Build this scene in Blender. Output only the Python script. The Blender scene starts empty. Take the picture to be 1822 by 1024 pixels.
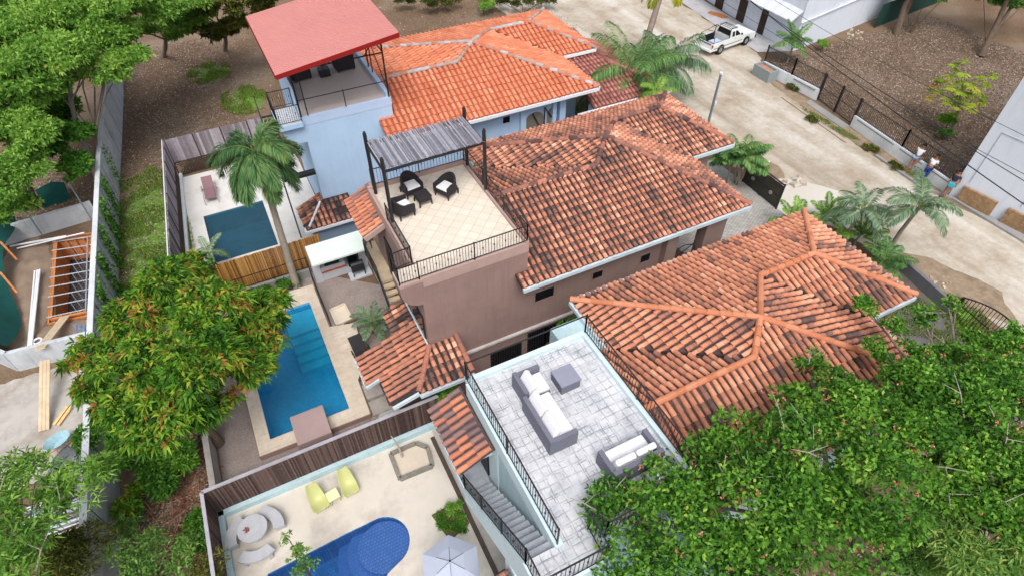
import bpy, bmesh, math, random
import numpy as np
from mathutils import Vector, Matrix, noise
from mathutils.geometry import tessellate_polygon
random.seed(7); rng = np.random.default_rng(11)
sc = bpy.context.scene
COL = sc.collection
rad = math.radians

# ------------------------------------------------------------------ camera
HC = 22.5                                   # drone height in metres
F = 1086.13                                 # focal length in pixels of a 1822 px wide picture
# rows: picture right, picture down, view direction, written in world axes
def _rotmat(v):
    v = np.array(v); t = np.linalg.norm(v); k = v/t
    K = np.array([[0,-k[2],k[1]],[k[2],0,-k[0]],[-k[1],k[0],0]])
    return np.eye(3)+np.sin(t)*K+(1-np.cos(t))*K@K
R = _rotmat([2.31558992,-0.553362027,0.228527389])
cam = bpy.data.cameras.new('camera'); camo = bpy.data.objects.new('camera', cam); COL.objects.link(camo)
cam.sensor_width = 36; cam.lens = 36*F/1822; cam.clip_end = 2000; cam.clip_start = .1
M4 = Matrix(((R[0][0],-R[1][0],-R[2][0],0),(R[0][1],-R[1][1],-R[2][1],0),(R[0][2],-R[1][2],-R[2][2],HC),(0,0,0,1)))
camo.matrix_world = M4
sc.camera = camo
def ray(x, y): return R.T@np.array([x-911., y-512., F])
def Z(x, y, z=0.):                          # where the sight line through a photo pixel meets the height z
    d = ray(x, y); P = d*((z-HC)/d[2]); return Vector((P[0], P[1], z))

# ------------------------------------------------------------------ sky, sun, exposure
w = bpy.data.worlds.new('World'); sc.world = w; w.use_nodes = True
nt = w.node_tree; bg = nt.nodes['Background']
sky = nt.nodes.new('ShaderNodeTexSky'); sky.sky_type = 'NISHITA'; sky.sun_disc = False
SUN_EL, SUN_AZ = rad(58), rad(200)
sky.sun_elevation = SUN_EL; sky.sun_rotation = SUN_AZ; sky.dust_density = 6; sky.ozone_density = 1.0; sky.air_density = 1.0
hs = nt.nodes.new('ShaderNodeHueSaturation'); hs.inputs['Saturation'].default_value = .45
nt.links.new(sky.outputs[0], hs.inputs['Color']); nt.links.new(hs.outputs[0], bg.inputs[0]); bg.inputs[1].default_value = .15
sl = bpy.data.lights.new('sun', 'SUN'); sl.energy = 1.0; sl.angle = rad(22); sl.color = (1, .975, .94)
so = bpy.data.objects.new('sun', sl); COL.objects.link(so)
sd = Vector((math.sin(SUN_AZ)*math.cos(SUN_EL), math.cos(SUN_AZ)*math.cos(SUN_EL), math.sin(SUN_EL)))
so.rotation_euler = (-sd).to_track_quat('-Z', 'Y').to_euler()
so.location = (0, 0, 60)
sc.view_settings.view_transform = 'Standard'; sc.view_settings.look = 'None'; sc.view_settings.gamma = 1
sc.view_settings.exposure = .33

# ------------------------------------------------------------------ helpers
def lin(c):
    return tuple((x/12.92 if x <= .04045 else ((x+.055)/1.055)**2.4) for x in [v/255 for v in c])+(1,)
MATS = {}
def mat(name, rgb, rough=.8, var=.15, scale=3., bump=0., bscale=None, metal=0., dirt=None, dscale=.6, damt=.5, spec=.3, attr=False, trans=0., streak=0.):
    """procedural paint/plaster/soil: colour with two octaves of noise, optional second 'dirt' colour and bump"""
    if name in MATS: return MATS[name]
    m = bpy.data.materials.new(name); m.use_nodes = True; n = m.node_tree; b = n.nodes['Principled BSDF']
    tc = n.nodes.new('ShaderNodeTexCoord')
    nz = n.nodes.new('ShaderNodeTexNoise'); nz.inputs['Scale'].default_value = scale; nz.inputs['Detail'].default_value = 8; nz.inputs['Roughness'].default_value = .65
    n.links.new(tc.outputs['Object'], nz.inputs['Vector'])
    c = lin(rgb)
    r = n.nodes.new('ShaderNodeValToRGB'); r.color_ramp.elements[0].position = .3; r.color_ramp.elements[1].position = .7
    r.color_ramp.elements[0].color = tuple(v*(1-var) for v in c[:3])+(1,); r.color_ramp.elements[1].color = tuple(min(1, v*(1+var)) for v in c[:3])+(1,)
    n.links.new(nz.outputs[0], r.inputs[0]); out = r.outputs[0]
    if attr:
        a = n.nodes.new('ShaderNodeAttribute'); a.attribute_name = 'tint'
        mr = n.nodes.new('ShaderNodeMapRange'); mr.inputs['To Min'].default_value = 1-attr; mr.inputs['To Max'].default_value = 1+attr
        n.links.new(a.outputs['Fac'], mr.inputs[0])
        mx = n.nodes.new('ShaderNodeVectorMath'); mx.operation = 'SCALE'; n.links.new(out, mx.inputs[0]); n.links.new(mr.outputs[0], mx.inputs['Scale']); out = mx.outputs[0]
    if dirt:
        d2 = n.nodes.new('ShaderNodeTexNoise'); d2.inputs['Scale'].default_value = dscale; d2.inputs['Detail'].default_value = 10; d2.inputs['Roughness'].default_value = .7
        n.links.new(tc.outputs['Object'], d2.inputs['Vector'])
        r2 = n.nodes.new('ShaderNodeValToRGB'); r2.color_ramp.elements[0].position = .48; r2.color_ramp.elements[1].position = .7
        r2.color_ramp.elements[0].color = (0,0,0,1); r2.color_ramp.elements[1].color = (damt,damt,damt,1)
        n.links.new(d2.outputs[0], r2.inputs[0])
        mx = n.nodes.new('ShaderNodeMix'); mx.data_type = 'RGBA'; n.links.new(r2.outputs[0], mx.inputs[0]); n.links.new(out, mx.inputs[6]); mx.inputs[7].default_value = lin(dirt); out = mx.outputs[2]
    if streak:                               # rain streaks running down the wall
        mp = n.nodes.new('ShaderNodeMapping'); mp.inputs['Scale'].default_value = (3.5,3.5,.22); n.links.new(tc.outputs['Object'], mp.inputs[0])
        s1 = n.nodes.new('ShaderNodeTexNoise'); s1.inputs['Scale'].default_value = 1.4; s1.inputs['Detail'].default_value = 8; s1.inputs['Roughness'].default_value = .65; n.links.new(mp.outputs[0], s1.inputs['Vector'])
        r3 = n.nodes.new('ShaderNodeMapRange'); r3.inputs['From Min'].default_value = .5; r3.inputs['From Max'].default_value = .75; r3.inputs['To Min'].default_value = 1; r3.inputs['To Max'].default_value = 1-streak; n.links.new(s1.outputs[0], r3.inputs[0])
        s2 = n.nodes.new('ShaderNodeVectorMath'); s2.operation = 'SCALE'; n.links.new(out, s2.inputs[0]); n.links.new(r3.outputs[0], s2.inputs['Scale']); out = s2.outputs[0]
    n.links.new(out, b.inputs['Base Color'])
    b.inputs['Roughness'].default_value = rough; b.inputs['Metallic'].default_value = metal; b.inputs['Specular IOR Level'].default_value = spec
    if bump:
        bn = n.nodes.new('ShaderNodeTexNoise'); bn.inputs['Scale'].default_value = bscale or scale*4; bn.inputs['Detail'].default_value = 6
        n.links.new(tc.outputs['Object'], bn.inputs['Vector'])
        bp = n.nodes.new('ShaderNodeBump'); bp.inputs['Strength'].default_value = bump; bp.inputs['Distance'].default_value = .05
        n.links.new(bn.outputs[0], bp.inputs['Height']); n.links.new(bp.outputs[0], b.inputs['Normal'])
    MATS[name] = m; return m

def brickmat(name, c1, c2, mortar, bw, bh, msize=.012, rot=0., var=.12, rough=.7, bump=.3, offset=.5, dirt=None, damt=.5, dscale=.7, sq=1., plane='xy'):
    if name in MATS: return MATS[name]
    m = bpy.data.materials.new(name); m.use_nodes = True; n = m.node_tree; b = n.nodes['Principled BSDF']
    tc = n.nodes.new('ShaderNodeTexCoord'); mp = n.nodes.new('ShaderNodeMapping'); mp.inputs['Rotation'].default_value = (rad(90) if plane == 'xz' else 0, 0, rot)
    n.links.new(tc.outputs['Object'], mp.inputs[0])
    # slightly warped joints
    wn = n.nodes.new('ShaderNodeTexNoise'); wn.inputs['Scale'].default_value = 2.5
    n.links.new(mp.outputs[0], wn.inputs['Vector'])
    ws = n.nodes.new('ShaderNodeVectorMath'); ws.operation = 'MULTIPLY_ADD'; ws.inputs[1].default_value = (.03,.03,0)
    n.links.new(wn.outputs['Color'], ws.inputs[0]); n.links.new(mp.outputs[0], ws.inputs[2])
    bt = n.nodes.new('ShaderNodeTexBrick'); bt.offset = offset; bt.inputs['Scale'].default_value = 1
    bt.inputs['Color1'].default_value = lin(c1); bt.inputs['Color2'].default_value = lin(c2); bt.inputs['Mortar'].default_value = lin(mortar)
    bt.inputs['Brick Width'].default_value = bw; bt.inputs['Row Height'].default_value = bh; bt.inputs['Mortar Size'].default_value = msize; bt.inputs['Mortar Smooth'].default_value = .3
    n.links.new(ws.outputs[0], bt.inputs['Vector'])
    nz = n.nodes.new('ShaderNodeTexNoise'); nz.inputs['Scale'].default_value = 3; nz.inputs['Detail'].default_value = 10; nz.inputs['Roughness'].default_value = .7
    n.links.new(tc.outputs['Object'], nz.inputs['Vector'])
    mr = n.nodes.new('ShaderNodeMapRange'); mr.inputs['From Min'].default_value = .3; mr.inputs['From Max'].default_value = .7; mr.inputs['To Min'].default_value = 1-var; mr.inputs['To Max'].default_value = 1+var
    n.links.new(nz.outputs[0], mr.inputs[0])
    mx = n.nodes.new('ShaderNodeVectorMath'); mx.operation = 'SCALE'; n.links.new(bt.outputs[0], mx.inputs[0]); n.links.new(mr.outputs[0], mx.inputs['Scale']); out = mx.outputs[0]
    if dirt:
        d2 = n.nodes.new('ShaderNodeTexNoise'); d2.inputs['Scale'].default_value = dscale; d2.inputs['Detail'].default_value = 10; d2.inputs['Roughness'].default_value = .7
        n.links.new(tc.outputs['Object'], d2.inputs['Vector'])
        r2 = n.nodes.new('ShaderNodeValToRGB'); r2.color_ramp.elements[0].position = .48; r2.color_ramp.elements[1].position = .68
        r2.color_ramp.elements[0].color = (0,0,0,1); r2.color_ramp.elements[1].color = (damt,damt,damt,1); n.links.new(d2.outputs[0], r2.inputs[0])
        m2 = n.nodes.new('ShaderNodeMix'); m2.data_type = 'RGBA'; n.links.new(r2.outputs[0], m2.inputs[0]); n.links.new(out, m2.inputs[6]); m2.inputs[7].default_value = lin(dirt); out = m2.outputs[2]
    n.links.new(out, b.inputs['Base Color']); b.inputs['Roughness'].default_value = rough; b.inputs['Specular IOR Level'].default_value = .25
    bp = n.nodes.new('ShaderNodeBump'); bp.inputs['Strength'].default_value = bump; bp.inputs['Distance'].default_value = .02; bp.invert = True
    n.links.new(bt.outputs['Fac'], bp.inputs['Height']); n.links.new(bp.outputs[0], b.inputs['Normal'])
    MATS[name] = m; return m

def rampmat(name, stops, rough=.85, trans=0., nscale=2., namt=.25, spec=.2, bump=0.):
    """colour picked by the per-face attribute 'tint' through a ramp, blurred by a little noise"""
    if name in MATS: return MATS[name]
    m = bpy.data.materials.new(name); m.use_nodes = True; n = m.node_tree; b = n.nodes['Principled BSDF']
    a = n.nodes.new('ShaderNodeAttribute'); a.attribute_name = 'tint'
    tc = n.nodes.new('ShaderNodeTexCoord'); nz = n.nodes.new('ShaderNodeTexNoise'); nz.inputs['Scale'].default_value = nscale; nz.inputs['Detail'].default_value = 6
    n.links.new(tc.outputs['Object'], nz.inputs['Vector'])
    ma = n.nodes.new('ShaderNodeMath'); ma.operation = 'MULTIPLY_ADD'; ma.inputs[1].default_value = namt*2; ma.inputs[2].default_value = -namt
    n.links.new(nz.outputs[0], ma.inputs[0])
    ad = n.nodes.new('ShaderNodeMath'); ad.operation = 'ADD'; n.links.new(ma.outputs[0], ad.inputs[0]); n.links.new(a.outputs['Fac'], ad.inputs[1])
    r = n.nodes.new('ShaderNodeValToRGB'); cr = r.color_ramp
    while len(cr.elements) < len(stops): cr.elements.new(.5)
    for e, (p, c) in zip(cr.elements, stops): e.position = p; e.color = lin(c)
    n.links.new(ad.outputs[0], r.inputs[0]); n.links.new(r.outputs[0], b.inputs['Base Color'])
    b.inputs['Roughness'].default_value = rough; b.inputs['Specular IOR Level'].default_value = spec
    if bump:
        bn = n.nodes.new('ShaderNodeTexNoise'); bn.inputs['Scale'].default_value = 30
        n.links.new(tc.outputs['Object'], bn.inputs['Vector'])
        bp = n.nodes.new('ShaderNodeBump'); bp.inputs['Strength'].default_value = bump; bp.inputs['Distance'].default_value = .02
        n.links.new(bn.outputs[0], bp.inputs['Height']); n.links.new(bp.outputs[0], b.inputs['Normal'])
    if trans:
        t = n.nodes.new('ShaderNodeBsdfTranslucent'); n.links.new(r.outputs[0], t.inputs[0])
        mx = n.nodes.new('ShaderNodeMixShader'); mx.inputs[0].default_value = trans
        n.links.new(b.outputs[0], mx.inputs[1]); n.links.new(t.outputs[0], mx.inputs[2]); n.links.new(mx.outputs[0], n.nodes['Material Output'].inputs[0])
    MATS[name] = m; return m

def watermat(name, tint, rough=.04, wscale=3., wstr=.25, turb=.12, tcol=(60,130,170)):
    m = bpy.data.materials.new(name); m.use_nodes = True; n = m.node_tree; n.nodes.remove(n.nodes['Principled BSDF'])
    tr = n.nodes.new('ShaderNodeBsdfTransparent'); tr.inputs[0].default_value = tint+(1,)
    gl = n.nodes.new('ShaderNodeBsdfGlossy'); gl.inputs['Roughness'].default_value = rough
    fr = n.nodes.new('ShaderNodeFresnel'); fr.inputs[0].default_value = 1.5
    tc = n.nodes.new('ShaderNodeTexCoord'); nz = n.nodes.new('ShaderNodeTexNoise'); nz.inputs['Scale'].default_value = wscale; nz.inputs['Detail'].default_value = 4; nz.inputs['Distortion'].default_value = 1.2
    n.links.new(tc.outputs['Object'], nz.inputs['Vector'])
    bp = n.nodes.new('ShaderNodeBump'); bp.inputs['Strength'].default_value = wstr; bp.inputs['Distance'].default_value = .08
    n.links.new(nz.outputs[0], bp.inputs['Height']); n.links.new(bp.outputs[0], gl.inputs['Normal']); n.links.new(bp.outputs[0], fr.inputs['Normal'])
    df = n.nodes.new('ShaderNodeBsdfDiffuse'); df.inputs[0].default_value = lin(tcol); n.links.new(bp.outputs[0], df.inputs['Normal'])
    mt_ = n.nodes.new('ShaderNodeMixShader'); mt_.inputs[0].default_value = turb; n.links.new(tr.outputs[0], mt_.inputs[1]); n.links.new(df.outputs[0], mt_.inputs[2])
    mx = n.nodes.new('ShaderNodeMixShader'); n.links.new(fr.outputs[0], mx.inputs[0]); n.links.new(mt_.outputs[0], mx.inputs[1]); n.links.new(gl.outputs[0], mx.inputs[2])
    n.links.new(mx.outputs[0], n.nodes['Material Output'].inputs[0]); MATS[name] = m; return m

class MB:
    """collects shapes and links them as one mesh object"""
    def __init__(s): s.v = []; s.f = []; s.t = []
    def add(s, vs, fs, t=.5):
        o = len(s.v); s.v += [tuple(p) for p in vs]; s.f += [tuple(i+o for i in f) for f in fs]; s.t += [t]*len(fs); return s
    def box(s, x0, x1, y0, y1, z0, z1, t=.5):
        x0, x1 = min(x0,x1), max(x0,x1); y0, y1 = min(y0,y1), max(y0,y1)
        return s.add([(x0,y0,z0),(x1,y0,z0),(x1,y1,z0),(x0,y1,z0),(x0,y0,z1),(x1,y0,z1),(x1,y1,z1),(x0,y1,z1)],
              [(3,2,1,0),(4,5,6,7),(0,1,5,4),(1,2,6,5),(2,3,7,6),(3,0,4,7)], t)
    def obox(s, c, ux, uy, uz, hx, hy, hz, t=.5):
        c = Vector(c); ux, uy, uz = Vector(ux)*hx, Vector(uy)*hy, Vector(uz)*hz
        vs = [c+a*ux+b*uy+d*uz for d in (-1,1) for (a,b) in ((-1,-1),(1,-1),(1,1),(-1,1))]
        return s.add(vs, [(3,2,1,0),(4,5,6,7),(0,1,5,4),(1,2,6,5),(2,3,7,6),(3,0,4,7)], t)
    def bar(s, p, q, wd, hg=None, t=.5, up=(0,0,1)):
        p, q = Vector(p), Vector(q); d = (q-p); L = d.length
        if L < 1e-6: return s
        d.normalize(); up = Vector(up)
        if abs(d.dot(up)) > .98: up = Vector((1,0,0))
        a = d.cross(up).normalized(); b = a.cross(d)
        return s.obox((p+q)/2, d, a, b, L/2, wd/2, (hg or wd)/2, t)
    def tube(s, pts, rs, n=6, t=.5, cap=True):
        pts = [Vector(p) for p in pts]
        if not hasattr(rs, '__len__'): rs = [rs]*len(pts)
        o = len(s.v); prev = None
        for i, p in enumerate(pts):
            d = (pts[min(i+1, len(pts)-1)]-pts[max(i-1, 0)]).normalized()
            up = prev if prev is not None and abs(prev.dot(d)) < .95 else (Vector((0,0,1)) if abs(d.z) < .9 else Vector((1,0,0)))
            a = d.cross(up).normalized(); b = d.cross(a).normalized(); prev = a.cross(d)
            for k in range(n):
                th = 2*math.pi*k/n; s.v.append(tuple(p+(a*math.cos(th)+b*math.sin(th))*rs[i]))
        for i in range(len(pts)-1):
            for k in range(n):
                k2 = (k+1) % n; s.f.append((o+i*n+k, o+i*n+k2, o+(i+1)*n+k2, o+(i+1)*n+k)); s.t.append(t)
        if cap:
            s.f.append(tuple(o+k for k in range(n))); s.f.append(tuple(o+(len(pts)-1)*n+k for k in reversed(range(n)))); s.t += [t, t]
        return s
    def prism(s, poly, z0, z1, t=.5):
        n = len(poly); A = sum(poly[i][0]*poly[(i+1)%n][1]-poly[(i+1)%n][0]*poly[i][1] for i in range(n))
        if A < 0: poly = list(reversed(poly))
        vs = [(p[0],p[1],z0) for p in poly]+[(p[0],p[1],z1) for p in poly]
        fs = [tuple(range(n-1,-1,-1)), tuple(range(n,2*n))]+[(i,(i+1)%n,n+(i+1)%n,n+i) for i in range(n)]
        return s.add(vs, fs, t)
    def build(s, name, m, parent=None, smooth=False, tint=False):
        me = bpy.data.meshes.new(name); me.from_pydata(s.v, [], s.f); me.materials.append(m)
        if smooth: me.polygons.foreach_set('use_smooth', [True]*len(me.polygons))
        if tint:
            a = me.attributes.new('tint', 'FLOAT', 'FACE'); a.data.foreach_set('value', s.t)
        me.update(); o = bpy.data.objects.new(name, me); COL.objects.link(o)
        if parent: o.parent = parent; o.matrix_parent_inverse = parent.matrix_world.inverted() if False else Matrix.Translation(-Vector(parent.location))
        return o

def np_obj(name, verts, nper, m, tint, parent=None, smooth=False):
    """fast mesh of many equal small faces (nper vertices each); verts (F,nper,3)"""
    Fn = len(verts); me = bpy.data.meshes.new(name)
    me.vertices.add(Fn*nper); me.vertices.foreach_set('co', np.asarray(verts, dtype=np.float32).ravel())
    me.loops.add(Fn*nper); me.loops.foreach_set('vertex_index', np.arange(Fn*nper, dtype=np.int32))
    me.polygons.add(Fn); me.polygons.foreach_set('loop_start', np.arange(0, Fn*nper, nper, dtype=np.int32))
    me.update(calc_edges=True)
    a = me.attributes.new('tint', 'FLOAT', 'FACE'); a.data.foreach_set('value', np.asarray(tint, dtype=np.float32))
    me.materials.append(m); o = bpy.data.objects.new(name, me); COL.objects.link(o)
    if parent: o.parent = parent; o.matrix_parent_inverse = Matrix.Translation(-Vector(parent.location))
    return o

def tag(o, label=None, cat=None, group=None, kind=None):
    if label: o['label'] = label
    if cat: o['category'] = cat
    if group: o['group'] = group
    if kind: o['kind'] = kind
    return o
def thing(name, label, cat, loc=(0,0,0), group=None):
    o = bpy.data.objects.new(name, None); COL.objects.link(o); o.location = loc; o.empty_display_size = .2
    return tag(o, label, cat, group)
def copy_thing(o, loc, rz=None, label=None):
    r = o.copy(); COL.objects.link(r); r.location = loc
    if rz is not None: r.rotation_euler = (0,0,rz)
    if label: r['label'] = label
    for ch in list(o.children):
        c = ch.copy(); COL.objects.link(c); c.parent = r
        for g in list(ch.children):
            d = g.copy(); COL.objects.link(d); d.parent = c
    return r
def local(o):          # parts built round the origin keep identity inverse
    for c in o.children:
        c.matrix_parent_inverse = Matrix.Identity(4)
        for g in c.children: g.matrix_parent_inverse = Matrix.Identity(4)
    return o
def sheet(name, poly, z, m, holes=(), kind='structure', jag=0., **kw):
    """flat sheet with holes; jag roughens the outline"""
    if jag:
        P = []
        for i in range(len(poly)):
            a, b = Vector(poly[i][:2]), Vector(poly[(i+1) % len(poly)][:2]); L = (b-a).length; k = max(1, int(L/.35))
            nn = Vector((-(b-a).y, (b-a).x)).normalized()
            for j in range(k):
                p = a.lerp(b, j/k); P.append(p+nn*jag*(noise.noise(Vector((p.x*.7, p.y*.7, 3)))+.6*noise.noise(Vector((p.x*2.3, p.y*2.3, 9)))))
        poly = P
    loops = [[Vector((p[0], p[1], 0)) for p in poly]]+[[Vector((p[0], p[1], 0)) for p in h] for h in holes]
    tris = tessellate_polygon(loops); vs = [(p.x, p.y, z) for l in loops for p in l]
    fs = []
    for t in tris:
        a, b, c = [Vector(vs[i]) for i in t]
        fs.append(t if (b-a).cross(c-a).z > 0 else tuple(reversed(t)))
    me = bpy.data.meshes.new(name); me.from_pydata(vs, [], fs); me.materials.append(m)
    o = bpy.data.objects.new(name, me); COL.objects.link(o)
    if kind: o['kind'] = kind
    return tag(o, **kw) if kw else o
def rect(x0, x1, y0, y1): return [(x0,y0),(x1,y0),(x1,y1),(x0,y1)]
def wall_run(mb, pts, th, z0, z1):           # wall of given thickness along a polyline
    for a, b in zip(pts[:-1], pts[1:]):
        mb.bar((a[0],a[1],(z0+z1)/2), (b[0],b[1],(z0+z1)/2), th, z1-z0)
    return mb

def railing(pts, h=.9, gap=.12, post_every=2.0, name='railing', m=None, parent=None, lift=0., bars=True, rt=.018, pr=.028):
    """black iron railing along a 3-D polyline: top and bottom rail, balusters, posts"""
    mb = MB()
    up = Vector((0,0,1))
    for a, b in zip(pts[:-1], pts[1:]):
        a, b = Vector(a), Vector(b); L = (b-a).length
        mb.bar(a+up*h, b+up*h, rt*2.2, rt*1.5)
        if bars:
            mb.bar(a+up*.1, b+up*.1, rt*1.4)
            k = max(1, round(L/gap))
            for i in range(1, k):
                p = a.lerp(b, i/k); mb.bar(p+up*.1, p+up*h, rt*.85)
                if i % 4 == 2: mb.obox(p+up*h*.55, (1,0,0), (0,1,0), (0,0,1), .02, .02, .035)
        k = max(1, round(L/post_every))
        for i in range(k+1):
            p = a.lerp(b, i/k); mb.bar(p-up*lift, p+up*(h+.05), pr*1.4)
    return mb.build(name, m or MATS['iron'], parent)

def tile_plane(mb, poly, p=.27, row=.42, seed=0, dark=.5, split=True, margin=.0, base_t=.0, tlo=0., thi=1., clump=.7):
    """lay barrel tiles on a planar polygon; the first edge is the eave (counter-clockwise seen from above)"""
    P = [Vector(q) for q in poly]; e = (P[1]-P[0]).normalized()
    nrm = Vector((0,0,0))
    for i in range(len(P)): nrm += (P[i]-P[0]).cross(P[(i+1) % len(P)]-P[0])
    nrm.normalize()
    if nrm.z < 0: nrm = -nrm
    s = nrm.cross(e).normalized()
    if s.z < 0: s = -s
    o = P[0]; uv = [((q-o).dot(e), (q-o).dot(s)) for q in P]
    mb.add([q-nrm*.01 for q in P], [tuple(range(len(P)))], base_t); th = .1
    mb.add([q-nrm*th for q in P], [tuple(reversed(range(len(P))))], base_t)
    nP = len(P)
    for i in range(nP):
        a, b = P[i], P[(i+1) % nP]; mb.add([a-nrm*.01, b-nrm*.01, b-nrm*th, a-nrm*th], [(0,1,2,3)], base_t)
    def inside(u, v):
        c = False
        for i in range(nP):
            (x1, y1), (x2, y2) = uv[i], uv[(i+1) % nP]
            if (y1 > v) != (y2 > v) and u < (x2-x1)*(v-y1)/(y2-y1)+x1: c = not c
        return c
    rr = random.Random(seed)
    u0, u1 = min(a for a, b in uv), max(a for a, b in uv); v1 = max(b for a, b in uv)
    N = 5
    nu = int((u1-u0)/p)+1
    for j in range(int(v1/row)+1):
        for i in range(nu):
            uc = u0+(i+.5)*p; va = j*row-.03; vb = va+row+.05
            if not inside(uc, max(va, .02)+row*.3): continue
            if not inside(uc, va+row*.95): vb = va+row*.72
            W = o+e*uc+s*va
            cl = noise.noise(Vector((W.x*.45+seed, W.y*.45, W.z)))+.6*noise.noise(Vector((W.x*1.3, W.y*1.3+seed, 4)))
            stv = noise.noise(Vector((uc*1.7+seed*3, va*.35, seed)))
            t = max(0., min(1., .5+clump*cl+stv*.55+(rr.random()-.5)*.55)); t = tlo+(thi-tlo)*t
            du = (rr.random()-.5)*.03; sk = (rr.random()-.5)*.035; va += (rr.random()-.5)*.03; lft = rr.random()**3*.02
            rings = []
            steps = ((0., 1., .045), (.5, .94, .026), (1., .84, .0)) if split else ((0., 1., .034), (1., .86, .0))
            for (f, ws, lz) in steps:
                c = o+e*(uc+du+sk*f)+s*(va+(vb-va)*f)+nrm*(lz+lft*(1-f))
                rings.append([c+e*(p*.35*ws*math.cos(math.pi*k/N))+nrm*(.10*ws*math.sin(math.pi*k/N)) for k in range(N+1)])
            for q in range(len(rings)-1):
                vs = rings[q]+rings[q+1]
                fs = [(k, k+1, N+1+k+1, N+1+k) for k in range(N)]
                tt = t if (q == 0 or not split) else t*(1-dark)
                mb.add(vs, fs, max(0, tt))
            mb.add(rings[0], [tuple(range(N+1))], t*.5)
    return mb
def ridge_tiles(mb, a, b, r=.12, L=.42, lo=.5, hi=1., seed=0, lift=.05):
    a, b = Vector(a), Vector(b); d = b-a; k = max(1, round(d.length/L)); d.normalize(); rr = random.Random(seed)
    if d.z < 0: a, b = b, a; d = -d
    sd = d.cross(Vector((0,0,1))).normalized(); up = sd.cross(d).normalized()
    N = 6; D = (b-a).length/k
    for i in range(k):
        c0 = a+d*(i*D)+up*(lift+.03); c1 = a+d*((i+1.12)*D)+up*lift
        t = lo+(hi-lo)*rr.random(); vs = []
        for c, ra in ((c0, r), (c1, r*.86)):
            vs += [c+sd*ra*math.cos(math.pi*(-.12+1.24*q/N))+up*ra*math.sin(math.pi*(-.12+1.24*q/N)) for q in range(N+1)]
        mb.add(vs, [(q, q+1, N+1+q+1, N+1+q) for q in range(N)]+[tuple(range(N+1))], t)
    return mb

# ------------------------------------------------------------------ materials
iron = mat('iron', (34,34,38), .45, .1, 20, spec=.5)
gut = mat('gutter_paint', (196,210,218), .5, .06, 5, dirt=(120,125,125), damt=.35)
white = mat('white_paint', (222,228,234), .7, .05, 2, dirt=(150,150,145), damt=.3, streak=.18)
concrete = mat('concrete', (150,150,148), .9, .14, 2, .3, dirt=(92,90,86), damt=.6, dscale=.5)
glass = mat('dark_glass', (22,24,28), .12, .2, 3, spec=.6)
tile_brown = rampmat('old_roof_tile', [(0,(62,53,54)),(.12,(98,80,77)),(.29,(148,106,92)),(.54,(192,128,102)),(.78,(214,152,124)),(1,(232,184,156))], .9, 0, 3.2, .16, bump=.4)
tile_mint = rampmat('streaked_roof_tile', [(0,(70,58,58)),(.18,(112,88,82)),(.34,(172,118,98)),(.58,(206,138,108)),(1,(226,168,138))], .88, 0, 2.2, .16, bump=.3)
tile_blue = rampmat('new_roof_tile', [(0,(144,80,60)),(.3,(196,114,84)),(.7,(212,132,100)),(1,(222,152,122))], .8, 0, 1.5, .12, bump=.2)
tile_stair = rampmat('fresh_roof_tile', [(0,(90,78,80)),(.25,(140,112,108)),(.5,(182,116,92)),(.75,(200,132,102)),(1,(212,150,120))], .8, 0, 2.5, .12, bump=.2)
ridge_brown = rampmat('old_ridge_tile', [(0,(70,56,58)),(.5,(132,96,88)),(1,(178,120,100))], .9, 0, 5, .2)
ridge_mint = rampmat('orange_ridge_tile', [(0,(140,88,68)),(.5,(190,122,90)),(1,(208,142,110))], .85, 0, 5, .2)
ridge_blue = rampmat('mortared_ridge_tile', [(0,(184,112,88)),(.35,(168,136,124)),(.6,(160,156,156)),(1,(184,182,182))], .85, 0, 9, .35)

# ------------------------------------------------------------------ ground with holes for the pools and the dug pit
HOLE_B = rect(-2.87, .44, 16.04, 22.95)      # pool of the brown house
HOLE_C = rect(-3.36, -.02, 28.3, 32.7)       # pool of the blue house
def arcp(cx, cy, r, a0, a1, n): return [(cx+r*math.cos(rad(a0+(a1-a0)*i/n)), cy+r*math.sin(rad(a0+(a1-a0)*i/n))) for i in range(n+1)]
HOLE_M = [(-4.1,4.5),(-1.8,4.5),(-1.2,8.0),(-.3,8.95),(.35,9.2)]+arcp(-.12,10.05,.98,-50,82,12)+[(-1.2,11.0),(-4.1,10.85)]
PIT = [(-11.15,27.5),(-9.3,27.2),(-9.05,33.8),(-10.95,34.35)]

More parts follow.
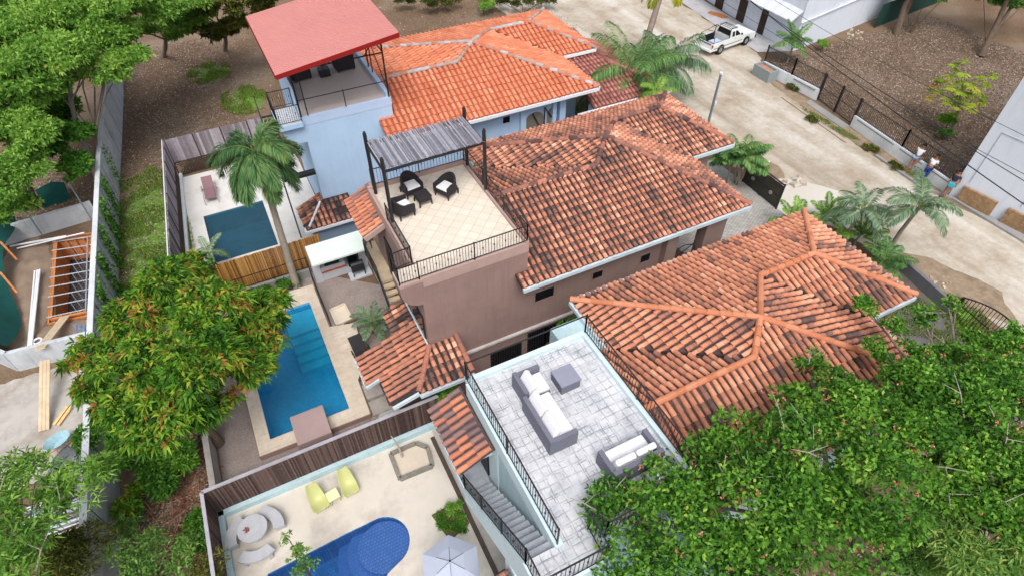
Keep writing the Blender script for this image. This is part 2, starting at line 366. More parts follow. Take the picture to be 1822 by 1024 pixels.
def ground_material():
    m = bpy.data.materials.new('leaf_strewn_soil'); m.use_nodes = True; n = m.node_tree; b = n.nodes['Principled BSDF']
    L = n.links.new; tc = n.nodes.new('ShaderNodeTexCoord')
    def noi(s, d=8, r=.65, dist=0):
        z = n.nodes.new('ShaderNodeTexNoise'); z.inputs['Scale'].default_value = s; z.inputs['Detail'].default_value = d; z.inputs['Roughness'].default_value = r; z.inputs['Distortion'].default_value = dist; L(tc.outputs['Object'], z.inputs['Vector']); return z.outputs[0]
    def ramp(src, st):
        r = n.nodes.new('ShaderNodeValToRGB'); cr = r.color_ramp
        while len(cr.elements) < len(st): cr.elements.new(.5)
        for e, (p, c) in zip(cr.elements, st): e.position = p; e.color = lin(c) if len(c) == 3 else c
        L(src, r.inputs[0]); return r.outputs[0]
    fine = ramp(noi(6, 12, .95), [(.34,(50,40,32)),(.47,(104,86,70)),(.55,(138,116,96)),(.66,(190,170,148))])
    big = ramp(noi(.16, 5, .6), [(.35,(88,70,54)),(.5,(122,102,84)),(.68,(162,148,134))])
    mx = n.nodes.new('ShaderNodeMix'); mx.data_type = 'RGBA'; mx.inputs[0].default_value = .45; L(fine, mx.inputs[6]); L(big, mx.inputs[7]); col = mx.outputs[2]
    # grass: soft ellipses broken up by noise
    sep = n.nodes.new('ShaderNodeSeparateXYZ'); L(tc.outputs['Object'], sep.inputs[0])
    def M(op, a, b2=None, c=None):
        q = n.nodes.new('ShaderNodeMath'); q.operation = op
        for i, v in enumerate((a, b2, c)):
            if v is None: continue
            if isinstance(v, (int, float)): q.inputs[i].default_value = v
            else: L(v, q.inputs[i])
        return q.outputs[0]
    tot = None
    for (x, y, rx, ry) in GRASS:
        dx = M('DIVIDE', M('SUBTRACT', sep.outputs[0], x), rx); dy = M('DIVIDE', M('SUBTRACT', sep.outputs[1], y), ry)
        v = M('MAXIMUM', M('SUBTRACT', 1.3, M('ADD', M('MULTIPLY', dx, dx), M('MULTIPLY', dy, dy))), 0)
        tot = v if tot is None else M('MAXIMUM', tot, v)
    msk = M('ADD', M('MULTIPLY', tot, .7), M('MULTIPLY', M('SUBTRACT', noi(1.1, 8, .7), .5), 2.2))
    msk = ramp(msk, [(.3,(0,0,0,1)),(.6,(1,1,1,1))])
    g = ramp(noi(4, 8, .8), [(.3,(66,98,34)),(.5,(98,140,52)),(.7,(134,164,70))])
    m2 = n.nodes.new('ShaderNodeMix'); m2.data_type = 'RGBA'; L(msk, m2.inputs[0]); L(col, m2.inputs[6]); L(g, m2.inputs[7])
    L(m2.outputs[2], b.inputs['Base Color']); b.inputs['Roughness'].default_value = .95; b.inputs['Specular IOR Level'].default_value = .1
    bp = n.nodes.new('ShaderNodeBump'); bp.inputs['Strength'].default_value = .6; bp.inputs['Distance'].default_value = .08
    L(noi(7, 8, .8), bp.inputs['Height']); L(bp.outputs[0], b.inputs['Normal']); return m
GRASS = [(-6.1,31.5,1.9,7.8),(-6.4,26,1.9,4.2),(1.2,45.5,1.6,2.2),(-.5,51,1.6,1.8),(-7,23,1.3,2),(27,8,3,2),(36.9,21,.35,5)]
sheet('ground', [(-220,-60),(260,-60),(260,420),(-220,420)], 0, ground_material(), [HOLE_B, HOLE_C, HOLE_M, PIT])

# dirt road
road_m = bpy.data.materials.new('packed_sandy_dirt'); road_m.use_nodes = True
def _road():
    n = road_m.node_tree; b = n.nodes['Principled BSDF']; L = n.links.new; tc = n.nodes.new('ShaderNodeTexCoord')
    mp = n.nodes.new('ShaderNodeMapping'); mp.inputs['Scale'].default_value = (1,.13,1); L(tc.outputs['Object'], mp.inputs[0])
    a = n.nodes.new('ShaderNodeTexNoise'); a.inputs['Scale'].default_value = .5; a.inputs['Detail'].default_value = 8; a.inputs['Roughness'].default_value = .6; L(mp.outputs[0], a.inputs['Vector'])
    r = n.nodes.new('ShaderNodeValToRGB'); cr = r.color_ramp; cr.elements.new(.5); cr.elements.new(.6)
    for e, (p, c) in zip(cr.elements, [(.30,(156,144,128)),(.44,(184,174,160)),(.57,(200,193,182)),(.7,(210,207,201))]): e.position = p; e.color = lin(c)
    L(a.outputs[0], r.inputs[0])
    p_ = n.nodes.new('ShaderNodeTexNoise'); p_.inputs['Scale'].default_value = .35; p_.inputs['Detail'].default_value = 9; p_.inputs['Roughness'].default_value = .7; L(tc.outputs['Object'], p_.inputs['Vector'])
    pr_ = n.nodes.new('ShaderNodeValToRGB'); pr_.color_ramp.elements[0].position = .46; pr_.color_ramp.elements[1].position = .66; pr_.color_ramp.elements[0].color = (0,0,0,1); pr_.color_ramp.elements[1].color = (.75,.75,.75,1); L(p_.outputs[0], pr_.inputs[0])
    pm = n.nodes.new('ShaderNodeMix'); pm.data_type = 'RGBA'; L(pr_.outputs[0], pm.inputs[0]); L(r.outputs[0], pm.inputs[6]); pm.inputs[7].default_value = lin((158,140,118))
    f = n.nodes.new('ShaderNodeTexNoise'); f.inputs['Scale'].default_value = 3; f.inputs['Detail'].default_value = 12; f.inputs['Roughness'].default_value = .75; L(tc.outputs['Object'], f.inputs['Vector'])
    mr = n.nodes.new('ShaderNodeMapRange'); mr.inputs['From Min'].default_value = .3; mr.inputs['From Max'].default_value = .7; mr.inputs['To Min'].default_value = .80; mr.inputs['To Max'].default_value = 1.08; L(f.outputs[0], mr.inputs[0])
    s = n.nodes.new('ShaderNodeVectorMath'); s.operation = 'SCALE'; L(pm.outputs[2], s.inputs[0]); L(mr.outputs[0], s.inputs['Scale']); L(s.outputs[0], b.inputs['Base Color'])
    b.inputs['Roughness'].default_value = .95; b.inputs['Specular IOR Level'].default_value = .1
    bp = n.nodes.new('ShaderNodeBump'); bp.inputs['Strength'].default_value = .5; bp.inputs['Distance'].default_value = .1; L(f.outputs[0], bp.inputs['Height']); L(bp.outputs[0], b.inputs['Normal'])
_road()
sheet('road', [(29.6,-25),(36.9,-25),(37.0,12),(36.3,15),(36.6,21),(37.3,26.5),(38.3,31.5),(40.3,34.6),(41.3,46),(42.5,75),(26,75),(25.2,50),(27.2,45),(29,40),(29.3,34),(28.2,31),(28.6,26),(28.9,20),(28.2,17),(29,13),(30,9)], .012, road_m, jag=.35)
# pale verge of dirt and rubble along the right wall and the left side
verge = mat('trodden_verge', (146,128,108), .95, .25, 2.5, .5, dirt=(96,84,66), damt=.7, dscale=.9)
sheet('roadside_verge', [(36.4,15),(37.3,14.7),(37.7,20),(38.2,26),(38.2,31.5),(37.6,31),(36.9,24.5),(36.5,19)], .02, verge, jag=.12)
sheet('roadside_bank', [(29.3,13.4),(31.3,11.2),(32.2,8),(30.8,6),(29.3,8.6),(28.7,12.5)], .018, verge, jag=.3)
sheet('roadside_bank', [(27.6,22.5),(29.3,20.2),(30.2,21.5),(29.2,25),(28.6,30),(27.3,30)], .017, verge, jag=.3)
paver = brickmat('grey_cobble', (186,184,180), (170,168,164), (140,138,134), .22, .12, .02, rad(20), .15, .9, .4, dirt=(130,126,120), damt=.4)
sheet('driveway', [(19.5,14.5),(24.2,14.2),(26.9,17.8),(26.9,24),(22,26),(19.5,26)], .022, paver)
pale = mat('pale_cement', (204,198,190), .9, .1, 1.2, .2, dirt=(160,150,138), damt=.5)
sheet('gate_apron', [(26.9,17.2),(29.8,14.5),(32.2,17),(30,20),(27,21.6)], .024, pale, jag=.15)
asph = mat('dark_cement', (104,98,98), .9, .12, 1.5, .3, dirt=(76,70,68), damt=.6)
sheet('driveway', [(21.4,5.5),(26.5,2),(28.2,8),(29.0,12.4),(26,14.2),(21.4,14.2)], .014, asph)
sheet('pavement', [(40.4,34.6),(43.1,33.4),(43.3,42),(44.2,52),(42,52),(41.2,44),(40.8,40)], .03, mat('grey_pavement', (176,176,180), .9, .08, 2, dirt=(130,126,120), damt=.5))
sheet('pavement', [(36.95,14.4),(37.5,14.4),(38.9,7),(39,-5),(37,-5),(37.0,9)], .05, mat('kerb_pavement', (150,150,150), .9, .1, 2, dirt=(100,98,92), damt=.6))
kerb = MB()
for a, b in (((36.6,19.5),(36.3,16)),((36.3,16),(36.95,14.2)),((36.95,14.2),(37.0,6)),((37.0,6),(37.0,-5))):
    kerb.bar((a[0],a[1],.06), (b[0],b[1],.06), .16, .16)
kerb.build('kerb', concrete)['kind'] = 'structure'
kb = MB(); kb.bar((28.9,25.6,.06),(28.4,19.9,.06),.18,.2); kb.bar((36.7,28,.04),(36.1,21.5,.04),.12,.12); kb.build('kerb', mat('worn_kerb',(176,160,146),.9,.2,3,.3))['kind'] = 'structure'

# yards
gravelm = mat('grey_gravel', (156,144,138), .95, .3, 14, .6, dirt=(120,104,94), damt=.5, dscale=1.2)
sheet('gravel_yard', [(-5.0,13.9),(3.3,13.9),(4.0,22.8),(1.0,25.4),(-4.5,26)], .006, gravelm, [HOLE_B])
blue_deck = mat('white_deck', (214,212,208), .8, .06, 2, dirt=(170,162,150), damt=.4)
sheet('pool_terrace', [(-4.05,37.3),(2.9,37.3),(2.9,27),(1.6,26.0),(-4.4,26.0)], .03, blue_deck, [HOLE_C])
mint_deck = mat('cream_cement', (206,199,188), .85, .05, 1.5, .15, dirt=(142,132,124), damt=.65, dscale=.35)
sheet('pool_courtyard', [(-5.2,13.76),(3.78,13.76),(3.78,3.0),(-5.4,3.0)], .03, mint_deck, [HOLE_M])
sheet('side_path', [(3.2,13.7),(3.78,13.7),(3.78,3.0),(3.2,3.0)], .036, mat('grey_path', (178,172,164), .9, .1, 2, dirt=(120,112,104), damt=.5))
sheet('side_passage', [(3.8,10.6),(20,10.6),(20,15.2),(3.8,15.2)], .012, mat('dull_passage', (96,88,84), .9, .15, 2))
# rill of dark pebbles
rill = MB(); 
rill.box(3.02,3.2,5.2,13.3,.0,.06); rill.build('drain_strip', mat('drain_stone', (84,74,68), .9, .25, 20, .5))['kind'] = 'structure'
# travertine pool deck of the brown house
trav = brickmat('travertine', (214,202,186), (204,190,172), (188,174,158), .6, .4, .008, 0, .12, .75, .15, dirt=(186,166,142), damt=.5)
sheet('pool_deck', [(-3.4,15.45),(1.15,15.38),(1.2,17.3),(1.75,18.2),(2.1,20.6),(.9,20.9),(.9,24.1),(-3.4,24.2)], .3, trav, [HOLE_B])
dk = MB(); mauve = mat('mauve_wall', (150,125,118), .85, .05, 1.5, .1, dirt=(120,98,92), damt=.35, streak=.16)
for a, b in (((-3.4,15.45),(1.15,15.38)),((1.15,15.38),(1.2,17.3)),((1.2,17.3),(1.75,18.2)),((-3.4,15.45),(-3.4,24.2))):
    dk.bar((a[0],a[1],.143),(b[0],b[1],.143),.06,.286)
dk.build('deck_skirt', mauve)['kind'] = 'structure'
stp = MB(); stp.box(1.25,2.0,16.2,17.0,0,.2); stp.box(1.25,2.1,15.35,16.1,0,.1); stp.box(1.3,2.2,17.0,17.1,0,.3)
stp.build('garden_steps', mat('step_stone', (168,160,154), .9, .15, 3, .3, dirt=(110,104,100), damt=.6))['kind'] = 'structure'

# ------------------------------------------------------------------ the three houses
def hip_house(root, q, e, XL, tm, rm, name_seed, gutm, rows=dict(), XLe=None, yf=None, ridge_lift=.06, lo=.3, hi=1.):
    cx,cy,h,xw,xE,yn,ys,xe,w_,hr1,p1x,hr2 = [q[k] for k in ('cx','cy','h','xw','xE','yn','ys','xe','w','hr1','p1x','hr2')]
    sN, sS, sW, sE = h/(yn-cy), h/(cy-ys), h/(cx-xw), h/(xE-cx)
    P3 = (cx,cy,e+h); y1 = yn-hr1/sN; P2 = (xE-hr1/sE,y1,e+hr1); P1 = (p1x,y1,e+hr1)
    y4 = ys+hr2/sS; P4 = (xw+hr2/sW,y4,e+hr2); yv = y4+(y4-ys); yv = min(yv, yn-.6)
    NW = (xw,yn,e); NE = (xe,yn,e); SE = (xE,ys,e); SEw = (xe,yn-w_,e); Vi = (xE,yn-w_,e); WL = (XL,y4,e+hr2)
    S = [(XLe or XL,ys,e), SE, P3, P4, WL]
    if yf: S += [(XL,yf,e+sS*(yf-ys)), (XLe,yf,e+sS*(yf-ys))]
    rf = MB()
    for i, pl in enumerate((S, [NE,NW,P3,P2,P1], [NW,(xw,yv,e),P4,P3], [(XL,yv,e),(xw,yv,e),P4,WL], [SE,Vi,P2,P3], [Vi,SEw,P1,P2], [SEw,NE,P1])):
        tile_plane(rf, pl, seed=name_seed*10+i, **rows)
    roof = rf.build('roof', tm, root, tint=True)
    rd = MB()
    for i, (a, b) in enumerate(((P3,NW),(P3,P2),(P2,P1),(P1,NE),(P1,SEw),(P3,SE),(P3,P4),(P4,WL))): ridge_tiles(rd, a, b, seed=name_seed+i, lift=ridge_lift, lo=lo, hi=hi)
    rd.build('ridge', rm, roof, tint=True)
    vl = MB(); vl.bar((P4[0],P4[1],P4[2]+.05),(xw,yv,e+.05),.07,.05); vl.build('valley', mat('dark_valley',(58,48,46),.95,.2,4), roof); vl = MB(); vl.bar((P2[0],P2[1],P2[2]+.05),(xE,yn-w_,e+.05),.07,.05); vl.build('valley', mat('dark_valley',(58,48,46),.95,.2,4), roof)
    g = MB()
    for (ax,ay,bx,by,nx,ny) in (((XLe or XL),ys,xE,ys,0,-1),(xE,ys,xE,yn-w_,1,0),(xE,yn-w_,xe,yn-w_,0,-1),(xe,yn-w_,xe,yn,1,0),(xe,yn,xw,yn,0,1),(xw,yn,xw,yv,-1,0)):
        o = .06; g.bar((ax+nx*o,ay+ny*o,e-.09),(bx+nx*o,by+ny*o,e-.09),.11,.17)
    g.build('gutter', gutm, root)
    return dict(P3=P3,P4=P4,y4=y4,yv=yv,sS=sS,sN=sN)
def pane_y(root, m, x0, x1, z0, z1, y, frame=None, bars=0):   # a window in a wall facing -y
    f = MB(); fw = .05
    f.box(x0-fw,x1+fw,y-.03,y+.01,z0-fw,z0); f.box(x0-fw,x1+fw,y-.03,y+.01,z1,z1+fw); f.box(x0-fw,x0,y-.03,y+.01,z0,z1); f.box(x1,x1+fw,y-.03,y+.01,z0,z1)
    if bars:
        k = int((x1-x0)/.12)
        for i in range(1,k): f.box(x0+(x1-x0)*i/k-.008,x0+(x1-x0)*i/k+.008,y-.05,y-.034,z0,z1)
    wn = f.build('window', frame or iron, root); g = MB(); g.box(x0,x1,y-.012,y+.01,z0,z1); g.build('pane', glass, wn); return wn

# ---- brown house
bp_ = {'cx':15.0,'cy':19.94,'h':1.85,'xw':9.77,'xE':19.55,'yn':24.62,'ys':14.63,'xe':22.3,'w':5.71,'hr1':.97,'p1x':19.92,'hr2':1.41}
brown = thing('house', 'brown house with a cream tiled roof terrace and a blackened terracotta tile roof', 'house', (10,20,0))
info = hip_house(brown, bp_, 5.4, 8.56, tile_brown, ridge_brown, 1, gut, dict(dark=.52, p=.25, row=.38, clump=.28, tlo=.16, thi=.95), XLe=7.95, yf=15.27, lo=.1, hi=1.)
T = 7.0; YF = 15.28
b = MB(); b.box(4.1,8.5,YF,21.35,0,6.93)
b.box(8.503,16.0,YF,23.9,0,5.2); b.box(16.0,18.9,19.5,23.9,0,5.2); b.box(18.9,21.6,19.6,23.9,0,5.2)
b.build('wall', mauve, brown)
# bracket slab that carries the ledge beside the terrace, arched underneath
br = MB(); pr = [(4.1,5.75)]+[(4.1-.77*math.sin(rad(a)), 6.62-.87*math.cos(rad(a))) for a in range(10,91,10)]+[(3.33,6.9),(4.1,6.9)]
vs = [(x,YF,z) for x,z in pr]+[(x,YF+.85,z) for x,z in pr]; k = len(pr)
br.add(vs, [tuple(range(k)),tuple(range(2*k-1,k-1,-1))]+[(i,k+i,k+(i+1)%k,(i+1)%k) for i in range(k)]); br.build('bracket', mauve, brown)
tf = brickmat('cream_floor_tile', (222,211,196), (214,202,186), (188,174,160), .42, .42, .012, rad(45), .05, .5, .15, 0.)
flo = MB(); flo.box(4.22,8.38,YF+.12,21.2,6.9,7.0); flo.box(3.36,4.22,YF+.08,YF+.86,6.905,7.0); flo.build('terrace_floor', tf, brown)
pp = MB(); mv2 = mat('mauve_coping', (176,150,142), .8, .08, 3)
pp.box(8.38,8.53,YF-.02,21.37,6.6,7.14); pp.box(4.08,8.38,21.2,21.37,6.6,7.14); pp.box(4.06,4.22,YF+.9,21.2,6.6,7.1); pp.box(4.2,8.38,YF-.02,YF+.12,6.6,7.05); pp.box(3.31,4.2,YF-.02,YF+.1,6.9,7.03)
pp.build('parapet', mv2, brown)
railing([(4.1,YF+.03,7.05),(8.47,YF+.03,7.05),(8.47,21.28,7.12)], .82, .115, 2.2, parent=brown, lift=.25)
railing([(8.47,21.28,7.12),(4.3,21.28,7.12)], .82, .14, 2.0, parent=brown)
railing([(4.14,18.9,7.08),(4.14,YF+.86,7.08),(3.38,YF+.84,7.03),(3.36,YF+.04,7.03),(4.1,YF+.03,7.03)], .82, .11, 5, parent=brown)
bd = MB(); bd.bar((4.1,YF-.05,2.0),(13.5,YF-.05,1.98),.14,.11); bd.build('ledge', mat('pale_ledge', (196,190,190), .7, .1, 3, dirt=(120,110,108), damt=.5), brown)
for (x0,x1,z0,z1) in ((6.8,8.25,.2,1.2),(8.65,9.5,.15,1.62),(9.55,10.0,.5,1.6),(10.1,10.6,.2,1.6)): pane_y(brown, None, x0,x1,z0,z1,YF,bars=1)
for (x0,x1,z0,z1) in ((8.9,9.8,3.55,4.1),(11.75,12.25,3.6,4.0),(14.3,14.8,3.5,3.95)): pane_y(brown, None, x0,x1,z0,z1,YF,frame=mauve)
# dark window on the pool side and the terrace stair door
wm = MB(); wm.box(4.06,4.11,15.55,16.95,2.9,4.75); fr = wm.build('window', iron, brown); wm = MB(); wm.box(4.045,4.058,15.62,16.88,2.97,4.68); wm.build('pane', glass, fr)
dm = MB(); dm.box(4.05,4.11,19.0,19.9,3.4,5.5); dm.build('door', mat('black_door', (26,26,30), .5, .1, 5), brown)
# porch pillars with the iron garden gate between
pl = MB(); pl.box(15.4,16.02,14.95,15.55,0,5.1); pl.build('pillar', mauve, brown); pl = MB(); pl.box(17.6,18.75,14.95,15.5,0,5.1); pl.build('pillar', mauve, brown)
gt = MB()
for i in range(12):
    x = 16.1+i*.128; gt.bar((x,15.3,.1),(x,15.3,2.7),.025)
for z in (.15,1.2,2.7): gt.bar((16.05,15.3,z),(17.58,15.3,z),.04)
gt.tube([(16.1+.75+.7*math.cos(rad(a)),15.28,3.0+.55*math.sin(rad(a))) for a in range(0,181,15)],.02)
gt.bar((16.1,15.3,2.7),(17.5,15.3,3.5),.03); gt.bar((16.1,15.3,3.5),(17.5,15.3,2.7),.03); gt.build('gate', iron, brown)
# lean-to roofs over the pool side
lt = MB(); EV = 2.55
def P(x,y,z): return (x,y,z)
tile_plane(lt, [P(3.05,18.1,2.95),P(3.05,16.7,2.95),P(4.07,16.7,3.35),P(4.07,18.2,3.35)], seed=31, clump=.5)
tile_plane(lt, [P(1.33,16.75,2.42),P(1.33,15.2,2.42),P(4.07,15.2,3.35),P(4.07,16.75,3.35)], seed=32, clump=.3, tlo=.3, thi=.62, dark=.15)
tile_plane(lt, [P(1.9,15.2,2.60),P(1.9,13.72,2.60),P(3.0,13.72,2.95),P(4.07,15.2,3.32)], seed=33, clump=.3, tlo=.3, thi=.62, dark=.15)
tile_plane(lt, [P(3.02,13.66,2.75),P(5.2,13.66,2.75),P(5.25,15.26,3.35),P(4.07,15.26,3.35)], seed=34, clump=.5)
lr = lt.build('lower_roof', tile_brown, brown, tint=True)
rd = MB(); ridge_tiles(rd, (3.0,13.7,2.85),(4.07,15.2,3.36), seed=5, lift=.03, r=.12); rd.build('ridge', ridge_brown, lr, tint=True)
rd = MB(); ridge_tiles(rd, (5.25,13.7,2.8),(5.25,15.26,3.38), seed=6, lift=.03, r=.12); rd.build('ridge', ridge_brown, lr, tint=True)
g = MB(); g.bar((3.0,13.6,2.66),(5.3,13.6,2.66),.12,.16); g.build('gutter', gut, brown); g = MB(); g.bar((1.9,13.66,2.5),(3.0,13.66,2.78),.1,.16); g.build('gutter', gut, brown); g = MB(); g.bar((1.27,16.75,2.36),(1.27,15.2,2.36),.1,.16); g.bar((1.27,15.14,2.36),(1.95,15.14,2.6),.08,.14); g.build('gutter', gut, brown)
g = MB(); g.bar((4.03,18.2,3.42),(4.03,15.26,3.42),.06,.05)
g.build('gutter', gut, brown)
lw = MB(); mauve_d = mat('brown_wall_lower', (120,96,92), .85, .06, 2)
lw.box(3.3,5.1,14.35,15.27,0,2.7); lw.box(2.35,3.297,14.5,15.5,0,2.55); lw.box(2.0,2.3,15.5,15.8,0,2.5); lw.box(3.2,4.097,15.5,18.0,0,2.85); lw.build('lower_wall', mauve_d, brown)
# stair landing beside the terrace, small roof over it
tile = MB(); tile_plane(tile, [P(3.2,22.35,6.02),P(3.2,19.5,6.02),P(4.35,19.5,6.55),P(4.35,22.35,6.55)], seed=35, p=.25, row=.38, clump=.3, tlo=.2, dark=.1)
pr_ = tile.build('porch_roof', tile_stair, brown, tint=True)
g = MB(); g.bar((3.2,19.45,6.02),(4.35,19.45,6.55),.1,.22); g.bar((4.38,19.5,6.62),(4.38,22.35,6.62),.1,.08); g.build('trim', mv2, pr_)
st = MB(); stone = mat('stair_stone', (190,172,146), .85, .12, 3, dirt=(120,108,96), damt=.5)
st.prism([(3.42,19.5),(4.1,19.5),(4.1,22.3),(3.7,22.3),(3.42,21.4)], 3.25, 3.4)
for i in range(7): st.box(3.45,4.05,19.5-.25*(i+1),19.5-.25*i-.004,3.4-.2*(i+1)-.1,3.4-.2*(i+1))
st.box(3.75,4.05,19.7,20.0,0,3.25); st.build('stair', stone, brown)
railing([(4.02,22.3,3.4),(3.7,22.3,3.4),(3.42,21.4,3.4),(3.42,19.5,3.4),(3.42,17.9,2.1)], .9, .13, 1.2, parent=brown)
# upper flight rail
railing([(3.5,22.2,5.0),(3.5,20.0,5.0)], .9, .13, 3, parent=brown)

# ---- mint house
mp_ = {'cx':13.69,'cy':8.38,'h':1.62,'xw':9.31,'xE':18.78,'yn':13.2,'ys':4.14,'xe':21.33,'w':5.76,'hr1':.97,'p1x':18.47,'hr2':1.23}
mint = thing('house', 'pale aqua house with a grey stone terrace, outside stair and bright orange roof ridges', 'house', (12,8,0))
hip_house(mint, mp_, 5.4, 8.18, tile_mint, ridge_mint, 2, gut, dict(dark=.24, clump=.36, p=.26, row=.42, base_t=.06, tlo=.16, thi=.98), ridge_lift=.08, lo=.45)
aqua = mat('aqua_wall', (180,205,212), .8, .05, 1.5, .1, dirt=(140,164,168), damt=.4, streak=.14)
b = MB(); b.box(3.85,8.0,4.3,10.5,0,6.9); b.box(8.003,18.1,4.8,12.5,0,5.2); b.box(18.1,20.6,7.9,12.5,0,5.2); b.box(4.6,8.0,1.5,4.297,0,5.9); b.build('wall', aqua, mint)
stamp = bpy.data.materials.new('stamped_cement'); stamp.use_nodes = True
def _stamp():
    n = stamp.node_tree; b = n.nodes['Principled BSDF']; L = n.links.new; tc = n.nodes.new('ShaderNodeTexCoord')
    def noi(sc_, d=6, r=.6):
        z = n.nodes.new('ShaderNodeTexNoise'); z.inputs['Scale'].default_value = sc_; z.inputs['Detail'].default_value = d; z.inputs['Roughness'].default_value = r; L(tc.outputs['Object'], z.inputs['Vector']); return z
    wv = n.nodes.new('ShaderNodeVectorMath'); wv.operation = 'MULTIPLY_ADD'; wv.inputs[1].default_value = (.13,.13,0); L(noi(2.6,3).outputs['Color'], wv.inputs[0]); L(tc.outputs['Object'], wv.inputs[2])
    def joints(bw, off, shift, ms):
        mp = n.nodes.new('ShaderNodeMapping'); mp.inputs['Location'].default_value = (shift,shift,0); L(wv.outputs[0], mp.inputs[0])
        t = n.nodes.new('ShaderNodeTexBrick'); t.offset = off; t.inputs['Scale'].default_value = 1; t.inputs['Brick Width'].default_value = bw; t.inputs['Row Height'].default_value = bw; t.inputs['Mortar Size'].default_value = ms; t.inputs['Mortar Smooth'].default_value = .4; L(mp.outputs[0], t.inputs['Vector']); return t.outputs['Fac']
    def mask(src, lo, hi):
        m = n.nodes.new('ShaderNodeMapRange'); m.inputs['From Min'].default_value = lo; m.inputs['From Max'].default_value = hi; L(src, m.inputs[0]); return m.outputs[0]
    def M(op, a, c):
        q = n.nodes.new('ShaderNodeMath'); q.operation = op; 
        for k, v in enumerate((a, c)):
            if isinstance(v, (int, float)): q.inputs[k].default_value = v
            else: L(v, q.inputs[k])
        return q.outputs[0]
    a = M('MULTIPLY', joints(.28,0,0,.018), mask(noi(1.3,6,.75).outputs[0], .38, .60)); c = M('MULTIPLY', joints(.28,0,.07,.014), mask(noi(1.7,4,.6).outputs[0], .5, .62)); d = M('MULTIPLY', joints(.14,.5,.03,.012), mask(noi(1.3,4,.6).outputs[0], .52, .66))
    f = M('MAXIMUM', M('MAXIMUM', a, c), d)
    r = n.nodes.new('ShaderNodeValToRGB'); cr = r.color_ramp; cr.elements.new(.5)
    for e, (p, cc) in zip(cr.elements, [(.34,(170,172,179)),(.5,(196,198,203)),(.64,(216,217,220))]): e.position = p; e.color = lin(cc)
    L(noi(1.4,12,.8).outputs[0], r.inputs[0])
    mx = n.nodes.new('ShaderNodeMix'); mx.data_type = 'RGBA'; L(M('MULTIPLY', f, .75), mx.inputs[0]); L(r.outputs[0], mx.inputs[6]); mx.inputs[7].default_value = lin((104,108,118)); L(mx.outputs[2], b.inputs['Base Color']); b.inputs['Roughness'].default_value = .8
    bp = n.nodes.new('ShaderNodeBump'); bp.invert = True; bp.inputs['Strength'].default_value = .4; bp.inputs['Distance'].default_value = .02; L(f, bp.inputs['Height']); L(bp.outputs[0], b.inputs['Normal'])
_stamp()
fl = MB(); fl.box(3.95,7.9,4.9,10.36,6.9,7.0); fl.box(2.95,4.7,4.1,4.9,6.8,7.0); fl.box(4.7,7.9,4.62,4.9,6.86,7.0); fl.build('terrace_floor', stamp, mint)
pa = MB(); pm = mat('aqua_parapet', (204,222,228), .75, .05, 3, dirt=(168,186,188), damt=.4)
pa.box(3.78,8.08,10.36,10.54,6.5,7.16); pa.box(7.9,8.08,4.3,10.36,6.5,7.16); pa.box(3.72,3.95,4.82,10.36,6.5,7.1); pa.box(4.75,7.9,4.45,4.62,6.0,7.12)
pa.build('parapet', pm, mint)
railing([(8.04,10.45,7.16),(3.83,10.45,7.16)], .82, .12, 9, parent=mint, bars=False, lift=.1)
railing([(3.80,10.5,7.1),(3.80,4.9,7.1)], .85, .13, 2.9, parent=mint, lift=.9)
railing([(8.04,10.45,7.12),(8.04,4.6,7.12)], .82, .13, 3, parent=mint, lift=.3)
railing([(7.9,4.5,7.12),(4.95,4.5,7.12),(4.75,4.95,7.0)], .85, .13, 3, parent=mint)
# stair going down along the pool side
ss = MB(); greystep = mat('grey_steps', (150,156,164), .85, .15, 3, .3, dirt=(196,200,206), damt=.6, dscale=1.2)
NS = 15
for i in range(NS):
    y0 = 4.9+4.05*i/NS; z = 7.0-3.5*(i+1)/NS
    ss.box(2.95,3.72,y0,4.9+4.05*(i+1)/NS-.003,z-.35,z)
ss.box(2.9,3.75,8.95,10.75,3.32,3.5); ss.build('stair', greystep, mint)
sw = MB(); 
pr = [(4.9,7.02),(8.95,3.58),(8.95,2.7),(4.9,5.6)]; sw.add([(2.84,y,z) for y,z in pr]+[(2.945,y,z) for y,z in pr],[(0,1,2,3),(7,6,5,4),(0,4,5,1),(1,5,6,2),(2,6,7,3),(3,7,4,0)])
sw.box(2.84,2.945,4.0,4.9,5.6,6.98); sw.box(2.84,2.945,8.95,10.8,3.1,3.55); sw.box(2.98,3.7,4.3,6.2,0,4.2); sw.box(2.95,4.7,4.0,4.097,6.5,6.98)
sw.build('stair_wall', pm, mint)
railing([(2.88,10.75,3.55),(2.88,8.95,3.55),(2.88,4.85,7.05),(2.88,4.08,7.05)], .88, .12, 2.0, parent=mint)
railing([(2.88,4.06,7.05),(4.65,4.06,7.0)], .88, .13, 3, parent=mint)
railing([(4.68,4.06,7.0),(4.72,4.9,7.0)], .88, .13, 3, parent=mint)
dm = MB(); dm.box(3.76,3.845,9.05,9.75,3.5,5.35); dm.build('door', MATS['black_door'], mint)
up = MB(); up.box(3.82,3.86,8.4,10.55,3.3,6.5); 
up.add([(2.95,8.75,5.48),(3.85,8.75,5.95),(3.85,8.75,5.35),(2.95,8.75,5.3)], [(0,3,2,1)]); up.bar((2.95,8.73,5.42),(3.85,8.73,5.85),.06,.32); up.build('porch_beam', pm, mint)
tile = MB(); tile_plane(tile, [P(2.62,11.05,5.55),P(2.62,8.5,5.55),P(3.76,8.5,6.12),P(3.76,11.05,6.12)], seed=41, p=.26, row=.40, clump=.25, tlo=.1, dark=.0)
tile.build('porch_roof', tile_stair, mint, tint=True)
tile = MB(); tile_plane(tile, [P(2.0,6.0,3.5),P(2.0,3.4,3.5),P(2.84,3.4,3.9),P(2.84,6.0,3.9)], seed=42, p=.26, row=.40, tlo=.2, thi=.7, clump=.3)
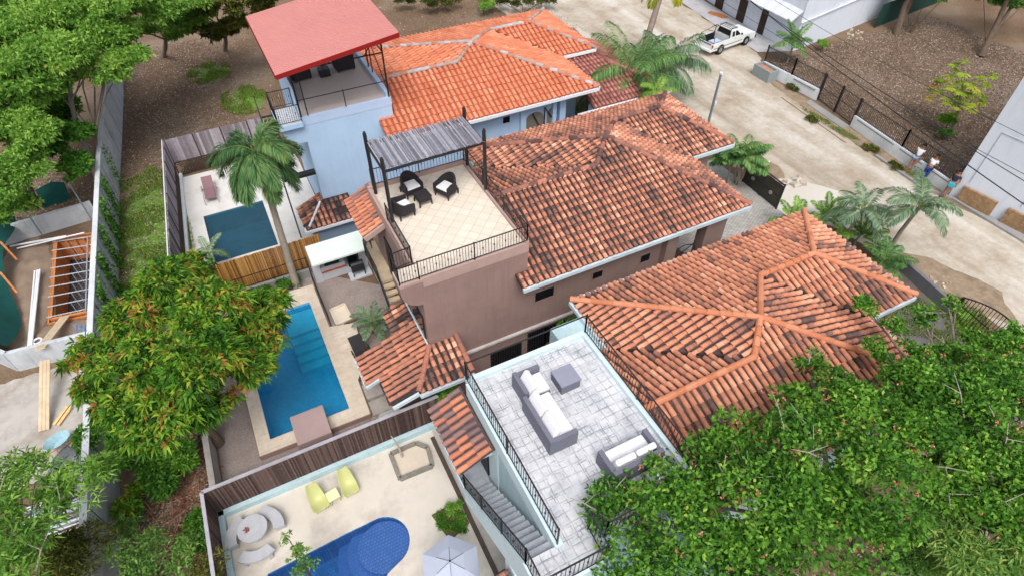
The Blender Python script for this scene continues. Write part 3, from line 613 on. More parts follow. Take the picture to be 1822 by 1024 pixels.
tile.build('lower_roof', tile_brown, mint, tint=True)
wp = MB(); wp.box(2.2,2.84,3.5,5.8,0,3.4); wp.build('lower_wall', aqua, mint)

# ---- blue house
up_ = {'cx':13.54,'cy':31.65,'h':1.9,'xw':7.6,'xE':19.36,'yn':38.15,'ys':26.97,'xe':21.9,'w':6.8,'hr1':1.11,'p1x':18.69,'hr2':1.46}
blueh = thing('house', 'light blue house with a red metal shade roof and clean orange tiles', 'house', (12,32,0))
wg = mat('white_gutter', (224,228,234), .6, .04, 3)
hip_house(blueh, up_, 5.4, 7.5, tile_blue, ridge_blue, 3, wg, dict(dark=.0, clump=.2, p=.30, row=.43, base_t=.12, tlo=.3), XLe=6.7, yf=28.26, lo=0)
bluem = mat('blue_wall', (180,208,238), .8, .035, .8, .05, dirt=(146,180,218), damt=.3, streak=.06)
b = MB(); b.box(2.95,7.48,28.28,34.2,0,6.95); b.box(7.483,17.0,27.7,37.4,0,5.2); b.box(17.0,18.7,29.5,37.4,0,5.2); b.box(18.7,21.2,32,37.4,0,5.2)
b.build('wall', bluem, blueh)
bf = MB(); bf.box(3.05,7.3,28.4,34.1,6.88,7.0); bf.build('terrace_floor', mat('taupe_floor', (188,178,172), .7, .04, 2), blueh)
bp2 = MB(); bluel = mat('blue_coping', (186,208,238), .75, .04, 3); bp2.box(2.93,7.5,28.26,28.4,6.6,7.04); bp2.box(7.3,7.5,28.4,34.2,6.6,7.22); bp2.box(2.93,7.3,34.1,34.22,6.6,7.9)
bp2.box(2.93,3.05,29.6,34.1,6.6,7.9)
bp2.build('parapet', bluel, blueh)
railing([(2.98,28.33,7.04),(7.42,28.33,7.04)], .86, .15, 2.25, parent=blueh, bars=False)
# red mono-pitch metal roof on a light steel truss
def zr(x): return 10.05+(x-2.2)*.135
red = rampmat('red_metal', [(0,(92,44,42)),(.5,(158,86,84)),(1,(190,126,120))], .55, 0, .8, .08, spec=.4)
rm = MB(); X0, X1, Y0, Y1 = 2.2, 7.9, 26.75, 33.7
nx = 30; nY = 40
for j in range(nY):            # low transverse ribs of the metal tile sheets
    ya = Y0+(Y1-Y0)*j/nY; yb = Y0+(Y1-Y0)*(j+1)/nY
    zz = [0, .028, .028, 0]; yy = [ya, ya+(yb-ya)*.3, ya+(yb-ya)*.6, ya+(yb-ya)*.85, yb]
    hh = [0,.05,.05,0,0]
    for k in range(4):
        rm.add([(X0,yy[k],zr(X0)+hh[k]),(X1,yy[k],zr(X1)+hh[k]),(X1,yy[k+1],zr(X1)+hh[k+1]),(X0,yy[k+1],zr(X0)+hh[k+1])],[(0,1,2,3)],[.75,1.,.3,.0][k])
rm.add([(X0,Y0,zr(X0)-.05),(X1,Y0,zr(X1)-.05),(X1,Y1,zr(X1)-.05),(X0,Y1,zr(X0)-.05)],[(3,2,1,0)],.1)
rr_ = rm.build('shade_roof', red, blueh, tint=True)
fa = MB(); fa.bar((X0,Y0-.02,zr(X0)-.1),(X1,Y0-.02,zr(X1)-.1),.05,.2); fa.bar((X0,Y1,zr(X0)-.1),(X1,Y1,zr(X1)-.1),.05,.2); fa.bar((X0,Y0,zr(X0)-.08),(X0,Y1,zr(X0)-.08),.05,.16); fa.bar((X1,Y0,zr(X1)-.08),(X1,Y1,zr(X1)-.08),.05,.16)
fa.build('fascia', mat('dark_red_fascia', (140,30,30), .5, .08, 4), rr_)
tr = MB()
for (x,y) in ((2.98,28.33),(7.42,28.33),(2.98,34.15),(7.42,34.15)): tr.bar((x,y,7.05),(x,y,zr(x)-.2),.07)
tr.bar((3.3,28.33,7.05),(3.3,28.33,9.5),.05); tr.bar((7.42,31.6,7.2),(7.42,31.6,zr(7.42)-.2),.06); tr.bar((7.42,30.9,7.2),(7.42,30.9,9.8),.05)
for y in (28.33,31.2,34.15):
    tr.bar((2.98,y,9.35),(7.42,y,9.35),.05); 
    for i in range(5):
        xa = 3.0+i*.885; tr.bar((xa,y,9.35),(xa+.885,y,zr(xa+.885)-.15),.04)
tr.bar((7.42,28.33,9.4),(7.42,34.1,9.4),.05); tr.bar((7.42,28.33,zr(7.42)-.2),(7.42,34.1,zr(7.42)-.2),.06); tr.bar((7.42,28.33,7.3),(7.42,30.9,9.3),.04)
tr.build('truss', iron, blueh)
# corner balcony with arched bracket and the steel ladder stair below it
bk = MB(); bk.box(1.8,2.93,28.0,29.8,6.7,6.95)
pr = [(2.95,5.7)]+[(2.95-1.0*math.sin(rad(a)), 6.35-.65*math.cos(rad(a))) for a in range(10,91,10)]+[(1.85,6.68),(2.95,6.68)]
vs = [(x,28.28,z) for x,z in pr]+[(x,28.5,z) for x,z in pr]; k = len(pr)
bk.add(vs, [tuple(range(k)),tuple(range(2*k-1,k-1,-1))]+[(i,k+i,k+(i+1)%k,(i+1)%k) for i in range(k)]); bk.build('balcony', bluem, blueh)
bl2 = MB()
for i in range(9): bl2.bar((1.85,28.08+i*.2,6.97),(2.9,28.08+i*.2,6.97),.1,.03)
bl2.build('balcony_slats', mat('white_slats', (214,214,214), .7, .05, 4), blueh)
railing([(2.92,28.02,6.98),(1.82,28.02,6.98),(1.82,29.8,6.98),(2.9,29.8,6.98)], .9, .1, 2, parent=blueh)
sp = MB()
for i in range(16):
    sp.bar((1.25,29.6-i*.08,6.8-i*.17),(1.78,29.6-i*.08,6.8-i*.17),.12,.04)
sp.bar((1.22,29.7,6.9),(1.22,28.3,4.2),.06,.16); sp.bar((1.8,29.7,6.9),(1.8,28.3,4.2),.06,.16); sp.bar((1.22,29.7,7.8),(1.22,28.3,5.1),.05); sp.bar((1.22,28.3,4.1),(1.22,28.3,5.2),.05); sp.bar((1.22,29.7,6.8),(1.22,29.7,7.9),.05); sp.box(1.2,2.9,27.9,28.26,4.0,4.15); sp.bar((1.25,28.3,0),(1.25,28.3,4.1),.07)
sp.build('steel_stair', iron, blueh)
# street-side arches and small windows
for (x0,x1,z0,z1) in ((13.55,13.98,4.2,4.6),(13.6,14.0,3.0,3.4)): pane_y(blueh, None, x0,x1,z0,z1,27.7,frame=bluem)
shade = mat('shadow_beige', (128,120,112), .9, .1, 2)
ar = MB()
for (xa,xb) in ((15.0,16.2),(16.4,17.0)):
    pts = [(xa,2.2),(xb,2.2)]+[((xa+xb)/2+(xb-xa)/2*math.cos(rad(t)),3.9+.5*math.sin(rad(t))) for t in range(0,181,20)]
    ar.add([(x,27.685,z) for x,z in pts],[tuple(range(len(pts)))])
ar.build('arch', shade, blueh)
cl = MB(); cl.box(14.6,14.95,27.5,27.697,0,5.1); cl.box(16.7,16.95,27.5,27.697,0,5.1); cl.box(17.2,17.6,27.55,28,0,5.1); cl.build('pillar', bluem, blueh)
sr = MB(); sr.bar((15.4,27.6,4.4),(16.2,27.6,2.9),.05); sr.bar((16.2,27.6,4.6),(17.0,27.6,3.4),.05); sr.bar((16.2,27.6,4.6),(16.2,27.6,2.9),.05); sr.build('handrail', iron, blueh)
# lean-to roof in front of the tower and porch roof by the street
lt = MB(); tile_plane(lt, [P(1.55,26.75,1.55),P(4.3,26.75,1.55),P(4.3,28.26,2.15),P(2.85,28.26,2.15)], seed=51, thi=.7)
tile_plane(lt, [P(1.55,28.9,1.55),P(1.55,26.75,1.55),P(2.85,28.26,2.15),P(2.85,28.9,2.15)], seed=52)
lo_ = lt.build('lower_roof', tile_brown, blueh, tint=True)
g = MB(); g.bar((1.5,26.7,1.48),(4.3,26.7,1.48),.1,.14); g.bar((1.5,26.7,1.48),(1.5,28.9,1.48),.1,.14); g.bar((1.75,26.9,1.66),(2.75,28.1,2.16),.1,.1); g.build('trim', wg, lo_)
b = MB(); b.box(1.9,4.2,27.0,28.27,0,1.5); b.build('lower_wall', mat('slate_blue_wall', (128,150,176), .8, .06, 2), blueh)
lt = MB(); tile_plane(lt, [P(25.0,27.2,3.9),P(25.0,34.5,3.9),P(22.2,34.5,4.85),P(22.2,30.0,4.85)], seed=53, tlo=.2, thi=.8, clump=.3)
tile_plane(lt, [P(19.4,27.2,3.9),P(25.0,27.2,3.9),P(22.2,30.0,4.85),P(19.4,30.0,4.85)], seed=54, tlo=.2, thi=.8, clump=.3)
tile_plane(lt, [P(19.4,30.0,4.80),P(22.2,30.0,4.80),P(22.2,34.5,5.5),P(19.4,34.5,5.5)], seed=55, tlo=.2, thi=.8, clump=.3)
lt.build('porch_roof', rampmat('dusty_roof_tile', [(0,(120,80,74)),(.5,(176,116,106)),(1,(206,150,136))], .9, 0, 2, .2), blueh, tint=True)
g = MB(); g.bar((18.2,27.1,3.8),(25.0,27.1,3.8),.14,.18); g.bar((25.05,27.1,3.8),(25.05,34.5,3.8),.12,.16); g.build('gutter', wg, blueh)
pl = MB(); pl.box(19.5,20,27.6,28,0,3.8); pl.build('pillar', bluem, blueh); pl = MB(); pl.box(24.3,24.7,27.6,28,0,3.8); pl.build('pillar', bluem, blueh)

# ------------------------------------------------------------------ pools
def pool(label, poly, zw, depth, wallm, tint, edge=None, extra=None, wscale=3., wstr=.25, turb=.12, tcol=(60,150,180)):
    cx = sum(p[0] for p in poly)/len(poly); cy = sum(p[1] for p in poly)/len(poly)
    t = thing('swimming_pool', label, 'pool', (cx,cy,0))
    n = len(poly); A = sum(poly[i][0]*poly[(i+1)%n][1]-poly[(i+1)%n][0]*poly[i][1] for i in range(n))
    if A < 0: poly = list(reversed(poly))
    m = MB(); zt = edge
    vs = [(p[0],p[1],-depth) for p in poly]+[(p[0],p[1],zt) for p in poly]
    m.add(vs, [tuple(range(n))]+[(i,n+i,n+(i+1)%n,(i+1)%n) for i in range(n)])
    m.build('basin', wallm, t)
    wmb = MB(); wmb.add([(p[0],p[1],zw) for p in poly],[tuple(range(n))]); wmb.build('water', watermat(label[:12]+' water', tint, wscale=wscale, wstr=wstr, turb=turb, tcol=tcol), t)
    return t
pb = brickmat('blue_pool_tile', (96,190,226), (110,200,232), (80,174,212), .12,.12,.01,0,.1,.4,.1)
p1 = pool('long turquoise pool in the stone deck beside the brown house', HOLE_B, .16, 1.2, pb, (.20,.76,.90), .298, wstr=.18)
sx = MB(); sx.box(-.95,.43,21.5,22.93,-1.19,-.12)
for i in range(4): sx.box(-.95,.43,21.5-.42*(i+1)-.0,21.5-.42*i-.003,-1.19,-.3-.2*i)
sx.build('steps', mat('pale_pool_step', (178,222,236), .5, .08, 3), p1)
pc = mat('dark_pool_plaster', (64,116,136), .5, .3, .8)
pool('dark teal pool behind the bamboo screen in the blue house yard', HOLE_C, -.08, 1.4, pc, (.42,.70,.80), .028, wstr=1.0, wscale=2.2, turb=.35, tcol=(66,112,132))
pd = brickmat('cobalt_mosaic', (44,108,164), (62,128,182), (36,94,150), .12,.12,.01,0,.2,.4,.1)
p3 = pool('cobalt blue pool with rounded end and curved steps in the aqua house courtyard', HOLE_M, -.06, 1.3, pd, (.58,.82,.95), .028, wstr=.3, turb=.1, tcol=(60,110,180))
for i,(r,z) in enumerate(((.97,-.26),(1.42,-.52),(1.85,-.80))):
    sx = MB(); sx.tube([(-.1+.02*i,10.02,-1.29-.002*i),(-.1+.02*i,10.02,z)], r, 36)
    sx.build('step', brickmat('pale_mosaic_%s' % 'abc'[i], ((136,150,196),(104,134,188),(76,118,176))[i], ((122,138,190),(92,124,182),(66,110,172))[i], (92,112,180), .12,.12,.012,0,.12,.5,.05), p3)
# coping line round the turquoise pool comes with the deck; mauve block standing over its near edge
t = tag(MB().box(-1.87,-.53,14.76,16.2,0,1.0).build('pump_cover', mat('mauve_block', (166,144,142), .8, .04, 2, dirt=(120,100,98), damt=.2)), 'plain mauve block standing over the near end of the turquoise pool', 'pump cover')

# ------------------------------------------------------------------ fences and walls
woodm = rampmat('weathered_board', [(0,(84,76,80)),(.4,(128,120,126)),(.75,(158,150,158)),(1,(182,176,182))], .9, 0, 6, .2, bump=.3)
woodb = rampmat('brown_board', [(0,(44,34,32)),(.4,(84,68,64)),(.75,(112,92,86)),(1,(138,118,110))], .9, 0, 6, .2, bump=.3)
bamb = rampmat('bamboo_cane', [(0,(110,72,34)),(.5,(164,116,58)),(1,(202,156,92))], .8, 0, 6, .2)
def board_fence(name, label, pts, z0, z1, bw, m, th=.03, cap=None, curb=None, capw=.12, lattice=None, cat='fence', tl=0., thh=1., flip=0):
    t = thing(name, label, cat, (pts[0][0],pts[0][1],0)); mb = MB(); rr = random.Random(len(label))
    for a, b in zip(pts[:-1], pts[1:]):
        a, b = Vector((a[0],a[1],0)), Vector((b[0],b[1],0)); L = (b-a).length; d = (b-a)/L; nn = Vector((-d.y,d.x,0)); k = int(L/bw)
        for i in range(k):
            c = a+d*((i+.5)*L/k); off = nn*(.008*(i%2)); hv = z1-.04*rr.random()
            mb.obox(c+off+Vector((0,0,(z0+hv)/2)), d, nn, (0,0,1), L/k*.47, th/2, (hv-z0)/2, tl+(thh-tl)*rr.random())
    mb.build('boards', m, t, tint=True)
    if cap:
        c = MB()
        for a, b in zip(pts[:-1], pts[1:]): c.bar((a[0],a[1],z1+.03),(b[0],b[1],z1+.03),capw,.06)
        c.build('cap', cap, t)
    if curb:
        c = MB(); cm, cw, cz, off = curb
        for a, b in zip(pts[:-1], pts[1:]):
            a, b = Vector((a[0],a[1],0)), Vector((b[0],b[1],0)); d = (b-a).normalized(); nn = Vector((d.y,-d.x,0))*off
            c.bar(a+nn+Vector((0,0,cz/2)), b+nn+Vector((0,0,cz/2)), cw, cz)
        c.build('curb', cm, t)
    if lattice:
        c = MB(); lz0, lz1 = lattice
        for a, b in zip(pts[:-1], pts[1:]):
            a, b = Vector((a[0],a[1],0)), Vector((b[0],b[1],0)); L = (b-a).length; d = (b-a)/L; hh = lz1-lz0; k = int((L-hh)/.16)
            for i in range(k):
                p = a+d*(i*.16); c.bar(p+Vector((0,0,lz0)), p+d*hh+Vector((0,0,lz1)), .045, .02); c.bar(p+d*hh+Vector((0,0,lz0)), p+Vector((0,0,lz1)), .045, .02)
            for z in (lz0+.02, lz1): c.bar(a+Vector((0,0,z)), b+Vector((0,0,z)), .06, .06)
            for i in range(int(L/1.6)+1): c.bar(a+d*min(L,i*1.6)+Vector((0,0,lz0)), a+d*min(L,i*1.6)+Vector((0,0,z1)), .08)
        c.build('lattice', mat('dark_lattice', (72,58,50), .9, .2, 6), t)
    return t
greycap = mat('grey_cap', (170,168,176), .8, .1, 5, dirt=(120,116,120), damt=.4)
board_fence('board_fence', 'brown board fence with a grey cap on an aqua curb, round the cobalt pool courtyard', [(-5.45,2.0),(-5.28,13.84),(3.75,13.84)], .3, 1.86, .055, woodb, cap=greycap, curb=(aqua,.2,.31,.12), tl=.15, thh=.8)
board_fence('board_fence', 'tall silvery plank fence with brown lattice below, round the dark teal pool', [(-4.9,25.6),(-4.12,37.6),(1.6,37.75)], .95, 2.54, .15, woodm, lattice=(.05,.95), cap=None, tl=.25, thh=.85)
cw = MB(); cw.bar((-4.98,25.6,2.56),(-4.2,37.6,2.56),.05,.07); cw.build('fence_rail', mat('white_rail', (214,216,220), .6, .05, 5)); bpy.data.objects['fence_rail'].parent = bpy.data.objects['board_fence.001']; bpy.data.objects['fence_rail'].matrix_parent_inverse = Matrix.Translation(-bpy.data.objects['board_fence.001'].location)
wl = MB(); wl.bar((-4.02,37.45,.14),(-4.75,26.0,.14),.16,.25); tag(wl.build('low_wall', white), 'low white kerb wall at the foot of the silvery plank fence', 'wall')
board_fence('bamboo_fence', 'golden bamboo cane screen between the turquoise and dark teal pools', [(-4.6,25.75),(2.0,25.75)], .1, 1.95, .05, bamb, th=.045, cap=None)
rw = MB(); rw.bar((-2.2,25.1,.25),(1.0,25.1,.25),.2,.5); rt = tag(rw.build('low_wall', concrete), 'grey low wall with an iron rail in front of the bamboo screen', 'wall')
railing([(-4.2,25.1,.5),(1.0,25.1,.5)], .75, .3, 1.6, parent=rt)
r_ = railing([(.98,24.6,.0),(1.0,21.2,.0)], .9, .12, 1.7, name='garden_railing'); tag(r_, 'short black iron railing along the far corner of the stone deck', 'railing')
wl = MB(); wl.bar((-4.95,25.4,.5),(-5.12,13.95,.5),.22,1.0); tag(wl.build('low_wall', mat('stained_wall', (170,164,158), .9, .12, 3, .2, dirt=(92,84,78), damt=.7)), 'stained low wall along the gravel yard under the mango tree', 'wall')
# long boundary wall
bw = thing('boundary_wall', 'long grey concrete boundary wall with dark panel joints and climbing vines', 'wall', (-8.2,30,0))
wm_ = mat('pale_grey_wall', (198,204,210), .9, .08, .8, .15, dirt=(128,132,134), damt=.6, dscale=.6, streak=.25)
path = [(-6.2,60),(-6.9,48.0),(-7.62,38),(-8.0,30.5),(-8.35,24),(-8.7,16),(-9.0,8)]
mb = MB(); wall_run(mb, path, .18, 0, 2.45); mb.build('wall', wm_, bw)
mb = MB(); wall_run(mb, path, .24, 2.45, 2.53); mb.build('coping', mat('pale_coping', (206,210,216), .8, .06, 3, dirt=(150,150,150), damt=.4), bw)
mb = MB()
for a, b in zip(path[:-1], path[1:]):
    a, b = Vector(a), Vector(b); k = int((b-a).length/2.05)
    for i in range(k):
        p = a.lerp(b, (i+.5)/k); mb.box(p.x-.05,p.x+.1,p.y-.018,p.y+.018,0,2.44)
mb.build('joints', mat('dark_joint', (84,86,84), .95, .2, 3), bw)
# street wall with iron fence and gate
def iron_panel(mb, a, b, z0, z1, gap=.13, post=True):
    a, b = Vector((a[0],a[1],0)), Vector((b[0],b[1],0)); L = (b-a).length; k = int(L/gap); up = Vector((0,0,1))
    for i in range(k+1): p = a.lerp(b,i/k); mb.bar(p+up*z0,p+up*z1,.022)
    for z in (z0+.06,z1-.1): mb.bar(a+up*z,b+up*z,.035)
    if post:
        for p in (a,b): mb.bar(p+up*(z0 if z0 < .5 else z0-.1),p+up*(z1+.06),.09)
sw_ = thing('street_wall', 'long white street wall topped by a black iron fence, between the gate and the right building', 'wall', (37.6,18.5,0))
mb = MB(); A0, A1 = (38.15,22.9), (37.2,14.7); mb.bar((A0[0],A0[1],.42),(A1[0],A1[1],.42),.22,.84); wv = mb.build('wall', white, sw_)
mb = MB(); 
for f0,f1 in ((.04,.44),(.5,.72),(.78,.97)):
    a = Vector(A0).lerp(Vector(A1),f0); b2 = Vector(A0).lerp(Vector(A1),f1); mb.bar((a.x-.115,a.y,.7),(b2.x-.115,b2.y,.7),.02,.07)
mb.build('groove', mat('stained_groove', (140,136,128), .9, .2, 4), wv)
mb = MB()
for f0,f1 in ((0,.5),(.5,1)): iron_panel(mb, Vector(A0).lerp(Vector(A1),f0), Vector(A0).lerp(Vector(A1),f1), .84, 2.0)
mb.build('iron_fence', iron, sw_)
s2 = thing('street_wall', 'shorter white street wall with iron fence, from the palm near the pickup to the gate', 'wall', (38.3,29,0))
mb = MB(); B0, B1 = (38.35,31.9), (38.75,26.65); mb.bar((B0[0],B0[1],.42),(B1[0],B1[1],.42),.22,.84); wv = mb.build('wall', white, s2)
mb = MB(); mb.bar((38.47,28.9,.7),(38.58,26.9,.7),.06,.07); mb.build('groove', MATS['stained_groove'], wv)
mb = MB(); M_ = ((B0[0]+B1[0])/2+.02,(B0[1]+B1[1])/2); iron_panel(mb,B0,M_,.84,2.05); iron_panel(mb,M_,B1,.84,2.05); mb.build('iron_fence', iron, s2)
gt = thing('iron_gate', 'black iron driveway gate of two panels in the white street wall', 'gate', (38.5,25,0))
for a, b in (((38.75,26.55),(38.45,24.75)),((38.45,24.7),(38.2,23.0))):
    mb = MB(); iron_panel(mb,a,b,.1,2.0,.12); mb.bar((a[0],a[1],1.05),(b[0],b[1],1.05),.035); mb.build('gate_leaf', iron, gt)
sl_ = MB(); sl_.prism([(38.3,26.8),(37.7,26.7),(37.3,23.0),(38.0,22.9)],0,.06); tag(sl_.build('gate_ramp', concrete), kind='structure')
# brown house gate and mint driveway wall and curved gate
g2 = thing('sheet_gate', 'dark sheet metal driveway gate with round bosses at the edge of the cobbles', 'gate', (26.8,20,0))
gm = mat('dark_gate_sheet', (58,56,48), .5, .2, 3, dirt=(90,86,70), damt=.4)
GA, GB = Z(1320,323), Z(1381,373); GM = (GA+GB)/2; GH = 1.7
for a, b in ((GA,GM),(GM,GB)):
    d = (b-a).normalized(); a = a+d*.04; b = b-d*.04; up_z = Vector((0,0,1))
    mb = MB(); mb.bar(a+up_z*(GH/2),b+up_z*(GH/2),.04,GH-.2); p = mb.build('gate_leaf', gm, g2)
    mb = MB()
    for z in (.12,GH*.5,GH): mb.bar(a+up_z*z,b+up_z*z,.07,.06)
    for q in (a,b): mb.bar(q,q+up_z*(GH+.08),.08)
    mb.build('frame', iron, p); mb = MB(); c_ = (a+b)/2+up_z*.75; mb.tube([c_-Vector((.04,0,0)),c_+Vector((-.07,0,0))],.13,10); mb.build('boss', mat('grey_boss',(150,150,150),.5), p)
mw = MB()
for a, b in (((29.25,13.1),(28.5,8.2)),): mw.bar((a[0],a[1],.35),(b[0],b[1],.35),.2,.7)
tag(mw.build('low_wall', mat('slate_wall', (112,112,118), .9, .1, 2)), 'slate grey low wall at the street edge of the dark driveway', 'wall')
cg = thing('iron_gate', 'arched black iron gate at the street, half behind the flowering tree', 'gate', (28.2,6,0))
mb = MB()
for i in range(24):
    y = 8.0-i*.155; z = 1.2+.75*math.sin(math.pi*(i+2)/28); x = 28.4-.02*i; mb.bar((x,y,.05),(x,y,z),.025)
mb.tube([(28.4-.02*i,8.0-i*.155,1.2+.75*math.sin(math.pi*(i+2)/28)) for i in range(24)],.035); mb.bar((28.4,8.0,.9),(27.9,4.4,.9),.04); mb.bar((28.4,8.05,0),(28.4,8.05,1.35),.12); mb.bar((27.92,4.4,0),(27.92,4.4,1.45),.12)
mb.build('gate_leaf', iron, cg)

# ------------------------------------------------------------------ street buildings
rb = thing('white_building', 'tall white building with brick plinths beside the standing people, right edge', 'building', (40,10,0))
mb = MB(); mb.prism([(37.16,14.6),(37.75,10.5),(38.3,6.5),(39.3,0),(40,-6),(56,-6),(56,14.6)],.0,7.6); mb.build('wall', mat('bright_white_wall', (216,224,236), .75, .04, .6, dirt=(190,198,210), damt=.4, streak=.12), rb)
mb = MB(); bk_ = mat('stone_brick', (158,128,96), .9, .3, 5, .6, 9, dirt=(112,92,72), damt=.7, dscale=4)
for (ya,yb) in ((14.1,12.2),(11.6,8.6)):
    xa = 37.16+(14.6-ya)*.144; xb = 37.16+(14.6-yb)*.144; mb.bar((xa-.09,ya,.5),(xb-.09,yb,.5),.16,1.0)
mb.build('plinth', bk_, rb)
mb = MB(); gr = mat('pale_groove', (176,184,198), .8)
for (y0,y1,z0,z1) in ((14.0,11.2,1.3,4.6),(10.6,7.4,1.3,4.2)):
    X = lambda y: 37.16+(14.6-y)*.144-.012
    mb.bar((X(y0),y0,z1),(X(y1),y1,z1),.05,.04); mb.bar((X(y0),y0,z0),(X(y0),y0,z1),.04); mb.bar((X(y1),y1,z0),(X(y1),y1,z1),.04)
mb.bar((X(12.0),12.0,5.6),(X(8),8,5.6),.05,.04); mb.build('panel_groove', gr, rb)
mb = MB(); mb.box(37.2,39.0,10.2,12.6,7.6,7.9); mb.build('roof_edge', mat('terracotta_edge',(196,96,62),.8,.1,4), rb)
nb = thing('white_building', 'long white building with dark doorways and a corrugated canopy behind the pickup', 'building', (50,40,0))
mb = MB(); mb.prism([(42.95,33.4),(43.1,38),(43.9,45),(45,58),(62,58),(62,36),(56.4,35.3)],0,7.0); mb.build('wall', MATS['bright_white_wall'], nb)
mb = MB(); mb.prism([(42.93,33.36),(43.08,38),(43.0,38),(42.85,33.3)],0,.3); 
for (ya,yb) in ((43.9,42.8),(40.6,39.6),(37.6,36.9)):
    xx = lambda y: 43.1+(y-38)*.114-.05 if y > 38 else 43.05
    d_ = MB(); d_.bar((xx(ya),ya,1.1),(xx(yb),yb,1.1),.08,2.2); d_.build('door', mat('dark_brown_door', (62,48,42), .8, .15, 4), nb)
cp = MB()
for i in range(40):
    y = 33.5+i*.5; x = 42.95+max(0,(y-38))*.114; cp.add([(x-1.0,y,2.62),(x-1.0,y+.5,2.62),(x+.05,y+.5,3.3),(x+.05,y,3.3)],[(0,1,2,3)],.6+.3*(i%2)); cp.add([(x-1.0,y,2.56),(x-1.0,y+.5,2.56),(x+.05,y+.5,3.24),(x+.05,y,3.24)],[(3,2,1,0)],.3)
cp.build('canopy', rampmat('white_corrugated', [(0,(180,186,194)),(1,(216,222,230))], .6, 0, 2, .1), nb, tint=True)
cp = MB(); cp.bar((42.9,33.3,2.4),(56.4,35.2,2.9),.1,.1); cp.build('ledge', white, nb)
wd = tag(MB().add([(41.9,42.8,.05),(42.3,41.2,.05),(42.9,41.0,.08),(42.9,42.0,.08),(42.4,43.0,.06)],[(0,1,2,3,4)]).add([(41.9,42.8,.05),(42.3,41.2,.05),(42.3,41.2,.02),(41.9,42.8,.02)],[(0,3,2,1)]).build('door_mat', mat('rust_mat',(168,104,60),.9,.2,5)), 'rust brown mat lying on the pavement before a dark doorway', 'mat')
gp = thing('stone_planter', 'grey box planter with terracotta soil against the white street wall', 'planter', (37.9,31.1,0))
mb = MB(); 
mb.box(37.3,38.2,30.2,30.3,0,.85); mb.box(37.3,38.2,31.8,31.9,0,.85); mb.box(37.3,37.4,30.3,31.8,0,.85); mb.box(38.1,38.2,30.3,31.8,0,.85); mb.build('box', mat('grey_box', (140,150,154), .8, .06, 3), gp)
mb = MB(); mb.box(37.4,38.1,30.3,31.8,.1,.7); mb.build('soil', mat('terracotta_soil',(176,128,104),.9,.3,4,.4), gp)
# posts and wires
lp = thing('utility_pole', 'slim galvanised pole rising behind the blackened roof beside the road', 'pole', tuple(Z(1262,212,1.6))[:2]+(0,))
P0 = Vector(lp.location); mb = MB(); mb.tube([P0,P0+Vector((0,0,4.75))],[.09,.075],8); mb.build('shaft', mat('galvanised',(128,140,150),.4,.1,5,metal=.3), lp)
mb = MB(); mb.tube([P0+Vector((0,0,4.7)),P0+Vector((0,0,4.82))],.1,8); mb.bar(P0+Vector((.1,0,2.7)),P0+Vector((.22,0,2.7)),.12,.2); mb.build('cap', white, lp)
wires = [('sagging black power cable highest above the white street wall',(1290,-30,7.2),(1640,160,6.2),(1860,345,6.2),.022),('second black power cable, running low across the front of the right building',(1310,-20,6.4),(1650,230,5.8),(1860,390,5.8),.03),
 ('thin pale service wire strung above the vacant lot',(1345,-20,7.0),(1560,110,6.4),(1860,260,6.8),.014),('thin grey service wire over the pickup and the white wall',(1250,-20,6.6),(1450,110,6.0),(1860,330,7.0),.014)]
for i,(lb,a,b,c,r) in enumerate(wires):
    A,B_,C_ = Z(*a),Z(*b),Z(*c); pts = []
    for k in range(25):
        f = k/24; p = A.lerp(C_,f); p.z -= .5*4*f*(1-f)*.5; pts.append(p)
    mb = MB(); mb.tube(pts, r, 4); tag(mb.build('power_cable', mat('cable',(40,42,48),.6,.1,3)), lb, 'cable', 'overhead cables along the street')

# ------------------------------------------------------------------ construction yard
up_w = MB(); up_w.bar((-14.2,35.0,.55),(-8.75,35.45,.55),.22,1.1); tag(up_w.build('yard_wall', wm_), 'pale grey cross wall with loose stones on top above the dug pit', 'wall')
lw = MB(); lw.bar((-12.3,25.0,.6),(-9.0,24.7,.6),.2,1.2); lw.bar((-12.3,25.0,.6),(-14.5,27.5,.6),.2,1.2); tag(lw.build('yard_wall', wm_), 'pale grey angled wall crossed by a long plank, below the dug pit', 'wall')
for a,b,lb in (((28,350),(62,400),'leaning grey steel pipe post nearest the left edge above the yard wall'),((122,325),(153,375),'leaning grey steel pipe post beside the long boundary wall')):
    q = Z(*b,1.0); q2 = Z(*a,2.6); mb = MB(); mb.tube([(q.x,q.y,.3),q2],.04,8); tag(mb.build('pipe_post', MATS['galvanised']), lb, 'post')
pit = thing('formwork_pit', 'rectangular dug pit lined with orange timber formwork, rebar floor and steel props', 'formwork', (-10.1,30.8,0))
n = len(PIT); mb = MB(); vs = [(p[0],p[1],-1.5) for p in PIT]+[(p[0],p[1],0.0) for p in PIT]; mb.add(vs,[tuple(range(n))]+[(i,n+i,n+(i+1)%n,(i+1)%n) for i in range(n)]); mb.build('pit_floor', brickmat('rebar_mesh',(92,92,98),(84,84,90),(52,50,52),.2,.2,.03,0,.15,.9,.4), pit)
timber = mat('orange_timber', (196,126,76), .85, .2, 6, .2, dirt=(130,84,56), damt=.6)
mb = MB(); cxm = sum(p[0] for p in PIT)/4; cym = sum(p[1] for p in PIT)/4; sh = lambda p,f: (cxm+(p[0]-cxm)*f, cym+(p[1]-cym)*f)
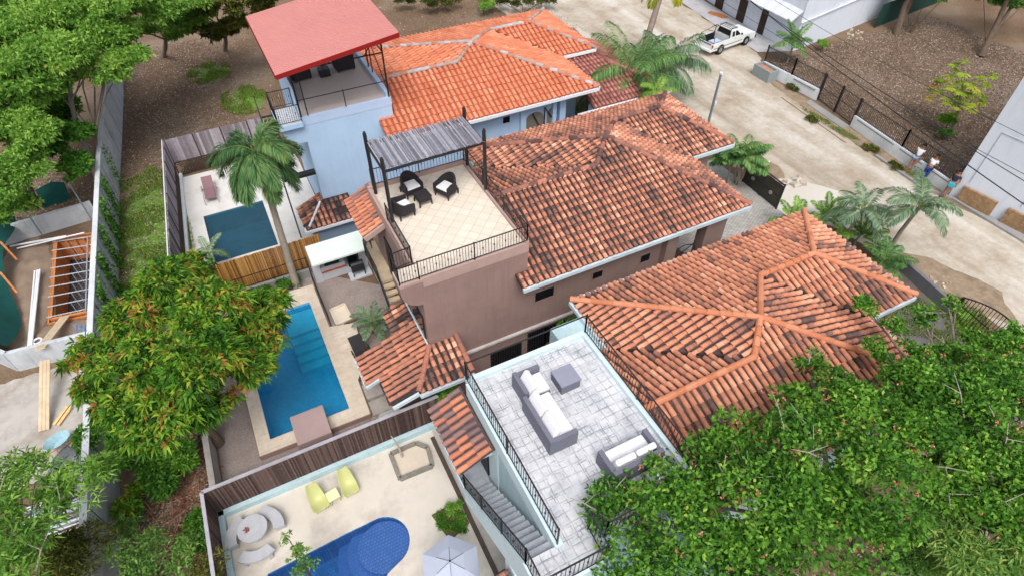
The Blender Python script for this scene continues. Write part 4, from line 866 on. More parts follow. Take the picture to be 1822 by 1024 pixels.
for i in range(4):
    a, b = sh(PIT[i],.93), sh(PIT[(i+1)%4],.93)
    mb.bar((a[0],a[1],-.72),(b[0],b[1],-.72),.03,1.35)
    for z in (.06,): mb.bar((a[0],a[1],z),(b[0],b[1],z),.12,.09)
    a2, b2 = sh(PIT[i],1.02), sh(PIT[(i+1)%4],1.02); mb.bar((a2[0],a2[1],.06),(b2[0],b2[1],.06),.07,.09)
    k = 10 if i % 2 else 4
    for j in range(1,k):
        p = Vector(a).lerp(Vector(b),j/k); q = Vector(sh(p,.97)); mb.bar((q.x,q.y,-1.4),(q.x,q.y,.1),.07)
mb.build('formwork', timber, pit)
mb = MB()
for j in range(9):
    f = (j+.5)/9; a = Vector(PIT[0]).lerp(Vector(PIT[3]),f); b = Vector(PIT[1]).lerp(Vector(PIT[2]),f); mb.tube([(a.x-.1,a.y,.12),(b.x+.1,b.y,.14)],.03,6)
    mb.tube([(a.x*.5+b.x*.5,a.y*.5+b.y*.5,.1),(a.x*.55+b.x*.45,a.y,-1.4)],.025,5)
mb.tube([(-9.5,27.4,.2),(-9.3,33.5,.2)],.03,6); mb.build('props', mat('steel_prop',(176,182,190),.4,.1,4,metal=.2), pit)
soilc = mat('dug_clay', (142,124,108), .95, .22, 1.6, .8, 3, dirt=(104,86,72), damt=.7, dscale=.8)
def heap(name, label, cx, cy, rx, ry, h, m, seed=0, cat='heap', n=26, kind=None):
    mb = MB(); vs = []; fs = []
    for i in range(n+1):
        for j in range(n+1):
            u, v = -1+2*i/n, -1+2*j/n; r = math.hypot(u,v); x, y = cx+u*rx, cy+v*ry
            q = noise.noise(Vector((x*.9+seed,y*.9,seed)))*.5+noise.noise(Vector((x*3+seed,y*3,seed)))*.22
            edge = r+.25*noise.noise(Vector((x*1.1,y*1.1,seed+5)))
            z = h*max(0,1-edge**2)*(1+q)-.02 if edge < 1 else -.05
            vs.append((x,y,z))
    for i in range(n):
        for j in range(n): a = i*(n+1)+j; fs.append((a,a+n+1,a+n+2,a+1))
    mb.add(vs,fs); o = mb.build(name, m, smooth=True)
    return tag(o, label, cat, kind=kind) if not kind else tag(o, kind=kind)
heap('dug_earth', '', -12.3, 30.5, 1.35, 5.0, .35, soilc, 3, kind='structure', n=40)
heap('dug_earth', '', -11.0, 26.3, 1.9, 1.1, .25, soilc, 8, kind='structure')
sheet('cement_slab', [(-15,24.6),(-9.3,24.3),(-9.3,19.4),(-11,18.4),(-15,19)], .012, mat('smeared_cement', (178,174,168), .9, .12, .8, .2, dirt=(132,116,100), damt=.8, dscale=.6), jag=.25)
heap('gravel_heap', 'blue grey gravel heap against the boundary wall below the wheelbarrow', -10.1, 18.2, 1.1, 1.6, .45, mat('blue_gravel', (128,134,140), .95, .35, 16, .8, dirt=(96,100,106), damt=.6, dscale=2), 5)
heap('sand_heap', 'low sandy spoil heap near the wheelbarrow and the mango tree', -9.7, 19.9, .7, .7, .2, mat('pale_sand', (182,160,138), .95, .2, 6, .5), 6)
for a,b,w_,z,lb in (((78,765),(80,640),.42,.1,'long pale scaffold plank lying on the cement slab across the angled wall'),((88,640),(116,562),.4,.5,'dirty plank ramp leading from the angled wall to the pit')):
    p,q = Z(*a,z),Z(*b,1.25 if z<.3 else .3)
    mb = MB(); nn = (q-p).cross(Vector((0,0,1))).normalized()
    for s_ in (-1,0,1): mb.bar(p+nn*s_*.14, q+nn*s_*.14, .13, .04)
    if z > .3: mb = MB(); [mb.bar((p+nn*s_*.14)+Vector((0,0,.8)), q+nn*s_*.14, .13, .04) for s_ in (-1,0,1)]
    tag(mb.build('plank', mat('pale_plank',(206,186,156),.85,.12,5,.1,dirt=(160,140,116),damt=.5)), lb, 'plank', 'scaffold planks of the building site')
mb = MB(); p,q = Z(98,755,.1),Z(122,722,.12); nn = (q-p).cross(Vector((0,0,1))).normalized(); mb.bar(p+nn*.13,q+nn*.13,.12,.05); mb.bar(p-nn*.05,q-nn*.05,.12,.05)
tag(mb.build('plank', mat('yellow_plank',(226,190,136),.8,.1,5)), 'short yellow plank pair beside the long scaffold plank', 'plank', 'scaffold planks of the building site')
pv = MB(); 
for o_ in (0,.12,.22): 
    a,b = Z(62,482,.5),Z(48,640,.35); pv.tube([a+Vector((o_,0,0)),b+Vector((o_*.6,o_,0))],.045,8)
tag(pv.build('plastic_pipes', mat('white_pvc',(228,230,234),.35,.04,3,spec=.5)), 'bundle of long white plastic pipes lying along the dug earth', 'pipes')
pv = MB(); a,b = Z(18,438,.42),Z(118,420,.42); pv.tube([a,b],.05,8); a,b = Z(30,442,.4),Z(150,414,.4); pv.tube([a,b],.04,8); tag(pv.build('plastic_pipes', MATS['white_pvc']), 'two white plastic pipes at the foot of the yard wall', 'pipes')
pv = MB(); c_ = Z(67,606,.3); pv.tube([c_+Vector((.18*math.cos(t*.52),.18*math.sin(t*.52),0)) for t in range(13)],.05,8); tag(pv.build('pipe_ring', MATS['white_pvc']), 'small white plastic ring on the dug earth', 'pipe ring')
rs = MB()
for i in range(15):
    a = Z(130+i*2.6,577,.1+.03*(i%3)); b = Z(128+i*2.9+random.uniform(-4,6),630,.1+.03*(i%2)); rs.tube([a,b],.03,5)
tag(rs.build('steel_props', mat('blue_steel',(128,152,186),.4,.2,3,metal=.2)), 'stack of blue grey steel props beside the boundary wall below the pit', 'props')
mp_ = MB(); rr = random.Random(12)
for i in range(34):
    a = Z(44+rr.uniform(-8,8),905+i*1.9,.15+.02*(i%4)); b = Z(150+rr.uniform(-14,10),868+i*1.9+rr.uniform(-4,4),.15+.02*(i%4)); mp_.bar(a,b,.05,.012,rr.random())
tag(mp_.build('sheet_metal_pile', rampmat('galvanised_strip', [(0,(110,116,130)),(.5,(176,184,200)),(1,(222,228,236))], .35, 0, 2, .15, spec=.5), tint=True), 'heap of shiny metal roofing strips under the feathery tree, bottom left', 'metal sheets')
# green shade netting on timber poles
net = thing('shade_net', 'dark green shade netting sagging on timber poles at the left edge', 'netting', (-12.8,30,0))
mb = MB(); n_ = 24; vs=[]; fs=[]
for i in range(n_+1):
    f = i/n_; y = 25.6+f*11.0
    for j in range(7):
        g_ = j/6; xr = -12.3-.045*(y-25.6)+.25*math.sin(f*9); x = xr-1.9*(1-g_); z = 2.2*(1-g_*.55)+.35*math.sin(f*7+g_*3)-.2*math.sin(math.pi*((f*3)%1))*g_
        vs.append((x,y,max(.15,z)))
for i in range(n_):
    for j in range(6): a = i*7+j; fs.append((a,a+7,a+8,a+1))
mb.add(vs,fs); mb.build('net', mat('green_net',(16,74,70),.9,.2,2,.3), net, smooth=True)
for a,b in (((0,430,1.9),(30,462,1.0)),((0,484,1.9),(30,520,1.0))):
    mb = MB(); mb.bar(Z(*a),Z(*b),.09,.09); mb.build('pole', timber, net)
n2 = MB(); c_ = Z(100,345,.6); n2.add([(c_.x-.9,c_.y-.2,.0),(c_.x+.5,c_.y-.1,.0),(c_.x+.6,c_.y+.3,1.0),(c_.x,c_.y+.45,1.15),(c_.x-.9,c_.y+.2,1.0)],[(0,1,2,3,4)]); n2.add([(c_.x-.9,c_.y-.15,.0),(c_.x+.5,c_.y-.05,.0),(c_.x+.6,c_.y+.35,1.0),(c_.x,c_.y+.5,1.15),(c_.x-.9,c_.y+.25,1.0)],[(4,3,2,1,0)])
tag(n2.build('shade_net', MATS['green_net']), 'small dark green net hanging under the trees beyond the yard wall', 'netting')
# dark green fence sheet at the top right
n3 = MB(); a,b = Z(1555,50,0),Z(1625,22,0); n3.bar((a.x,a.y,1.0),(b.x,b.y,1.0),.05,2.0); n3.bar((b.x,b.y,1.0),(b.x+8,b.y+1,1.0),.05,2.0); tag(n3.build('sheet_fence', mat('dark_green_sheet',(30,66,60),.7,.1,2)), 'dark green sheet fence at the back corner of the vacant lot', 'fence')
# wheelbarrow
wbt = thing('wheelbarrow', 'wheelbarrow with a pale blue tray tipped on the cement slab', 'wheelbarrow', (0,0,0))
mb = MB(); ring = lambda rx,ry,z,dx=0: [(dx+rx*math.cos(t*math.pi/6),ry*math.sin(t*math.pi/6),z) for t in range(12)]
r1, r2 = ring(.52,.34,.55), ring(.3,.2,.25,.05); mb.add(r1+r2,[(i,(i+1)%12,12+(i+1)%12,12+i) for i in range(12)]+[tuple(range(23,11,-1))]); 
r3, r4 = ring(.50,.32,.552), ring(.28,.18,.28,.05); mb.add(r3+r4,[(12+i,12+(i+1)%12,(i+1)%12,i) for i in range(12)]+[tuple(range(12,24))]); mb.tube([Vector(q) for q in r1+[r1[0]]],.02,5)
mb.build('tray', mat('pale_blue_tray',(156,190,200),.6,.1,4,dirt=(140,130,118),damt=.5), wbt)
mb = MB(); 
for s_ in (-1,1): mb.tube([(.75,0.05*s_,.2),(.2,.2*s_,.25),(-.9,.3*s_,.5)],.022,6); mb.tube([(-.2,.22*s_,.3),(-.3,.25*s_,.0)],.02,6)
mb.build('handles', timber, wbt); mb = MB(); mb.tube([(.75,-.05,.2),(.75,.05,.2)],.2,14); mb.build('wheel', mat('black_rubber',(30,30,32),.8,.1,4), wbt)
local(wbt); q = Z(106,788,.3); wbt.location = (q.x,q.y,0); wbt.rotation_euler = (0,0,rad(25))

# ------------------------------------------------------------------ outdoor kitchen
ok = thing('outdoor_kitchen', 'outdoor kitchen with a flat white roof between the stairs and the bamboo screen', 'kitchen', (2.4,24.4,0))
mb = MB(); mb.add([(1.12,23.45,1.95),(3.9,23.45,1.95),(3.9,24.85,2.06),(1.12,24.85,2.06),(1.12,23.45,2.05),(3.9,23.45,2.05),(3.9,24.85,2.16),(1.12,24.85,2.16)],[(3,2,1,0),(4,5,6,7),(0,1,5,4),(1,2,6,5),(2,3,7,6),(3,0,4,7)]); mb.build('roof', mat('white_roof_slab',(220,232,226),.6,.03,1.5,dirt=(196,206,200),damt=.3), ok)
kw = mat('kitchen_white',(196,200,208),.7,.05,2); mb = MB(); mb.box(1.12,3.9,24.9,25.0,0,1.9); mb.box(1.12,1.5,24.35,24.897,0,1.9); mb.box(3.5,3.9,24.35,24.897,0,1.9); mb.build('back_wall', kw, ok)
mb = MB(); mb.box(1.503,2.75,24.4,24.897,0,.85); mb.box(2.75,3.497,24.4,24.897,0,.45); mb.build('counter', kw, ok)
mb = MB(); mb.box(1.503,2.75,24.34,24.397,.55,.62); mb.build('counter_trim', mat('orange_trim',(188,92,56),.6), ok)
mb = MB(); mb.box(1.75,2.5,24.45,24.85,.853,.95); mb.build('hob', iron, ok); mb = MB(); mb.box(2.9,3.4,24.3,24.8,.453,1.1); mb.build('oven', glass, ok)
mb = MB(); mb.box(2.75,3.9,23.7,24.3,.0,.1); mb.build('step', kw, ok)
gr_ = thing('barbecue', 'black covered barbecue standing in front of the outdoor kitchen', 'barbecue', (3.2,24.0,0)); mb = MB(); mb.box(2.95,3.6,23.8,24.2,.45,.75); mb.tube([(2.95,24.0,.75),(3.6,24.0,.75)],.2,10); mb.build('body', iron, gr_)
mb = MB(); [mb.bar((x,y,.1),(x,y,.45),.04) for x in (2.98,3.57) for y in (23.83,24.17)]; mb.build('legs', iron, gr_)
sd_ = thing('shower_tray', 'cream outdoor shower tray set in the gravel beside the stone deck', 'tray', (1.6,20.5,0))
a,b,c_,d_ = Z(588,552,.1),Z(613,541,.1),Z(626,566,.1),Z(600,578,.1)
mb = MB(); [mb.bar(p,q,.1,.16) for p,q in ((a,b),(b,c_),(c_,d_),(d_,a))]; mb.prism([tuple(p)[:2] for p in (a,b,c_,d_)],0,.08); mb.build('tray', mat('cream_tray',(216,204,186),.8,.05,4), sd_)
tag(MB().bar(Z(613,575,.06),Z(650,560,.06),.14,.12).build('sleeper', mat('dark_sleeper',(110,96,90),.9,.2,5)), 'dark timber sleeper edging on the gravel beside the potted palm', 'sleeper')

# ------------------------------------------------------------------ pergola and terrace furniture
wick = mat('dark_wicker', (46,42,46), .7, .25, 40, .5, 60); cush = mat('white_cushion', (228,228,232), .85, .04, 4, .15)
pg = thing('pergola', 'black steel pergola with a grey reed roof on the cream tiled terrace', 'pergola', (6.3,19.9,7))
for (x,y,h) in ((4.32,18.85,3.0),(8.45,18.95,3.0),(8.47,20.9,2.95),(4.3,20.9,2.95)):
    mb = MB(); mb.tube([(x,y,6.6),(x,y,7+h-.12),(x,y,7+h-.02)],[.075,.075,.04],10); mb.build('post', iron, pg)
mb = MB(); zz = 9.36
for a,b in (((4.32,18.85),(8.45,18.95)),((8.45,18.95),(8.47,20.9)),((8.47,20.9),(4.3,20.9)),((4.3,20.9),(4.32,18.85))): mb.bar((a[0],a[1],zz),(b[0],b[1],zz),.07,.09)
mb.build('beam', iron, pg)
mb = MB(); rr = random.Random(4)
for i in range(92):
    x = 4.36+i*.0445; mb.tube([(x+rr.uniform(-.01,.01),18.9+rr.uniform(-.05,.05),9.45),(x+rr.uniform(-.02,.02),20.95+rr.uniform(-.07,.07),9.46+rr.uniform(-.01,.012))],.021+.004*rr.random(),5,rr.random())
mb.build('reed_roof', rampmat('grey_reed',[(0,(104,102,110)),(.4,(132,132,142)),(.8,(156,156,168)),(1,(180,178,184))],.9,0,6,.25), pg, tint=True)
def wicker_chair():
    t = thing('wicker_armchair','','armchair'); mb = MB(); N = 14
    # rounded tub: back and arms as a C-shaped shell, higher at the back
    outer, inner, hts = [], [], []
    for i in range(N+1):
        a = rad(-20+220*i/N); r = .36; hts.append(.60+.22*max(0,math.sin(a))**1.5)
        sx = 1.0; outer.append((r*1.0*math.cos(a), r*math.sin(a)+(.0))); inner.append(((r-.075)*math.cos(a), (r-.075)*math.sin(a)))
    outer = [(.36,-.34)]+outer+[(-.36,-.34)]; inner = [(.285,-.34)]+inner+[(-.285,-.34)]; hts = [.56]+hts+[.56]; n = len(outer)
    vs = [(x,y,.2) for x,y in outer]+[(x,y,h) for (x,y),h in zip(outer,hts)]+[(x,y,h) for (x,y),h in zip(inner,hts)]+[(x,y,.2) for x,y in inner]
    fs = []
    for i in range(n-1):
        for k in range(3): fs.append((k*n+i,k*n+i+1,(k+1)*n+i+1,(k+1)*n+i))
    for e in (0,n-1): fs.append((e,n+e,2*n+e,3*n+e))
    mb.add(vs,fs); mb.build('backrest', wick, t)
    mb = MB(); mb.box(-.29,.29,-.33,.27,.18,.36); mb.build('seat', wick, t)
    mb = MB(); mb.box(-.26,.26,-.31,.2,.36,.44); o = mb.build('cushion', cush, t); bv = o.modifiers.new('b','BEVEL'); bv.width = .03; bv.segments = 3
    for x in (-.31,.31):
        for y in (-.3,.26): mb = MB(); mb.tube([(x,y,0),(x,y,.24)],[.025,.04],8); mb.build('leg', wick, t)
    return local(t)
ch = wicker_chair(); ch.location = (5.65,20.3,7.0); ch.rotation_euler = (0,0,rad(8)); tag(ch,'dark wicker tub chair with white cushion, farthest of three, under the reed roof edge','armchair','wicker chairs on the cream terrace')
c2 = copy_thing(ch,(6.95,19.55,7.0),rad(-62),'dark wicker tub chair with white cushion, nearest the roof-side railing'); c3 = copy_thing(ch,(4.85,19.1,7.0),rad(100),'dark wicker tub chair with white cushion, on the stair side of the table')
for c in (ch,c2,c3): c.scale = (1.12,1.12,1.05)
tb = thing('wicker_table','low dark wicker table between the three tub chairs','table'); mb = MB(); mb.box(-.3,.3,-.3,.3,.34,.42); o = mb.build('tabletop', wick, tb); bv = o.modifiers.new('b','BEVEL'); bv.width=.05; bv.segments=3
mb = MB(); mb.box(-.27,.27,-.27,.27,.2,.34); mb.build('apron', wick, tb)
for x in (-.25,.25):
    for y in (-.25,.25): mb = MB(); mb.tube([(x*1.1,y*1.1,0),(x,y,.25)],[.03,.04],8); mb.build('leg', wick, tb)
local(tb); tb.location = (5.85,19.45,7.0); tb.rotation_euler = (0,0,rad(5)); tb.scale = (1,1,1.05)
# blue terrace furniture
def block_chair(nm,label,x,y,w_,d_,rz):
    t = thing(nm,label,'armchair'); mb = MB(); mb.box(-w_/2,w_/2,-d_/2,d_/2,.08,.42); mb.build('seat', wick, t)
    mb = MB(); mb.box(-w_/2,w_/2,d_/2-.14,d_/2,.42,.85); mb.build('backrest', wick, t)
    for s_ in (-1,1): mb = MB(); mb.box(s_*w_/2-(.12 if s_>0 else 0),s_*w_/2+(.12 if s_<0 else 0),-d_/2,d_/2-.143,.42,.64); mb.build('arm', wick, t)
    for x_ in (-w_/2+.06,w_/2-.06):
        for y_ in (-d_/2+.06,d_/2-.06): mb = MB(); mb.box(x_-.03,x_+.03,y_-.03,y_+.03,0,.08); mb.build('leg', iron, t)
    local(t); t.location=(x,y,7.0); t.rotation_euler=(0,0,rz); return tag(t,group='armchairs under the red roof')
block_chair('block_armchair','black block armchair on the left under the red roof',3.9,32.4,.95,.85,rad(190)); block_chair('block_armchair','black block armchair on the right under the red roof',6.3,32.5,1.0,.9,rad(183))
pt = thing('potted_plant','leafy plant in a black square pot between the black armchairs','plant',(5.15,32.1,7)); mb = MB(); mb.box(4.85,5.4,31.9,32.4,7.0,7.4); mb.build('pot', iron, pt)
mb = MB()
for i in range(26):
    a = random.uniform(0,6.28); p = Vector((5.12,32.15,7.4)); q = p+Vector((math.cos(a)*.28,math.sin(a)*.28,random.uniform(.2,.5))); nn = (q-p).cross(Vector((0,0,1))).normalized()*.04; m_ = (p+q)/2+Vector((0,0,.08)); mb.add([p,m_+nn,q,m_-nn],[(0,1,2,3)])
mb.build('leaves', mat('dull_leaf',(70,96,90),.7,.2,4), pt)
# lounge chair on the white deck
sl2 = mat('mauve_sling',(134,104,110),.8,.06,3); gfr = mat('grey_frame',(150,150,156),.4)
def lounger(label, q, rz, sling, frame):
    lg = thing('sun_lounger', label, 'lounger'); mb = MB()
    mb.bar((0,-.75,.34),(0,.25,.34),.5,.03); mb.build('seat', sling, lg); mb = MB(); mb.bar((0,.25,.34),(0,.85,.72),.5,.03); mb.build('backrest', sling, lg)
    for s_ in (-1,1): mb = MB(); mb.tube([(s_*.3,-.85,.0),(s_*.3,-.7,.34),(s_*.3,.3,.34),(s_*.3,.5,.0)],.02,6); mb.build('frame', frame, lg); mb = MB(); mb.bar((s_*.32,-.2,.52),(s_*.32,.3,.52),.05,.03); mb.build('arm', frame, lg)
    local(lg); lg.location=(q.x,q.y,.03); lg.rotation_euler=(0,0,rz); lg.scale=(1.2,1.15,1); return lg
lounger('brown sling sun lounger on the white deck by the lattice fence', Z(372,338,.4), rad(-3), sl2, gfr)
lg = lounger('dark sun lounger on the stone deck, tucked beside the lower tiled roof', Z(646,632,.6), rad(4), wick, iron); lg.location.z = .3
# mint terrace sofas
gw = mat('slate_wicker',(112,114,128),.8,.12,30,.5,50)
def sofa(label,x0,x1,y0,y1,back,arms,name='sofa',pillows=0):
    t = thing(name,label,'sofa',((x0+x1)/2,(y0+y1)/2,7)); th=.14; mb = MB(); mb.box(x0,x1,y0,y1,7.0,7.28); mb.build('base', gw, t)
    B = {'W':(x0,x0+th,y0,y1),'E':(x1-th,x1,y0,y1),'S':(x0,x1,y0,y0+th),'N':(x0,x1,y1-th,y1)}
    bx = B[back]; mb = MB(); mb.box(bx[0],bx[1],bx[2],bx[3],7.283,7.66); mb.build('backrest', gw, t)
    ix0,ix1,iy0,iy1 = x0,x1,y0,y1
    if back=='W': ix0+=th
    if back=='E': ix1-=th
    if back=='S': iy0+=th
    if back=='N': iy1-=th
    for a in arms:
        q = B[a]; c = [max(q[0],ix0),min(q[1],ix1),max(q[2],iy0),min(q[3],iy1)]
        if back=='W': c[0]+=.003
        if back=='S': c[2]+=.003
        mb = MB(); mb.box(*c,7.283,7.60); mb.build('arm', gw, t)
        if a=='N': iy1-=th
        if a=='S': iy0+=th
        if a=='E': ix1-=th
        if a=='W': ix0+=th
    mb = MB(); mb.box(ix0+.02,ix1-.01,iy0+.02,iy1-.02,7.285,7.44); o = mb.build('cushion', cush, t); bv=o.modifiers.new('b','BEVEL'); bv.width=.04; bv.segments=3
    k = max(1,round(((iy1-iy0) if back in 'WE' else (ix1-ix0))/.75))
    for i in range(k):
        mb = MB()
        if back=='W': L_=(iy1-iy0)/k; c=Vector((ix0+.16,iy0+L_*(i+.5),7.62)); mb.obox(c,(math.cos(.5),0,-math.sin(.5)) ,(0,1,0),(math.sin(.5),0,math.cos(.5)),.09,L_/2-.02,.22)
        else: L_=(ix1-ix0)/k; c=Vector((ix0+L_*(i+.5),iy0+.16 if back=='S' else iy1-.16,7.62)); mb.obox(c,(1,0,0),(0,math.cos(.35),math.sin(.35)),(0,-math.sin(.35),math.cos(.35)),L_/2-.02,.09,.22)
        o = mb.build('back_cushion', cush, t); bv=o.modifiers.new('b','BEVEL'); bv.width=.06; bv.segments=3
    return t
sofa('short grey wicker sofa with a leaning white cushion, farthest on the grey terrace',4.98,5.85,8.88,9.72,'W','N')
sofa('long grey wicker sofa with white cushions in the middle of the grey terrace',4.86,5.75,7.15,8.82,'W','S')
sofa('grey wicker sofa partly under the leaves at the near end of the terrace',5.9,7.5,5.55,6.4,'S','WE')
sofa('dark wicker armchair with cream cushion under the leafy branch',6.75,7.6,4.75,5.4,'S','E',name='armchair')
ot = thing('ottoman','grey wicker box table standing beside the short sofa','table',(6.5,9.1,7)); mb = MB(); mb.box(6.17,6.82,8.76,9.4,7.0,7.36); mb.build('base', gw, ot); mb = MB(); mb.box(6.15,6.84,8.74,9.42,7.363,7.41); mb.build('tabletop', mat('slate_top',(138,140,156),.6,.06,6), ot)

# ------------------------------------------------------------------ mint courtyard
tc_ = Z(449,939,.72); ts = mat('grey_concrete_seat',(176,178,184),.8,.08,5,.2,dirt=(146,146,150),damt=.4)
rt = thing('round_table','round grey concrete table between the three curved benches','table',(tc_.x,tc_.y,0)); mb = MB(); mb.tube([(tc_.x,tc_.y,.64),(tc_.x,tc_.y,.74)],.52,28); mb.build('tabletop', ts, rt)
mb = MB(); mb.tube([(tc_.x,tc_.y,.03),(tc_.x,tc_.y,.64)],[.22,.16],14); mb.build('pedestal', ts, rt)
dp = thing('dried_bouquet','little rusty dried flower bunch on the round concrete table','ornament',(tc_.x-.2,tc_.y,.74)); mb = MB()
for i in range(18): a=random.uniform(0,6.28); q=Vector((tc_.x-.2+math.cos(a)*.11,tc_.y+math.sin(a)*.11,.78+random.random()*.06)); mb.tube([(tc_.x-.2,tc_.y,.745),q],.014,4)
mb.build('flowers', mat('rusty_flower',(140,84,66),.9,.3,9), dp)
bc = thing('curved_bench','','bench',(tc_.x,tc_.y,0)); 
def arcbench(t):
    mb = MB(); n=12; a0,a1=-38,38; ins=[(.64*math.cos(rad(a0+(a1-a0)*i/n)),.64*math.sin(rad(a0+(a1-a0)*i/n))) for i in range(n+1)]; out=[(1.04*math.cos(rad(a0+(a1-a0)*i/n)),1.04*math.sin(rad(a0+(a1-a0)*i/n))) for i in range(n+1)]
    mb.prism(ins+out[::-1],.36,.46); mb.build('seat', ts, t)
    for a in (-26,26): mb = MB(); c,s=math.cos(rad(a)),math.sin(rad(a)); mb.obox((.84*c,.84*s,.18),(c,s,0),(-s,c,0),(0,0,1),.17,.07,.18); mb.build('leg', ts, t)
bc.location=(0,0,0); arcbench(bc); local(bc); bc.location=(tc_.x,tc_.y-.1,.03); bc.rotation_euler=(0,0,rad(28)); tag(bc,'curved grey concrete bench on the pool side of the round table','bench','curved benches round the table')
copy_thing(bc,(tc_.x,tc_.y-.1,.03),rad(150),'curved grey concrete bench in the fence corner, mostly behind the round table'); copy_thing(bc,(tc_.x,tc_.y-.1,.03),rad(262),'curved grey concrete bench nearest the camera with leaves over it')
ylw = mat('lime_plastic',(186,188,126),.45,.04,2,spec=.5)
def ychair():
    t = thing('lounge_chair','','chair'); mb = MB(); prof=[(-.52,.32,.36),(-.2,.26,.38),(.1,.27,.36),(.3,.42,.33),(.5,.72,.28),(.62,.95,.2)]; N=8; vs=[]
    for (y,z,w_) in prof:
        for k in range(N+1): u=-1+2*k/N; vs.append((u*w_,y-(.04*abs(u)**2),z+.13*abs(u)**2.2))
    fs=[(i*(N+1)+k,i*(N+1)+k+1,(i+1)*(N+1)+k+1,(i+1)*(N+1)+k) for i in range(len(prof)-1) for k in range(N)]
    mb.add(vs,fs); o=mb.build('shell', ylw, t, smooth=True); so_=o.modifiers.new('s','SOLIDIFY'); so_.thickness=.025; su=o.modifiers.new('u','SUBSURF'); su.levels=su.render_levels=1
    for x in (-.24,.24):
        for y in (-.36,.26): mb = MB(); mb.tube([(x,y,0),(x*.8,y*.8,.3)],[.03,.045],8); mb.build('leg', ylw, t)
    return local(t)
yc = ychair(); q=Z(566,890,.35); yc.location=(q.x,q.y,.03); yc.rotation_euler=(0,0,rad(8)); tag(yc,'lime yellow moulded lounge chair nearer the round table','chair','lime lounge chairs by the cobalt pool'); yc.scale=(.86,.80,.9)
q=Z(620,862,.35); y2=copy_thing(yc,(q.x,q.y,.03),rad(4),'lime yellow moulded lounge chair to the right of the small square table'); 
q=Z(592,880,.4); st_=thing('side_table','small pale lime square table between the lime lounge chairs','table'); mb=MB(); mb.box(-.22,.22,-.21,.21,.36,.4); mb.build('tabletop', mat('pale_lime',(230,234,178),.5,.03,3), st_)
for x in (-.18,.18):
    for y in (-.17,.17): mb=MB(); mb.tube([(x,y,0),(x,y,.36)],.025,6); mb.build('leg', ylw, st_)
local(st_); st_.location=(q.x,q.y,.03); st_.rotation_euler=(0,0,rad(8))
# parasol
um = thing('parasol','pale grey blue parasol open over the near side of the courtyard','parasol'); mb=MB(); R_=1.02; vs=[(0,0,.42)]+[(R_*math.cos(rad(60*i)),R_*math.sin(rad(60*i)),0) for i in range(6)]+[(R_*.5*math.cos(rad(60*i)),R_*.5*math.sin(rad(60*i)),.25) for i in range(6)]
fs=[(0,7+i,7+(i+1)%6) for i in range(6)]+[(7+i,1+i,1+(i+1)%6,7+(i+1)%6) for i in range(6)]; mb.add(vs,fs)
o=mb.build('canopy', mat('grey_canvas',(176,184,202),.8,.04,3), um); s_=o.modifiers.new('s','SOLIDIFY'); s_.thickness=.015
mb=MB(); [mb.bar((0,0,.43),(R_*.5*math.cos(rad(60*i)),R_*.5*math.sin(rad(60*i)),.262),.015) for i in range(6)]; mb.build('seam', mat('dark_seam',(104,108,124),.8), um)
mb=MB(); mb.tube([(0,0,-2.25),(0,0,.5)],.025,8); mb.build('pole', iron, um); mb=MB(); mb.tube([(0,0,-2.27),(0,0,-2.2)],.28,16); mb.build('foot', iron, um); local(um)
q=Z(801,1000,2.6); um.location=(q.x,q.y,2.3); um.rotation_euler=(0,0,rad(12))
# stone frame with a cutting, and square planting bed
fr=thing('stone_basin','square stone edged basin of pale sand against the aqua curb','basin',(2.0,12.7,0)); mb=MB(); sm=mat('mossy_stone',(134,130,122),.95,.15,5,.4,dirt=(88,86,76),damt=.7)
for a,b in (((1.3,13.3),(1.28,12.1)),((1.28,12.1),(2.62,12.05)),((2.62,12.05),(2.75,12.9)),((2.75,12.9),(2.4,13.3)),((2.4,13.3),(1.3,13.3))): mb.bar((a[0],a[1],.1),(b[0],b[1],.1),.16,.16)
mb.build('frame', sm, fr); mb=MB(); mb.prism([(1.32,13.25),(1.3,12.15),(2.58,12.1),(2.68,12.85),(2.4,13.22)],.031,.06); mb.build('sand', mat('basin_sand',(204,192,176),.9,.06,4), fr)
tag(MB().tube([Vector((1.7,13.0,.05)),Vector((1.66,13.05,.7)),Vector((1.58,13.1,1.25)),Vector((1.5,13.2,1.5))],[.05,.045,.035,.02],7).build('dead_stem', mat('pale_bark',(176,164,150),.9,.15,9)), 'pale bare stem standing in the stone basin', 'stem')
tag(MB().prism([(1.85,10.2),(2.98,10.25),(3.0,9.3),(2.1,9.0)],.031,.1).build('planting_bed', mat('bed_soil',(96,92,58),.95,.35,6,.6,dirt=(70,80,36),damt=.8,dscale=2)), 'square planting bed of patchy grass in the courtyard', 'planting bed')
mh=MB(); c_=Z(697,741,0); mh.tube([(c_.x,c_.y,.0),(c_.x,c_.y,.05)],.55,22); tag(mh.build('stone_disc', mat('pale_disc',(186,186,184),.9,.08,5,dirt=(150,150,146),damt=.5)),'round pale concrete disc by the corner of the brown house','disc')

